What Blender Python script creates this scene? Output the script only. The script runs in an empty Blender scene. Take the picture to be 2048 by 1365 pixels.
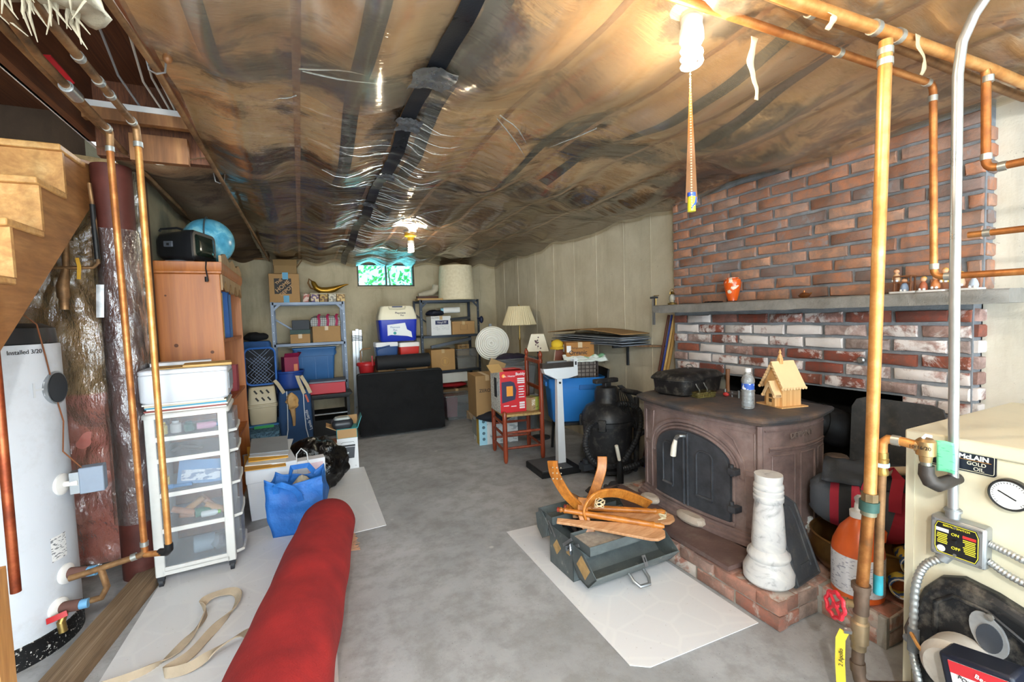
import bpy, bmesh, math, random
from mathutils import Vector, Matrix, noise
random.seed(7)
PI = math.pi
S = bpy.context.scene
COL = S.collection

# ------------------------------------------------------------------ camera
F, EYE = 900.0, 1.30
_y, _p, _r = math.radians(25.1), math.radians(3.14), math.radians(-1.87)
_f = Vector((math.sin(_y)*math.cos(_p), math.cos(_y)*math.cos(_p), -math.sin(_p)))
_rt = Vector((math.cos(_y), -math.sin(_y), 0))
_up = _rt.cross(_f)
_rt, _up = math.cos(_r)*_rt + math.sin(_r)*_up, -math.sin(_r)*_rt + math.cos(_r)*_up
cam = bpy.data.objects.new('camera', bpy.data.cameras.new('camera'))
COL.objects.link(cam)
cam.data.sensor_width = 36.0
cam.data.lens = F/2048*36.0
cam.data.clip_start = 0.02
cam.matrix_world = Matrix(((_rt.x, _up.x, -_f.x, 0), (_rt.y, _up.y, -_f.y, 0), (_rt.z, _up.z, -_f.z, EYE), (0, 0, 0, 1)))
S.camera = cam

# ------------------------------------------------------------------ world: bright overcast daylight
W = bpy.data.worlds.new('daylight'); S.world = W
W.use_nodes = True
W.node_tree.nodes['Background'].inputs[0].default_value = (0.80, 0.93, 1.0, 1)
W.node_tree.nodes['Background'].inputs[1].default_value = 5.0
S.view_settings.view_transform = 'Standard'
S.view_settings.look = 'None'
S.view_settings.gamma = 1
S.view_settings.use_curve_mapping = False
S.view_settings.exposure = 1.22
if hasattr(S, 'cycles'):      # plain light-bounce limits, to keep the render quick
    S.cycles.max_bounces = 7; S.cycles.diffuse_bounces = 3; S.cycles.glossy_bounces = 2; S.cycles.transparent_max_bounces = 10

def at(px, py, X=None, Y=None, Z=None):
    "world point seen at photograph pixel (px, py) on the plane X=, Y= or Z="
    d = _f + _rt*((px-1024)/F) - _up*((py-682.5)/F)
    t = X/d.x if X is not None else Y/d.y if Y is not None else (Z-EYE)/d.z
    return Vector((0, 0, EYE)) + d*t

# ------------------------------------------------------------------ mesh builder
class MB:
    def __init__(s): s.v = []; s.f = []
    def add(s, vs, fs):
        o = len(s.v); s.v += [Vector(v) for v in vs]; s.f += [tuple(i+o for i in f) for f in fs]; return s
    def box(s, x0, x1, y0, y1, z0, z1):
        return s.add([(x0,y0,z0),(x1,y0,z0),(x1,y1,z0),(x0,y1,z0),(x0,y0,z1),(x1,y0,z1),(x1,y1,z1),(x0,y1,z1)],
                     [(0,3,2,1),(4,5,6,7),(0,1,5,4),(1,2,6,5),(2,3,7,6),(3,0,4,7)])
    def cb(s, c, d):
        return s.box(c[0]-d[0]/2, c[0]+d[0]/2, c[1]-d[1]/2, c[1]+d[1]/2, c[2]-d[2]/2, c[2]+d[2]/2)
    def frus(s, z0, z1, a0, b0, a1, b1, c=(0, 0)):
        "tapered box: half sizes a,b at the bottom and top"
        return s.add([(c[0]-a0,c[1]-b0,z0),(c[0]+a0,c[1]-b0,z0),(c[0]+a0,c[1]+b0,z0),(c[0]-a0,c[1]+b0,z0),
                      (c[0]-a1,c[1]-b1,z1),(c[0]+a1,c[1]-b1,z1),(c[0]+a1,c[1]+b1,z1),(c[0]-a1,c[1]+b1,z1)],
                     [(0,3,2,1),(4,5,6,7),(0,1,5,4),(1,2,6,5),(2,3,7,6),(3,0,4,7)])
    def loft(s, rings, closed=True, caps=True):
        n = len(rings[0]); vs = [v for r in rings for v in r]; fs = []
        for i in range(len(rings)-1):
            for j in range(n if closed else n-1):
                k = (j+1) % n
                fs.append((i*n+j, i*n+k, (i+1)*n+k, (i+1)*n+j))
        if caps and closed:
            fs.append(tuple(range(n-1, -1, -1))); fs.append(tuple((len(rings)-1)*n+j for j in range(n)))
        return s.add(vs, fs)
    def tube(s, pts, r, n=10, caps=True):
        pts = [Vector(p) for p in pts]; m = len(pts)
        rs = r if isinstance(r, (list, tuple)) else [r]*m
        T = [(pts[min(i+1, m-1)]-pts[max(i-1, 0)]).normalized() for i in range(m)]
        a = T[0].orthogonal().normalized(); rings = []
        for i in range(m):
            a = (a - T[i]*a.dot(T[i])).normalized(); b = T[i].cross(a)
            rings.append([pts[i]+a*(rs[i]*math.cos(2*PI*j/n))+b*(rs[i]*math.sin(2*PI*j/n)) for j in range(n)])
        return s.loft(rings, True, caps)
    def cyl(s, p0, p1, r0, r1=None, n=16, caps=True):
        return s.tube([p0, p1], [r0, r0 if r1 is None else r1], n, caps)
    def lathe(s, prof, n=24, c=(0, 0, 0), caps=True):
        return s.loft([[(c[0]+r*math.cos(2*PI*j/n), c[1]+r*math.sin(2*PI*j/n), c[2]+z) for j in range(n)] for r, z in prof], True, caps)
    def prism(s, pts, a0, a1, ax='z'):
        f = {'z': lambda p, a: (p[0], p[1], a), 'x': lambda p, a: (a, p[0], p[1]), 'y': lambda p, a: (p[0], a, p[1])}[ax]
        return s.loft([[f(p, a0) for p in pts], [f(p, a1) for p in pts]])
    def sph(s, c, r, nu=16, nv=10):
        rx, ry, rz = r if isinstance(r, (list, tuple)) else (r, r, r)
        return s.loft([[(c[0]+rx*math.sin(PI*max(.002, min(.998, i/nv)))*math.cos(2*PI*j/nu), c[1]+ry*math.sin(PI*max(.002, min(.998, i/nv)))*math.sin(2*PI*j/nu),
                         c[2]-rz*math.cos(PI*i/nv)) for j in range(nu)] for i in range(nv+1)])
    def grid(s, fn, nu, nv):
        return s.add([fn(i/nu, j/nv) for i in range(nu+1) for j in range(nv+1)],
                     [(i*(nv+1)+j, (i+1)*(nv+1)+j, (i+1)*(nv+1)+j+1, i*(nv+1)+j+1) for i in range(nu) for j in range(nv)])
    def strip(s, pts, up, w, t=0.0015):
        "flat band of width w along pts; up = vector(s) across the width"
        pts = [Vector(p) for p in pts]; m = len(pts); rings = []
        for i in range(m):
            tg = (pts[min(i+1, m-1)]-pts[max(i-1, 0)]).normalized()
            u = Vector(up[i] if isinstance(up, list) else up); u = (u-tg*u.dot(tg)).normalized(); nn = tg.cross(u)
            ww = w[i] if isinstance(w, list) else w
            rings.append([pts[i]+u*ww/2+nn*t, pts[i]-u*ww/2+nn*t, pts[i]-u*ww/2-nn*t, pts[i]+u*ww/2-nn*t])
        return s.loft(rings)
    def xf(s, m, start=0):
        for i in range(start, len(s.v)): s.v[i] = m @ s.v[i]
        return s
    def rot(s, ang, ax='Z', c=(0, 0, 0), start=0):
        c = Vector(c); return s.xf(Matrix.Translation(c) @ Matrix.Rotation(ang, 4, ax) @ Matrix.Translation(-c), start)
    def mv(s, d, start=0): return s.xf(Matrix.Translation(Vector(d)), start)
    def rough(s, amp, sc=6.0, seed=0.0):
        for i, v in enumerate(s.v):
            s.v[i] = v + noise.noise_vector(v*sc + Vector((seed, seed*1.7, -seed)))*amp
        return s

def tagit(o, label=None, cat=None, group=None, kind=None):
    if label: o['label'] = label
    if cat: o['category'] = cat
    if group: o['group'] = group
    if kind: o['kind'] = kind
    return o

def obj(name, mb, mat, parent=None, label=None, cat=None, group=None, kind=None, bev=0, loc=None, rot=None, smooth=38, solid=0, sub=0, seg=2):
    me = bpy.data.meshes.new(name)
    me.from_pydata([tuple(v) for v in mb.v], [], mb.f)
    b = bmesh.new(); b.from_mesh(me); bmesh.ops.recalc_face_normals(b, faces=b.faces); b.to_mesh(me); b.free()
    if smooth:
        me.polygons.foreach_set('use_smooth', [True]*len(me.polygons))
        me.set_sharp_from_angle(angle=math.radians(smooth))
    me.materials.append(mat)
    o = bpy.data.objects.new(name, me); COL.objects.link(o)
    if parent: o.parent = parent
    if loc: o.location = loc
    if rot: o.rotation_euler = rot
    if solid:
        m = o.modifiers.new('thick', 'SOLIDIFY'); m.thickness = solid; m.offset = 0
    if bev:
        m = o.modifiers.new('bevel', 'BEVEL'); m.width = bev; m.segments = seg; m.limit_method = 'ANGLE'; m.angle_limit = math.radians(40)
    if sub:
        m = o.modifiers.new('sub', 'SUBSURF'); m.levels = sub; m.render_levels = sub
    return tagit(o, label, cat, group, kind)

def thing(name, label, cat, loc=(0, 0, 0), rz=0.0, group=None, rot=None):
    o = bpy.data.objects.new(name, None); COL.objects.link(o); o.empty_display_size = .05
    o.location = loc; o.rotation_euler = rot if rot else (0, 0, rz)
    return tagit(o, label, cat, group)

def copy_tree(o, parent=None):
    c = o.copy(); COL.objects.link(c); c.parent = parent
    for ch in list(o.children): copy_tree(ch, c)
    return c

def text(body, size, mat, parent=None, loc=(0, 0, 0), rot=(PI/2, 0, 0), name='lettering', ext=.0006, align='CENTER', sx=1.0, bold=0.0):
    "flat lettering turned into a mesh part; the default rotation makes it face -Y"
    cu = bpy.data.curves.new(name, 'FONT'); cu.body = body; cu.size = size; cu.extrude = ext; cu.align_x = align; cu.align_y = 'CENTER'; cu.offset = bold
    t = bpy.data.objects.new(name+'_curve', cu); me = bpy.data.meshes.new_from_object(t)
    bpy.data.objects.remove(t); bpy.data.curves.remove(cu)
    me.name = name; me.materials.clear(); me.materials.append(mat)
    for v in me.vertices: v.co.x *= sx
    o = bpy.data.objects.new(name, me); COL.objects.link(o); o.parent = parent; o.location = loc; o.rotation_euler = rot
    return o

# ------------------------------------------------------------------ materials
def hx(h):
    h = h.lstrip('#'); c = [int(h[i:i+2], 16)/255 for i in (0, 2, 4)]
    return tuple(x/12.92 if x <= .04045 else ((x+.055)/1.055)**2.4 for x in c) + (1,)
_M = {}
class NT:
    def __init__(s, name):
        s.m = bpy.data.materials.new(name); s.m.use_nodes = True; s.t = s.m.node_tree; s.n = s.t.nodes
        s.b = s.n['Principled BSDF']; s.out = s.n['Material Output']
    def new(s, typ, **kw):
        n = s.n.new(typ)
        for k, v in kw.items():
            if hasattr(n, k) and k not in n.inputs: setattr(n, k, v)
            else: n.inputs[k].default_value = v
        return n
    def l(s, a, b): s.t.links.new(a, b)
    def co(s, scale=(1, 1, 1), kind='Object', rot=(0, 0, 0)):
        t = s.n.new('ShaderNodeTexCoord'); m = s.n.new('ShaderNodeMapping'); m.inputs['Scale'].default_value = scale; m.inputs['Rotation'].default_value = rot
        s.l(t.outputs[kind], m.inputs[0]); return m.outputs[0]
    def noise(s, vec, scale, detail=4, rough=.55, dist=0):
        n = s.new('ShaderNodeTexNoise'); n.inputs['Scale'].default_value = scale; n.inputs['Detail'].default_value = detail; n.inputs['Roughness'].default_value = rough; n.inputs['Distortion'].default_value = dist
        s.l(vec, n.inputs['Vector']); return n.outputs['Fac']
    def ramp(s, fac, stops, interp='LINEAR'):
        r = s.n.new('ShaderNodeValToRGB'); r.color_ramp.interpolation = interp; e = r.color_ramp.elements
        while len(e) < len(stops): e.new(.5)
        for i, (p, c) in enumerate(stops):
            e[i].position = p; e[i].color = hx(c) if isinstance(c, str) else (c, c, c, 1) if isinstance(c, (int, float)) else c
        s.l(fac, r.inputs[0]); return r.outputs[0]
    def mix(s, fac, a, b, mode='MIX'):
        n = s.n.new('ShaderNodeMix'); n.data_type = 'RGBA'; n.blend_type = mode
        for sock, v in ((n.inputs[0], fac), (n.inputs[6], a), (n.inputs[7], b)):
            if isinstance(v, bpy.types.NodeSocket): s.l(v, sock)
            elif isinstance(v, str): sock.default_value = hx(v)
            else: sock.default_value = v
        return n.outputs[2]
    def math(s, op, a, b=None):
        n = s.n.new('ShaderNodeMath'); n.operation = op
        for sock, v in ((n.inputs[0], a), (n.inputs[1], b)):
            if v is None: continue
            if isinstance(v, bpy.types.NodeSocket): s.l(v, sock)
            else: sock.default_value = v
        return n.outputs[0]
    def bump(s, h, strength=.3, dist=.01, base=None):
        n = s.n.new('ShaderNodeBump'); n.inputs['Strength'].default_value = strength; n.inputs['Distance'].default_value = dist
        s.l(h, n.inputs['Height'])
        if base is not None: s.l(base, n.inputs['Normal'])
        return n.outputs[0]
    def set(s, col=None, rough=None, metal=None, normal=None, **kw):
        for k, v in dict({'Base Color': col, 'Roughness': rough, 'Metallic': metal, 'Normal': normal}, **kw).items():
            if v is None: continue
            if isinstance(v, bpy.types.NodeSocket): s.l(v, s.b.inputs[k])
            elif isinstance(v, str): s.b.inputs[k].default_value = hx(v)
            else: s.b.inputs[k].default_value = v
        return s.m

def P(col, rough=.55, metal=0.0, var=.18, sc=7.0, bump=.12, dirt=0.0, spec=.4):
    "plain painted / plastic / cloth material with mottled wear"
    key = (col, rough, metal, var, sc, bump, dirt, spec)
    if key in _M: return _M[key]
    t = NT('surface_'+col.strip('#')); v = t.co()
    n = t.noise(v, sc, 6, .6)
    c = hx(col); dk = tuple(x*(1-var) for x in c[:3])+(1,); lt = tuple(min(1, x*(1+var*.7)) for x in c[:3])+(1,)
    cc = t.ramp(n, [(.3, dk), (.7, lt)])
    if dirt:
        d = t.ramp(t.noise(v, sc*2.3, 8, .7), [(.5, 0.0), (.72, dirt)])
        cc = t.mix(d, cc, '#8d857a')
    fine = t.noise(v, sc*18, 3)
    _M[key] = t.set(cc, t.ramp(n, [(.2, max(0, rough-.08)), (.8, min(1, rough+.1))]), metal, t.bump(fine, bump, .002), **{'Specular IOR Level': spec})
    return _M[key]

def flat(col, rough=.6, emit=0):
    key = ('flat', col, rough, emit)
    if key not in _M:
        t = NT('print_'+col.strip('#')); _M[key] = t.set(col, rough)
        if emit: t.set(**{'Emission Color': col, 'Emission Strength': emit})
    return _M[key]

def WOODM(name, cols, scale=(1, 1, 1), rough=.5, ring=14, bump=.15, rot=(0, 0, 0)):
    "wood grain along local Z unless the scale is changed"
    if name in _M: return _M[name]
    t = NT(name); v = t.co((scale[0]*ring, scale[1]*ring, scale[2]*ring*.09), rot=rot)
    n = t.noise(v, 1.0, 7, .62, .6); w = t.noise(v, 5.0, 3, .6)
    c = t.ramp(n, [(.28, cols[0]), (.5, cols[1]), (.72, cols[2])])
    c = t.mix(t.ramp(w, [(.35, .35), (.6, 0.0)]), c, cols[0])
    _M[name] = t.set(c, rough, 0, t.bump(w, bump, .002)); return _M[name]

def PRINT(name, base, ink, scale=30, thr=.55, aspect=(1, 1, 4), rough=.55):
    "small-print look: rows of ink flecks on a base colour"
    if name in _M: return _M[name]
    t = NT(name); n = t.noise(t.co(aspect), scale, 2, .5)
    _M[name] = t.set(t.mix(t.ramp(n, [(thr, 0.0), (thr+.04, 1.0)]), base, ink), rough); return _M[name]

def GLASSY(name, tint, alpha_fac=.25, rough=.15, bump=0.0, bsc=(20, 20, 20), fres=1.2, cap=1.0, haze='#f4f6f8'):
    "thin clear or frosted plastic: see-through film with a little haze and a sheen"
    if name in _M: return _M[name]
    t = NT(name)
    tr = t.new('ShaderNodeBsdfTransparent'); tr.inputs[0].default_value = hx(tint)
    df = t.new('ShaderNodeBsdfDiffuse'); df.inputs[0].default_value = hx(haze)
    gl = t.new('ShaderNodeBsdfGlossy'); gl.inputs['Roughness'].default_value = rough
    m1 = t.new('ShaderNodeMixShader'); m1.inputs[0].default_value = alpha_fac
    m2 = t.new('ShaderNodeMixShader'); fr = t.new('ShaderNodeFresnel'); fr.inputs[0].default_value = 1.45
    if bump:
        nb = t.bump(t.noise(t.co(bsc), 1.0, 5, .6), bump, .02); t.l(nb, gl.inputs['Normal']); t.l(nb, fr.inputs['Normal'])
    fac = t.math('MINIMUM', t.math('MULTIPLY', fr.outputs[0], fres), cap)
    t.l(tr.outputs[0], m1.inputs[1]); t.l(df.outputs[0], m1.inputs[2])
    t.l(fac, m2.inputs[0]); t.l(m1.outputs[0], m2.inputs[1]); t.l(gl.outputs[0], m2.inputs[2]); t.l(m2.outputs[0], t.out.inputs[0])
    _M[name] = t.m; return t.m

def COPPER(name, a='#8a4b22', b='#c98443', c='#5c3a22', rough=.35):
    if name in _M: return _M[name]
    t = NT(name); v = t.co((1, 1, 1)); n = t.noise(v, 9, 6, .65)
    col = t.ramp(n, [(.3, c), (.48, a), (.7, b)])
    _M[name] = t.set(col, t.ramp(n, [(.3, .6), (.7, rough)]), .62, t.bump(t.noise(v, 60, 3), .1, .002)); return _M[name]

def CARD(col='#b08a5c'): return P(col, .8, 0, .1, 4, .15)
WHITE = P('#dcddde', .45, 0, .04, 3, .03); BLACK = P('#17181a', .5, 0, .3, 6, .15); STEEL = P('#9a9da0', .35, .9, .15, 9, .08)
GALV = P('#b4b8bc', .38, .85, .2, 14, .08); DKGREY = P('#3b3f45', .5, .2, .25, 8, .1); BRASS = P('#a58b52', .35, .9, .25, 9, .08)
SOLDER = P('#b9bcb8', .4, .8, .2, 20, .15)
COP = COPPER('copper_pipe', '#b0703c', '#d39a5e', '#8a5632', .38); COPB = COPPER('copper_bright', '#cf9150', '#e6b878', '#ab7440', .33); COPD = COPPER('copper_aged', '#8d6a48', '#b08a60', '#5f4a36', .5)
PINE = WOODM('pine', ('#8a5a30', '#c08a4e', '#d9a768')); LUMBER = WOODM('lumber', ('#5f3d22', '#8b5c36', '#a87748'))
# ================================================================== ROOM SHELL
XR, XL, YB, ZC = 2.70, -0.77, 6.30, 2.165
t = NT('concrete_floor'); v = t.co()
n1 = t.noise(v, 1.1, 6, .6, .4); n2 = t.noise(v, 9, 8, .7); n3 = t.noise(v, 60, 3)
c = t.ramp(n1, [(.28, '#8c8d8f'), (.5, '#a8aaad'), (.72, '#bcbdc0')])
c = t.mix(t.ramp(n2, [(.38, .45), (.56, 0.0)]), c, '#74736f')
vo = t.new('ShaderNodeTexVoronoi'); vo.inputs['Scale'].default_value = 5.5; t.l(v, vo.inputs['Vector'])
spl = t.ramp(vo.outputs['Distance'], [(.05, 1.0), (.1, 0.0)])
c = t.mix(t.math('MULTIPLY', spl, t.ramp(t.noise(v, 3.1, 2), [(.5, 0.0), (.62, .7)])), c, '#c4c4c2')
c = t.mix(t.ramp(t.noise(v, 140, 2), [(.68, 0.0), (.74, .7)]), c, '#4a4742')
FLOOR = t.set(c, t.ramp(n2, [(.3, .55), (.7, .85)]), 0, t.bump(n3, .25, .003))
obj('floor', MB().box(-1.9, 3.0, -2.6, YB+.2, -.12, 0), FLOOR, kind='structure', smooth=0)

def wallmat(name, a, b, stain, sc=1.0, spots=.0):
    t = NT(name); v = t.co()
    n = t.noise(v, 2.2*sc, 7, .65, .3); st = t.noise(t.co((3, 3, .5)), 2.0, 6, .7)
    c = t.ramp(n, [(.3, a), (.7, b)])
    c = t.mix(t.ramp(st, [(.5, 0.0), (.75, .6)]), c, stain)
    if spots:
        c = t.mix(t.ramp(t.noise(v, 26, 5, .75), [(.64, 0.0), (.7, spots)]), c, '#57504a')
    return t.set(c, .85, 0, t.bump(t.noise(v, 70, 4, .6), .35, .004))
WBACK = wallmat('painted_concrete_tan', '#a89b80', '#c4b89c', '#8f8468')
WRIGHT = wallmat('painted_concrete_white', '#c3bdae', '#dcd8cd', '#a99f8c', 1.0, .6)
WRIGHT2 = wallmat('painted_concrete_cream', '#b8ae96', '#d2cab5', '#9b917a', 1.0, .25)

# back wall with the window opening
wx0, wx1, wz0, wz1 = .715, 1.475, 1.762, 2.072
b = MB()
for a in ((XL-.2, wx0, 0, ZC+.25), (wx1, XR+.2, 0, ZC+.25), (wx0, wx1, 0, wz0), (wx0, wx1, wz1, ZC+.25)): b.box(a[0], a[1], YB, YB+.2, a[2], a[3])
wall_back = obj('wall_back', b, WBACK, kind='structure', smooth=0)
for x in (-.45, -.12, .28, .62, 1.75, 2.12, 2.45): obj('form_seam', MB().box(x, x+.006, YB-.004, YB+.01, 0, ZC), WBACK, wall_back)
# right wall: far part and the part by the boiler
wall_right = obj('wall_right', MB().box(XR, XR+.2, 2.36, YB, 0, ZC+.25).box(XR, XR+.2, -2.6, 1.16, 0, ZC+.25).box(XR, XR+.2, 1.16, 2.36, .86, ZC+.25), WRIGHT2, kind='structure', smooth=0)
for y in (2.95, 3.3, 3.72, 4.12, 4.55, 5.0, 5.5, 5.95): obj('form_seam', MB().box(XR-.005, XR+.01, y, y+.007, 0, ZC), WRIGHT2, wall_right)
obj('wall_right_near', MB().box(XR-.02, XR, -2.6, .90, 0, ZC+.2), WRIGHT, kind='structure', smooth=0)
WLEFT = wallmat('dark_concrete', '#6f6a58', '#8f8972', '#4f4a3c')
obj('wall_left', MB().box(XL-.2, XL, 3.12, YB, 0, ZC+.25), WLEFT, kind='structure', smooth=0)
obj('wall_stair_back', MB().box(-1.9, -.74, 3.16, 3.2, 0, 2.5), wallmat('dark_boards', '#3a2a1e', '#54402e', '#2a1e14'), kind='structure', smooth=0)
obj('wall_stair', MB().box(-1.9, -1.72, -2.6, 3.16, 0, ZC+.4), WLEFT, kind='structure', smooth=0)

# insulated stud wall behind the water heater, under a plastic sheet
t = NT('insulation_batt'); v = t.co(); n = t.noise(v, 3.0, 6, .6, .5)
sep = t.new('ShaderNodeSeparateXYZ'); t.l(t.co(), sep.inputs[0])
zz = t.math('ADD', sep.outputs['Z'], t.math('MULTIPLY', n, .06))
paper = t.ramp(n, [(.3, '#8a6a44'), (.55, '#b79a6c'), (.75, '#a98a5c')])
paper = t.mix(t.ramp(t.noise(v, 5, 6, .7), [(.55, 0.0), (.72, .85)]), paper, '#4f3f2a')
pink = t.ramp(t.noise(v, 4, 6, .6, .6), [(.3, '#a04a44'), (.5, '#d08a80'), (.72, '#c46a60')])
INSUL = t.set(t.mix(t.ramp(zz, [(.985, 0.0), (1.0, 1.0)]), pink, paper), .9, 0, t.bump(n, .6, .03))
wi = obj('wall_insulated', MB().grid(lambda u, w: (-1.72+.93*u, 3.12-.05*math.sin(PI*u*2)**2-.03*noise.noise(Vector((u*4, w*6, 1))), .06+w*2.14), 24, 44), INSUL, kind='structure', solid=.04, smooth=60)
FILM = GLASSY('polythene_film', '#f3efe6', .05, .10, 1.0, (16, 16, 6), 3.6, .75)
def crumple(x, z):
    p = Vector((x*5, z*5, 3)); d = math.hypot(x+1.08, z-1.62)
    ray = math.sin(math.atan2(z-1.62, x+1.08)*17)*.012*math.exp(-d*2.2)
    return .045*noise.noise(p) + .02*abs(noise.noise(p*2.3)) + ray
obj('plastic_sheet', MB().grid(lambda u, w: (-1.72+1.0*u, 3.02-crumple(-1.72+1.0*u, w*2.1), .05+w*2.1), 60, 120), FILM, wi, label='clear crumpled plastic sheet over the insulation', smooth=60)

# window
t = NT('window_glass'); tr = t.new('ShaderNodeBsdfTransparent'); gl = t.new('ShaderNodeBsdfGlossy'); gl.inputs['Roughness'].default_value = .05
mx = t.new('ShaderNodeMixShader'); mx.inputs[0].default_value = .06; tr.inputs[0].default_value = hx('#9ccfd2')
t.l(tr.outputs[0], mx.inputs[1]); t.l(gl.outputs[0], mx.inputs[2]); t.l(mx.outputs[0], t.out.inputs[0]); PANE = t.m
WFR = P('#3d3a34', .5, .3, .2, 8, .1)
fr = MB(); fw = .022
fr.box(wx0, wx1, YB+.01, YB+.06, wz0, wz0+fw).box(wx0, wx1, YB+.01, YB+.06, wz1-fw, wz1).box(wx0, wx0+fw, YB+.01, YB+.06, wz0+fw, wz1-fw).box(wx1-fw, wx1, YB+.01, YB+.06, wz0+fw, wz1-fw)
win = obj('window_1', fr, WFR, kind='structure', smooth=0)
obj('mullion', MB().box((wx0+wx1)/2-.012, (wx0+wx1)/2+.008, YB, YB+.055, wz0+fw, wz1-fw), WFR, win)
obj('window_sill', MB().box(wx0-.01, wx1+.01, YB-.02, YB+.2, wz0-.02, wz0), WBACK, win)
for a, bb in ((wx0+fw, (wx0+wx1)/2-.012), ((wx0+wx1)/2+.008, wx1-fw)):
    obj('pane', MB().box(a, bb, YB+.03, YB+.034, wz0+fw, wz1-fw), PANE, win)
obj('stay_bar', MB().cyl((.98, YB-.02, 1.995), (1.07, YB+.01, 2.05), .006, n=6), WFR, win)

# garden shrub seen through the window
SHB = P('#6fae4c', .6, 0, .5, 5, .1)
b = MB()
for i in range(900):
    p = Vector((random.uniform(.2, 2.6), random.uniform(7.3, 7.9), random.uniform(1.6, 2.5)))
    if p.x < 1.0 and p.z > 2.1: continue
    n = Vector((random.gauss(0, 1), random.gauss(0, 1), random.gauss(0, 1))).normalized(); a = n.orthogonal().normalized(); c = n.cross(a)
    s = random.uniform(.03, .07)
    b.add([p-a*s, p+c*s*.5, p+a*s, p-c*s*.5], [(0, 1, 2, 3)])
sh = thing('garden_shrub', 'pale green shrub outside the small high window', 'shrub', (1.4, 7.6, 0))
obj('foliage', b.mv((-1.4, -7.6, 0)), SHB, sh, kind='stuff', smooth=0)
obj('stem', MB().tube([(0, 0, 0), (.05, .02, 1.0), (-.05, 0, 2.2)], [.03, .025, .012]), LUMBER, sh)

# ================================================================== CEILING
JX = [-.375+.408*k for k in range(9)]
def zc(x, y):
    k = (x-JX[0])/.408; s = math.sin(PI*k)**2
    cross = .5+.5*math.sin(2*PI*y/1.22+.9*math.sin(x*2.1)+1.0)
    nz = noise.noise(Vector((x*2.2, y*1.5, 0)))
    edge = max(0, 1-(XR-x)/.35)
    sag = .062*s*(1-.75*edge)*(.35+.65*cross)*(1+.6*nz) + .03*cross + .018*noise.noise(Vector((x*5, y*4, 7)))
    edge = max(0, 1-(XR-x)/.35)
    return ZC - sag - .035*edge*(.7+.6*noise.noise(Vector((y*3, 0, 4)))) - .03*max(0, (y-4.2)/2.1)
t = NT('kraft_insulation'); v = t.co()
n = t.noise(v, 2.1, 7, .65, .5)
c = t.ramp(n, [(.25, '#96704a'), (.45, '#c9a277'), (.62, '#dabb92'), (.8, '#bd9063')])
st = t.noise(t.co((1.0, 1.9, 1)), 1.6, 9, .72, .9); stn = t.noise(v, 6, 8, .72, .5)
c = t.mix(t.ramp(st, [(.54, 0.0), (.60, .5), (.68, .95)]), c, '#23150c')
c = t.mix(t.ramp(t.noise(v, 12, 8, .8), [(.58, 0.0), (.7, .75)]), c, '#4a2c17')
c = t.mix(t.ramp(t.noise(v, .9, 3, .5), [(.62, 0.0), (.75, .5)]), c, '#b5746a')
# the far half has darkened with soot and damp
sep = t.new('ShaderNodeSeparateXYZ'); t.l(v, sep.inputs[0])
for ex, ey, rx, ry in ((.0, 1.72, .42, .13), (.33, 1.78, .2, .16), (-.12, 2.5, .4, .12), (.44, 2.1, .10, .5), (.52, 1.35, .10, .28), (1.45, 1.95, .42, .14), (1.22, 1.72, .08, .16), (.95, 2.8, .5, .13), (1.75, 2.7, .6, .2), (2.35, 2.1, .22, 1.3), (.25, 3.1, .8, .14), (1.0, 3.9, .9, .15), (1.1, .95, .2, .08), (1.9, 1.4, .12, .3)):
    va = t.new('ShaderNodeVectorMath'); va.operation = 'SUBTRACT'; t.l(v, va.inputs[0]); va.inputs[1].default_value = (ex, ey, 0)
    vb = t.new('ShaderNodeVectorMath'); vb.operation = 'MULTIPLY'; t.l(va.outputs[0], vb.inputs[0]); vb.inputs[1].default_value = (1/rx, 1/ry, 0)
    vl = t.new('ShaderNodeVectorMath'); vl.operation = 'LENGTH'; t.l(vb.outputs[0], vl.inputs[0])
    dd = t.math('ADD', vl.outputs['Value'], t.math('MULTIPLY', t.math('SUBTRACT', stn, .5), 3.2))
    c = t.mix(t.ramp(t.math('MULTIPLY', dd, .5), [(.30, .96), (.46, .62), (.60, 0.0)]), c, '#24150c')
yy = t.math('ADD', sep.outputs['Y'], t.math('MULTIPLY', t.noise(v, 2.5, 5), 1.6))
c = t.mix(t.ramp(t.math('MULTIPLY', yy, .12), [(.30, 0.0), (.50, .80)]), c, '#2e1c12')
KRAFT = t.set(c, .8, 0, t.bump(t.noise(v, 14, 6, .65), .35, .02))
CX0, CY0 = -.36, -2.6
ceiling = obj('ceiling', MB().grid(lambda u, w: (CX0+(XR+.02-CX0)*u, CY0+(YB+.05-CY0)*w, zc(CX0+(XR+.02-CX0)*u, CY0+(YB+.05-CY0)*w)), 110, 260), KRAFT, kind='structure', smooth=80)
obj('ceiling_left_bay', MB().grid(lambda u, w: (-.80+.45*u, 2.68+(YB+.05-2.68)*w, zc(-.80+.45*u, 2.68+(YB+.05-2.68)*w)), 16, 110), KRAFT, ceiling, smooth=80)
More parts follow.
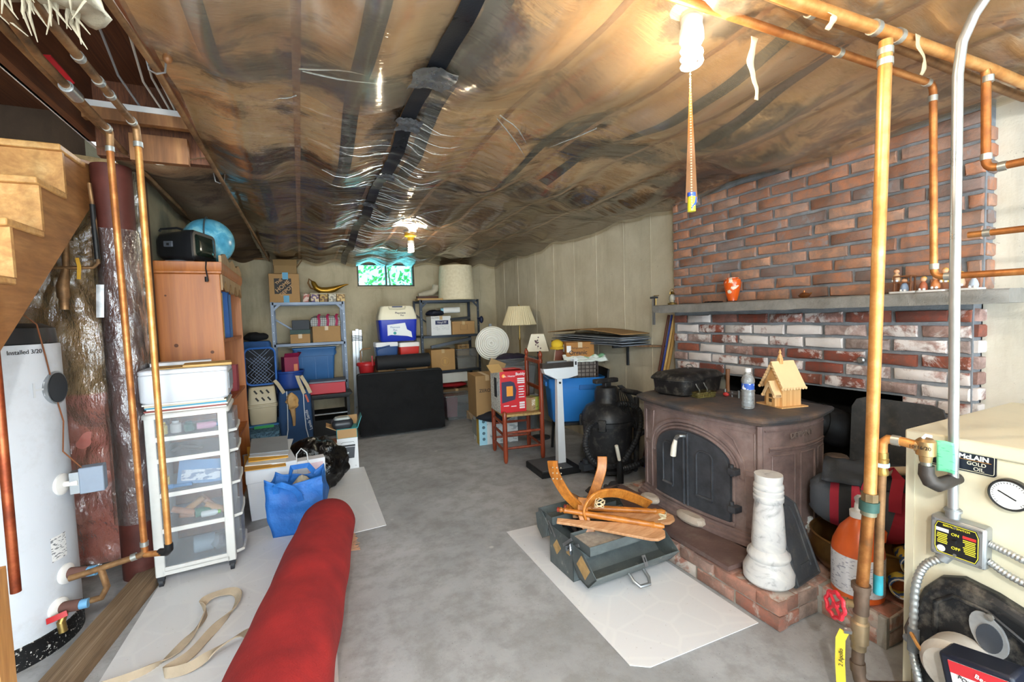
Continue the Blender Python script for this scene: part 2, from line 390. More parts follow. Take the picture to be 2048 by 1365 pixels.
# joists showing through between the batts, as pale wooden edges
JO = WOODM('joist_wood', ('#85603f', '#a88262', '#ba9674'), (1, 1, 1), .7)
for x in JX[1:7]:
    obj('joist', MB().grid(lambda u, w: (x-.013+.026*u, -2.4+8.6*w, zc(x, -2.4+8.6*w)-.004-.003*math.sin(PI*u)), 2, 90), JO, ceiling, smooth=80)
SFILM = GLASSY('ceiling_polythene', '#f8f2e6', .010, .10, .3, (2.2, 24, 8), .5, .4)
def zf(x, y):
    k = math.exp(-((x-.55)/.65)**2)*min(1, max(0, (y-1.5)/.6))
    w = abs(noise.noise(Vector((x*2.0, y*13, 5))))*.014*min(1, max(0, (y-1.2)/1.6))+k*(.5-abs(noise.noise(Vector((x*2.6+y*.3, y*22, 8)))))*.02
    return zc(x, y)-.016-.02*(.5+.5*noise.noise(Vector((x*3, y*2.2, 9))))-w
obj('plastic_sheet', MB().grid(lambda u, w: (CX0+(XR+.0-CX0)*u, -2.4+(YB-.02+2.4)*w, zf(CX0+(XR+.0-CX0)*u, -2.4+(YB-.02+2.4)*w)), 70, 760), SFILM, ceiling, label='clear wrinkled plastic sheeting stapled under the insulation', smooth=80)
# a second, hazier sheet overlaps the near part
HFILM = GLASSY('overlap_polythene', '#faf4ea', .10, .2, 0, fres=.2, cap=.2, haze='#ecdcc2')
def yend(x): return 1.70+.10*math.sin(x*3.1+1.0)+.07*math.sin(x*7.3)
obj('overlap_sheet', MB().grid(lambda u, w: (CX0+(XR-CX0)*u, -2.3+(yend(CX0+(XR-CX0)*u)+2.3)*w, zf(CX0+(XR-CX0)*u, -2.3+(yend(CX0+(XR-CX0)*u)+2.3)*w)-.007), 60, 90), HFILM, ceiling, label='hazier overlapping plastic sheet over the near half', smooth=80)
# pale strips standing in for highlights on folds by the tape and far lamp
HIGHLIGHT = GLASSY('highlight_polythene', '#f4f6f4', .28, .08, 0, fres=2.5, cap=.8, haze='#e9f0ee')
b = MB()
def highlight_strip(x, y, dx, dy, r):
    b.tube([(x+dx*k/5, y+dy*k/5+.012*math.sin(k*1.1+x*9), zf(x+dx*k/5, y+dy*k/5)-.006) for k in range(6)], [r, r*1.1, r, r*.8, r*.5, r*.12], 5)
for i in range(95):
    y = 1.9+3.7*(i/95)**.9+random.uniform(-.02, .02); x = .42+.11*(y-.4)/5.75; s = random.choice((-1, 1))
    highlight_strip(x+s*.03, y, s*random.uniform(.05, .30), random.uniform(-.06, .06), random.uniform(.0012, .003))
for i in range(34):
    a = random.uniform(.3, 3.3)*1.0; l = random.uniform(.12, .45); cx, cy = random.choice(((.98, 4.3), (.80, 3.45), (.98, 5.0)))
    highlight_strip(cx+.05*math.cos(a), cy+.05*math.sin(a), l*math.cos(a), l*math.sin(a)*random.choice((-1, 1)), random.uniform(.0015, .004))
for i in range(16): highlight_strip(.62+.05*i, 5.72+.03*random.random(), random.uniform(.1, .3), random.uniform(.02, .12), random.uniform(.002, .005))
for x, y, dx, dy in ((.04, 1.62, .18, -.14), (.05, 1.63, .26, -.1), (.03, 1.86, -.08, .08), (.79, 1.72, .22, .2), (.79, 1.75, .3, .33), (1.24, 1.7, -.1, .25)): highlight_strip(x, y, dx, dy, .0028)
obj('highlight_strips', b, HIGHLIGHT, ceiling, kind='stuff', label='pale strips standing in for highlights on the folds of plastic sheeting')
# strips of dark tape
TAPE = P('#22252b', .3, .1, .3, 8, .2); TAPED = P('#3a3f40', .6, 0, .25, 8, .2); DUCT = P('#9aa2ab', .25, .85, .3, 22, .4)
def tape(x0, y0, x1, y1, w, m, dz=.012, nm='tape_strip', n=40):
    b = MB()
    def fn(u, k):
        y = y0+(y1-y0)*k; x = x0+(x1-x0)*k+.012*noise.noise(Vector((y*2, x0*9, 2)))+w*(u-.5)
        return (x, y, zf(x, y)-dz if m is not TAPED else zc(x, y)-.006)
    return obj(nm, b.grid(fn, 4, n), m, ceiling, smooth=80)
tape(.42, .4, .53, 6.15, .062, TAPE, .010, n=140)
for a in ((-.22, .3, -.19, 1.72, .05), (.20, .4, .25, 2.95, .06), (.50, .3, .57, 2.9, .055), (.62, 3.3, .62, 4.4, .05), (1.13, 1.70, 1.11, 2.75, .06), (1.39, .85, 1.45, 1.75, .055), (1.66, .9, 1.83, 1.75, .05), (1.40, 1.9, 1.36, 2.4, .06), (-.16, 2.9, -.13, 3.9, .06)):
    tape(*a, TAPED, n=50)
for y, w, l in ((1.0, .10, .11), (1.52, .13, .16), (1.92, .1, .1), (2.55, .09, .08), (3.25, .1, .08)):
    x = .42+.11*(y-.4)/5.75
    obj('duct_tape_patch', MB().grid(lambda u, k: (x+w*(u-.45)+.02*noise.noise(Vector((u*3, k*3, y))), y+l*(k-.5), zf(x+w*(u-.5), y+l*(k-.5))-.016-.01*abs(noise.noise(Vector((u*6, k*6, y*3))))), 10, 10), DUCT, ceiling, smooth=60)
# ================================================================== LIGHTS WITH THEIR FIXTURES
PORC = P('#eeeeea', .3, 0, .03, 3, .02)
t = NT('fluorescent_glow'); t.set('#fff6dc', .4, **{'Emission Color': (1.0, .86, .55, 1), 'Emission Strength': 7.0}); GLOW = t.m
def cfl_light(name, label, loc, power, chain=True, basemat=PORC, tint=(1.0, .80, .55)):
    T = thing(name, label, 'ceiling light', loc)
    obj('porcelain_base', MB().lathe([(.03, .055), (.055, .05), (.06, .03), (.055, .012), (.03, .0), (.028, -.03), (.0, -.03)], 28), basemat, T)
    obj('ballast', MB().lathe([(.0, -.02), (.026, -.022), (.031, -.045), (.032, -.07), (.026, -.08), (.0, -.081)], 24), PORC, T)
    pts = [(.024*math.cos(a*1.0), .024*math.sin(a*1.0), -.086-.011*a/PI*.95) for a in [i*PI/8 for i in range(0, 44)]]
    obj('spiral_tube', MB().tube(pts, .0065, 8), GLOW, T)
    if chain:
        b = MB()
        for i in range(52): b.sph((-.028, -.02, -.16-i*.0072), .0026, 6, 4)
        obj('pull_chain', b, P('#d9d3b8', .35, .6, .1, 9, .05), T, label='beaded pull chain')
    L = bpy.data.lights.new(name+'_lamp', 'POINT'); L.energy = power; L.color = tint; L.shadow_soft_size = .04
    lo = bpy.data.objects.new(name+'_lamp', L); COL.objects.link(lo); lo.parent = T; lo.location = (0, 0, -.125)
    return T
cfl_light('ceiling_light', 'lit spiral bulb in white porcelain holder above the white vinyl sheet', (1.0, .925, 2.10), 13, True, PORC, (1.0, .84, .60))
cfl_light('ceiling_light', 'lit bulb in yellowed holder near the small window', (1.0, 4.35, 2.085), 13, False, P('#d8a820', .4, 0, .2, 6, .05), (1.0, .88, .68))
cfl_light('ceiling_light', 'added spiral bulb in holder behind the viewer, for fill light', (-.2, -.55, 2.10), 75, False, PORC, (1.0, .97, .92))  # added fill lamp out of view, brightens the near part of the room
# fly paper hanging beside the near bulb
T = thing('fly_paper', 'amber fly paper strip with blue and yellow tube below the bulb', 'fly paper', (1.02, .95, 1.585))
pts = [(0, 0, .02+.345*k/20) for k in range(21)]
ups = [(.74+.25*math.sin(k*.25), -.66+.25*math.cos(k*.25), 0) for k in range(21)]
obj('sticky_strip', MB().strip(pts, ups, [max(.004, .034*(1-k/21)) for k in range(21)], .0008), P('#6f4514', .3, 0, .3, 12, .1), T)
obj('tube', MB().cyl((0, 0, -.005), (0, 0, .045), .011), flat('#d9d334', .4), T)
obj('tube_band', MB().cyl((0, 0, .036), (0, 0, .047), .0115), flat('#2c52b8', .4), T)
obj('tube_mark', MB().strip([(-.008, -.0085, .002), (.004, -.0112, .018), (.008, -.0085, .034)], (1, 0, .2), .006, .0008), flat('#2c52b8', .4), T)
obj('hook_thread', MB().cyl((0, 0, .36), (-.01, -.01, .50), .0012, n=5), BRASS, T)

# ================================================================== STAIRCASE
STW = WOODM('stair_wood', ('#a5713c', '#d09c5c', '#e2b679'), (.09*9, 1, 1/.09*.9), .5)
STRG = WOODM('stringer_wood', ('#6e4524', '#a06c3c', '#b88450'), (1, .12, 9), .55)
ST = thing('staircase', 'open pine basement staircase rising above the water heater', 'staircase', (-1.3, 1.2, 0))
def sl(b): return b.mv((1.3, -1.2, 0))
Y0, Z0, RUN, RISE = 2.154-.228*7, 1.698-.2045*7, .228, .2045
prof = []
for i in range(4, 10):
    y, z = Y0+RUN*i, Z0+RISE*i
    obj('tread', sl(MB().box(-1.70, -.895, y, y+RUN+.03, z-.028, z)), STW, ST, bev=.006)
    obj('riser', sl(MB().box(-1.70, -.90, y+.028, y+.046, z-RISE, z-.028)), STW, ST)
    prof += [(y+.047, z-RISE-.0), (y+.047, z-.029)]
lowz = lambda y: 1.237+(y-2.058)*.80
poly = prof + [(3.0, Z0+RISE*9.2), (3.0, lowz(3.0)-.02), (1.35, lowz(1.35))]
obj('stringer', sl(MB().prism(poly, -.945, -.905, 'x')), STRG, ST)
obj('stringer', sl(MB().prism(poly, -1.70, -1.66, 'x')), STRG, ST)
obj('newel_post', sl(MB().box(-.735, -.672, 1.42, 1.48, 0, .74)), PINE, ST)
# framing round the stair opening
FR = thing('stair_opening_framing', 'brown floor joists and header boards around the stairwell', 'framing', (-.6, 2.6, 2.0))
def fl(b): return b.mv((.6, -2.6, -2.0))
DKW = WOODM('old_joist', ('#3e2415', '#66391f', '#7d4c2b'), (9, .12, 9), .7)
obj('subfloor', fl(MB().box(-1.9, -.34, -.4, 3.2, 2.44, 2.47)), DKW, FR)
for x in (-.36, -.80): obj('joist', fl(MB().box(x-.04, x, -.4, 2.74, 2.17, 2.44)), DKW, FR)
obj('trim_board', fl(MB().box(-.845, -.83, 1.2, 3.05, 2.17, 2.215)), P('#dcdad6', .6, 0, .05, 4, .05), FR, label='white painted trim strip')
obj('header_board', fl(MB().box(-.80, -.40, 2.56, 2.60, 2.215, 2.265)), LUMBER, FR)
obj('header_edge', fl(MB().box(-.80, -.42, 2.555, 2.595, 2.265, 2.29)), P('#d8d6d4', .6, 0, .05, 4, .05), FR)
obj('header_block', fl(MB().box(-.66, -.44, 2.62, 2.66, 2.07, 2.19)), LUMBER, FR)
obj('header_beam', fl(MB().box(-.80, -.36, 2.70, 2.75, 2.10, 2.44)), DKW, FR)
WIRE = P('#d9d5cc', .5, 0, .08, 6, .05)
for k, (a, m) in enumerate((((-.52, 0), WIRE), ((-.49, .02), WIRE), ((-.47, .03), WIRE), ((-.60, .01), P('#9fa3a6', .5, 0, .1, 6, .05)))):
    x = a[0]; obj('wire_cable', fl(MB().tube([(x+.10, 1.55, 2.42), (x+.04, 1.8, 2.36+a[1]), (x+.03, 2.05, 2.33), (x-.01, 2.35, 2.31+a[1]), (x-.0, 2.62, 2.295)], .0045, 6)), m, FR)
# torn fibreglass hanging at the top left corner
FLUFF = P('#bfb49c', .95, 0, .25, 9, .8)
b = MB().grid(lambda u, w: (-.78+.36*u, 1.15+.42*w+.09*noise.noise(Vector((u*4, w*3, 2))), 2.14+.03*noise.noise(Vector((u*6, w*6, 3)))-.02*math.sin(PI*w)), 24, 20)
fib = obj('torn_insulation', b.mv((.6, -1.35, -2.1)), FLUFF, label='torn pale fibreglass blanket hanging above the stairwell pipes', cat='insulation', loc=(-.6, 1.35, 2.1), smooth=80, solid=.035)
b = MB()
for i in range(60):
    x = random.uniform(-.77, -.44); y = 1.53+random.uniform(-.14, .06)
    b.tube([(x, y, 2.13), (x+random.uniform(-.02, .02), y+.02, 2.10), (x+random.uniform(-.03, .03), y+.05, 2.085-random.random()*.03)], [.006, .004, .001], 5)
obj('torn_fringe', b.mv((.6, -1.35, -2.1)), FLUFF, fib, kind='stuff')

# ================================================================== PIPES ON THE LEFT
def arc(p, q, r, k=6):
    "rounded corner between the directions p->q->r"
    return p, q, r
def pipe(name, pts, r, m, parent=None, label=None, cat=None, bend=.02, n=12, group=None):
    pts = [Vector(p) for p in pts]; out = [pts[0]]
    for i in range(1, len(pts)-1):
        a = (pts[i-1]-pts[i]).normalized(); c = (pts[i+1]-pts[i]).normalized()
        for k in range(6):
            s = k/5; out.append(pts[i]+a*bend*(1-s)**2+c*bend*s**2)
    out.append(pts[-1])
    return obj(name, MB().tube(out, r, n), m, parent, label, cat, group)
def collar(p, d, r, parent, m=SOLDER, l=.02):
    d = Vector(d).normalized(); p = Vector(p); return obj('joint_collar', MB().cyl(p-d*l/2, p+d*l/2, r, n=14), m, parent)
T = thing('copper_pipe_run', 'copper pipe from the stairwell ceiling down to the heater fittings, left of the pair', 'pipe', (-.66, 2.4, .31))
o = Vector(T.location)
L_ = lambda *ps: [Vector(p)-o for p in ps]
pipe('horizontal_pipe', L_((-.56, 1.0, 2.095), (-.648, 1.8, 2.10), (-.655, 2.37, 2.10), (-.66, 2.37, 2.02)), .0125, COPD, T)
pipe('vertical_pipe', L_((-.66, 2.37, 2.03), (-.66, 2.405, .335)), .0125, COP, T)
pipe('bottom_pipe', L_((-.66, 2.405, .36), (-.662, 2.405, .325), (-.92, 2.43, .275)), .0125, COPD, T)
for p, d in (((-.66, 2.371, 2.03), (0, 0, 1)), ((-.652, 2.33, 2.10), (0, 1, 0)), ((-.66, 2.404, .37), (0, 0, 1)), ((-.70, 2.41, .319), (-1, 0, -.2)), ((-.65, 1.98, 2.10), (0, 1, 0)), ((-.65, 2.06, 2.10), (0, 1, 0))): collar(Vector(p)-o, d, .0155, T)
bv = obj('ball_valve', MB().cyl(Vector((-.652, 1.98, 2.10))-o, Vector((-.652, 2.06, 2.10))-o, .02), GALV, T)
obj('lever', MB().strip(L_((-.65, 2.02, 2.125), (-.665, 1.99, 2.15), (-.675, 1.93, 2.165)), (1, 0, 0), .02, .003), P('#b3242a', .4, 0, .1, 5, .05), bv, label='red lever')
tee = obj('tee_branch', MB().tube(L_((-.815, 2.42, .295), (-.80, 2.42, .21), (-.82, 2.42, .17), (-.90, 2.44, .155)), .0125, 10), COPD, T)
T2 = thing('copper_pipe_run', 'copper pipe in front of the white drawer cart, right of the pair', 'pipe', (-.56, 2.34, .33))
o = Vector(T2.location)
pipe('horizontal_pipe', L_((-.54, 1.0, 2.115), (-.557, 1.6, 2.118), (-.56, 2.33, 2.12), (-.56, 2.34, 2.04)), .0135, COPD, T2)
pipe('vertical_pipe', L_((-.56, 2.34, 2.05), (-.56, 2.34, .35)), .0125, COPB, T2)
pipe('bottom_pipe', L_((-.66, 2.405, .322), (-.575, 2.35, .335)), .0125, COP, T2)
obj('elbow', MB().tube(L_((-.60, 2.372, .332), (-.57, 2.348, .338), (-.56, 2.34, .35), (-.56, 2.34, .375)), [.016, .017, .017, .016]), BLACK, T2, label='black taped elbow')
for p, d in (((-.56, 2.34, 2.05), (0, 0, 1)), ((-.56, 2.28, 2.12), (0, 1, 0)), ((-.558, 1.80, 2.118), (0, 1, 0)), ((-.558, 1.95, 2.118), (0, 1, 0)), ((-.559, 2.05, 2.119), (0, 1, 0))): collar(Vector(p)-o, d, .0165, T2)
T = pipe('copper_pipe', [(-.64, 1.0, 2.12), (-.69, 1.75, 2.13), (-.70, 3.3, 2.115), (-.70, 6.22, 2.10)], .011, COPD, None, 'thin dark copper pipe along the top of the left wall', 'pipe', .05)
T = thing('copper_pipe_run', 'long straight copper pipe under the edge of the ceiling sheeting', 'pipe', (-.37, 1.7, 2.11))
o = Vector(T.location)
pipe('tube', L_((-.41, 1.0, 2.105), (-.365, 1.75, 2.105), (-.345, 3.0, 2.09), (-.31, 5.1, 2.07), (-.30, 6.2, 2.07)), .0105, COPD, T)
for y in (1.75, 2.95): obj('pipe_clip', MB().tube([Vector((-.385, y, 2.135))-o, Vector((-.378, y, 2.09))-o, Vector((-.36, y, 2.082))-o, Vector((-.338, y, 2.09))-o, Vector((-.332, y, 2.135))-o], .003, 5), GALV, T)
obj('wood_knob', MB().sph(Vector((-.325, 1.73, 2.125))-o, (.014, .014, .016), 12, 8), LUMBER, T)
pipe('copper_pipe', [(-.75, 6.235, 2.085), (.2, 6.235, 2.10), (2.0, 6.235, 2.118), (2.62, 6.235, 2.12)], .011, COPD, None, 'copper pipe along the top of the back wall above the window', 'pipe', .02)

# ================================================================== DRAIN COLUMN + WATER HEATER
T = thing('drain_stack', 'reddish brown column wrapped in plastic beside the bookcase', 'column', (-.825, 2.955, 0))
RB = P('#5a2d26', .55, 0, .35, 6, .2)
obj('column_body', MB().lathe([(.082, 0), (.082, 2.12)], 20), RB, T)
obj('plastic_wrap', MB().grid(lambda u, w: ((.094+.008*noise.noise(Vector((u*9, w*14, 0))))*math.cos(-2.9+4.2*u), (.094+.008*noise.noise(Vector((u*9, w*14, 0))))*math.sin(-2.9+4.2*u), .3+1.5*w), 40, 80), GLASSY('column_wrap', '#f3efe6', .05, .1, 1.0, (18, 18, 7), 4.0, .8), T, smooth=60)
obj('wrap_label', MB().grid(lambda u, w: (-.075+.03*u+.01*w, -.098-.004*math.sin(PI*u), 1.36+.16*w), 6, 6), P('#cfd3d6', .4, .1, .3, 24, .3), T)
obj('side_pipe', MB().tube([(-.05, -.13, 2.0), (-.04, -.13, 1.82), (-.04, -.13, 1.62), (-.06, -.13, 1.60), (-.25, -.12, 1.595)], .008, 8), COPD, T)
obj('side_pipe_sleeve', MB().cyl((-.045, -.13, 1.90), (-.042, -.13, 1.64), .011), BLACK, T)

HT = thing('water_heater', 'tall white water heater tank under the stairs', 'water heater', (-1.20, 2.53, 0))
ENAM = P('#ccd1d9', .35, 0, .04, 3, .03, .25)
R = .262
obj('tank', MB().lathe([(R, .09), (R+.002, .1), (R+.002, 1.24), (R, 1.25), (.0, 1.25)], 64), ENAM, HT)
t = NT('speckled_base'); v = t.co(); c = t.mix(t.ramp(t.noise(v, 90, 3, .6), [(.6, 0.0), (.64, 1.0)]), '#0d0d0f', '#c9c6c0')
obj('base_ring', MB().lathe([(R-.004, 0), (R+.004, .0), (R+.004, .085), (R-.004, .092)], 64), t.set(c, .5), HT)
obj('top_cap', MB().lathe([(R-.01, 1.25), (R-.005, 1.255), (R-.01, 1.315), (R-.05, 1.335), (.0, 1.335)], 48), P('#2b2d31', .3, .1, .2, 6, .05), HT)
def onheater(a, z, r=R): return (r*math.cos(a), r*math.sin(a), z)
A = math.radians(-22)
def disc(z, a, rad, m, name, dep=.018):
    d = Vector((math.cos(a), math.sin(a), 0)); c = Vector(onheater(a, z))
    return obj(name, MB().tube([c-d*.01, c+d*dep*.5, c+d*dep], [rad, rad*.97, rad*.6], 24), m, HT)
WPL = P('#e9e6e2', .35, 0, .04, 4, .03)
a1 = math.radians(-10)
disc(.66, a1, .045, WPL, 'inlet_disc'); disc(.285, math.radians(-14), .042, WPL, 'inlet_disc'); disc(.165, math.radians(-24), .042, WPL, 'inlet_disc'); disc(.27, math.radians(-72), .035, WPL, 'inlet_disc')
obj('badge', MB().tube([onheater(math.radians(-6), 1.065, R-.012), onheater(math.radians(-6), 1.065, R+.012)], [.062, .062], 28), P('#23262b', .4, .2, .1, 6, .05), HT)
obj('badge_rim', MB().tube([onheater(math.radians(-6), 1.065, R-.012), onheater(math.radians(-6), 1.065, R+.009)], [.069, .069], 28), GALV, HT)
text('H', .085, flat('#c9ccd0'), HT, onheater(math.radians(-24), 1.065, R+.006), (PI/2, 0, math.radians(66)))
text('Installed 3/20', .024, flat('#2a2a2e'), HT, onheater(math.radians(-32), 1.222, R+.003), (PI/2, 0, math.radians(58)), sx=.9)
box_ = obj('thermostat_box', MB().box(.315, .395, -.10, -.04, .61, .72).rot(.1), P('#8995a6', .45, .1, .1, 6, .05), HT, bev=.004)
obj('box_bracket', MB().box(.285, .315, -.095, -.045, .615, .705).rot(.1), STEEL, HT)
obj('box_stem', MB().cyl((.25, -.05, .66), (.32, -.06, .66), .012), WPL, HT)
obj('sensor_wire', MB().tube([(.33, -.05, .72), (.28, -.06, .80), (.275, -.02, .92), (.265, -.05, 1.06), (.26, -.08, 1.2), (.25, -.10, 1.33), (.22, -.12, 1.37), (.17, -.13, 1.33)], .0028, 6), P('#7c4a2c', .5, .3, .2, 9, .1), HT)
b = MB().grid(lambda u, w: onheater(math.radians(-26+15*u), .36+.10*w, R+.004), 8, 2)
obj('rating_label', b, PRINT('rating_label', '#e6e6e6', '#777a80', 55, .56, (1, 1, 3)), HT)
b = MB().grid(lambda u, w: onheater(math.radians(-78+17*u), .86+.30*w, R+.004), 8, 2)
obj('warning_label', b, PRINT('warning_label', '#f0f0f0', '#80858c', 45, .58, (1, 1, 3)), HT)
obj('label_heading', MB().grid(lambda u, w: onheater(math.radians(-78+17*u), 1.13+.03*w, R+.006), 8, 2), flat('#c0392b'), HT)
FOAM = P('#6a4a42', .9, 0, .25, 10, .2)
obj('outlet_sleeve', MB().cyl((.26, -.066, .285), (.335, -.085, .282), .0225), FOAM, HT)
obj('outlet_fitting', MB().cyl((.33, -.085, .283), (.365, -.09, .283), .02), P('#6aa0c8', .5, .1, .1, 6, .05), HT)
obj('drain_sleeve', MB().cyl((.245, -.11, .165), (.315, -.12, .165), .022), FOAM, HT)
obj('drain_fitting', MB().cyl((.31, -.12, .165), (.34, -.12, .165), .019), P('#6aa0c8', .5, .1, .1, 6, .05), HT)
dv = obj('drain_valve', MB().cyl((.262, -.15, .13), (.268, -.155, .085), .014).cyl((.27, -.135, .155), (.262, -.155, .12), .013), BRASS, HT)
obj('drain_handle', MB().strip([(.225, -.16, .145), (.245, -.165, .152), (.285, -.155, .160)], (.2, .3, 1), .022, .004), P('#c0282c', .4, 0, .1, 5, .05), dv, label='red drain lever')
pipe('copper_discharge_pipe', [(-.755, 1.695, 2.1), (-.75, 1.69, 1.16), (-.75, 1.684, .583)], .0115, COPPER('copper_red', '#8a3f22', '#b5653a', '#5a2a18', .3), None, 'short reddish copper pipe hanging in front of the white tank', 'pipe', .02)
obj('floor_timber', MB().box(-.06, .06, -.85, .85, 0, .045).rough(.006, 5), WOODM('weathered_timber', ('#5f4a36', '#8c745a', '#a8927a'), (9, .12, 9), .85), label='weathered timber lying on the floor beside the water heater', cat='timber', loc=(-.845, 2.24, 0), rot=(0, 0, math.radians(-7)))
T = thing('hanging_valve', 'old brass valve and cobwebbed pipe above the water heater top', 'valve', (-1.0, 2.82, 1.40))
obj('valve_body', MB().tube([(0, 0, 0), (0, 0, .05), (0, 0, .06), (0, 0, .11), (.01, .02, .2), (.02, .05, .6)], [.018, .018, .025, .025, .014, .014]), COPD, T)
obj('valve_tag', MB().strip([(.07, -.03, .14), (.075, -.03, .20), (.07, -.03, .24)], (1, 0, 0), .014), P('#b98c1e', .5, 0, .2, 6, .05), T)
# ================================================================== BRICK FIREPLACE AND HEARTH
def brickmat(name, ramp, wash, washthr, soot, vary=.42):
    t = NT(name); v = t.co()
    oi = t.new('ShaderNodeObjectInfo'); rnd = oi.outputs['Random']
    vm = t.new('ShaderNodeVectorMath'); vm.operation = 'ADD'; t.l(v, vm.inputs[0])
    cx = t.new('ShaderNodeCombineXYZ'); k = t.math('MULTIPLY', rnd, 37.0)
    for i in range(3): t.l(k, cx.inputs[i])
    t.l(cx.outputs[0], vm.inputs[1]); vv = vm.outputs[0]
    c = t.ramp(rnd, ramp)
    n = t.noise(vv, 16, 7, .7, .4)
    c = t.mix(t.ramp(n, [(.42, .55), (.6, 0.0)]), c, soot)
    w = t.math('ADD', t.noise(vv, 11, 6, .7, .5), t.math('MULTIPLY', t.math('SUBTRACT', t.math('FRACT', t.math('MULTIPLY', rnd, 7.31)), .5), vary))
    c = t.mix(t.ramp(w, [(washthr, 0.0), (washthr+.12, .85)]), c, wash)
    return t.set(c, .9, 0, t.bump(t.noise(vv, 45, 5, .7), .5, .006))
BR_UP = brickmat('brick_orange', [(0, '#8f6450'), (.35, '#ad7558'), (.6, '#b4866c'), (.85, '#9d7b6e'), (1, '#756460')], '#84868a', .60, '#6d6764', .18)
BR_LO = brickmat('brick_washed', [(0, '#7c3b2c'), (.3, '#94503a'), (.5, '#8a5044'), (.75, '#b09088'), (1, '#a89a96')], '#dcd6d4', .46, '#5a4640')
BR_H = brickmat('brick_hearth', [(0, '#9a6050'), (.5, '#b07c6a'), (1, '#a08a80')], '#b9b2aa', .58, '#6e625a')
def mortarmat(name, a, b):
    t = NT(name); v = t.co(); n = t.noise(v, 7, 7, .7, .4)
    return t.set(t.ramp(n, [(.3, a), (.7, b)]), .9, 0, t.bump(t.noise(v, 40, 5, .7), .6, .008))
MORT = mortarmat('mortar_dark', '#666a70', '#8c9198'); MORTH = mortarmat('mortar_pale', '#8f8a82', '#aaa69e')
_bm = {}
def brickmesh(L, h, d, var, mat):
    key = (round(L, 3), h, d, var, mat.name)
    if key in _bm: return _bm[key]
    rnd = random.Random(hash((round(L*100), var)) & 0xffff)
    xs = [-.5, -.17, .17, .5]
    def ring(ins, x):
        a, c = L/2-ins, h/2-ins
        pts = [(2*k*a, -c) for k in xs] + [(2*k*a, c) for k in reversed(xs)]
        return [(x, p[0]+rnd.uniform(-1, 1)*.0035, p[1]+rnd.uniform(-1, 1)*.0028) for p in pts]
    b = MB().loft([ring(0, d), ring(0, .004), ring(.005, rnd.uniform(-.002, .001))])
    me = bpy.data.meshes.new('brick'); me.from_pydata([tuple(v) for v in b.v], [], b.f)
    bb = bmesh.new(); bb.from_mesh(me); bmesh.ops.recalc_face_normals(bb, faces=bb.faces); bb.to_mesh(me); bb.free()
    me.polygons.foreach_set('use_smooth', [True]*len(me.polygons)); me.set_sharp_from_angle(angle=math.radians(50))
    me.materials.append(mat); _bm[key] = me; return me
def brick(parent, L, h, d, mat, loc, rot=(0, 0, 0)):
    o = bpy.data.objects.new('brick', brickmesh(L, h, d, random.randrange(5), mat)); COL.objects.link(o)
    o.parent = parent; o.location = loc; o.rotation_euler = (rot[0]+random.uniform(-.012, .012), rot[1], rot[2]); return o
BX, CP, MODL, BH = 2.592, .0688, .2128, .0525
FP = thing('brick_fireplace', 'old red brick chimney breast with a grey stone mantel shelf', 'fireplace', (2.6, 1.75, 0))
def fo(b): return b.mv((-2.6, -1.75, 0))
obj('mortar_backing', fo(MB().box(2.605, 2.698, 1.15, 2.6, .855, 2.16).box(2.605, 2.698, .905, 1.15, 0, 2.16).box(2.605, 2.698, .875, .905, 1.35, 2.16).box(2.605, 2.698, 2.37, 2.6, 0, .855)), MORT, FP, smooth=0)
def course(z, y0, y1, mat, off):
    y = y0 - off
    while y < y1-.02:
        a, c = max(y+.005, y0+.002), min(y+MODL-.010+random.uniform(-.006, .004), y1-.002)
        L = c-a
        if L > .03:
            Lq = round(L/.015)*.015 if L < .185 else .196
            brick(FP, min(Lq, L), BH, .05, mat, (BX-2.6+random.uniform(-.004, .002), (a+c)/2-1.75, z+BH/2))
        y += MODL
for k in range(6): course(.868+k*CP, .905, 2.6, BR_LO, (k % 2)*MODL/2+.03)
z = 1.352; k = 0
while z < 2.09:
    course(z, .875, 2.6, BR_UP, (k % 2)*MODL/2+.05*random.random()); z += CP; k += 1
for k in range(12):
    z = .045+k*CP
    course(z, 2.375, 2.6, BR_LO, (k % 2)*.1); course(z, .905, 1.145, BR_LO, (k % 2)*.1)
for k in range(29):      # return face at the near end
    z = .045+k*CP
    if 1.27 < z < 1.35: continue
    brick(FP, .07, BH, .03, BR_LO if z < 1.27 else BR_UP, (2.652-2.6, .866-1.75+(.02 if z < 1.27 else 0), z+BH/2), (0, 0, PI/2))
STONE = mortarmat('mantel_stone', '#6d6a66', '#8d8a85')
b = MB().grid(lambda u, w: (0, 0, 0), 1, 1); b = MB()
N = 40; rings = []
for i in range(N+1):
    y = .75+(2.617-.75)*i/N; j = lambda s: .006*noise.noise(Vector((y*9, s, 3)))
    taper = .05*max(0, (.06-(y-.75))/.06)
    rings.append([(2.40+j(1)+taper, y, 1.289+j(2)), (2.397+j(3)+taper, y, 1.34+j(4)), (2.405+taper, y, 1.346), (2.60, y, 1.346), (2.60, y, 1.289)])
obj('mantel_shelf', fo(b.loft(rings)), STONE, FP, label='grey stone mantel shelf')
SOOT = P('#15120f', .95, 0, .5, 6, .5)
obj('firebox', fo(MB().box(3.08, 3.1, 1.15, 2.37, 0, .88).box(2.7, 3.1, 1.13, 1.15, 0, .88).box(2.7, 3.1, 2.37, 2.39, 0, .88).box(2.7, 3.1, 1.15, 2.37, .86, .88).box(2.6, 3.1, 1.15, 2.37, .0, .02)), SOOT, FP, smooth=0)
obj('mantel_anchor', fo(MB().lathe([(.018, 0), (.018, .012), (.012, .018), (0, .018)], 14).rot(-PI/2, 'Y').mv((2.592, 1.318, 1.018))), STEEL, FP)

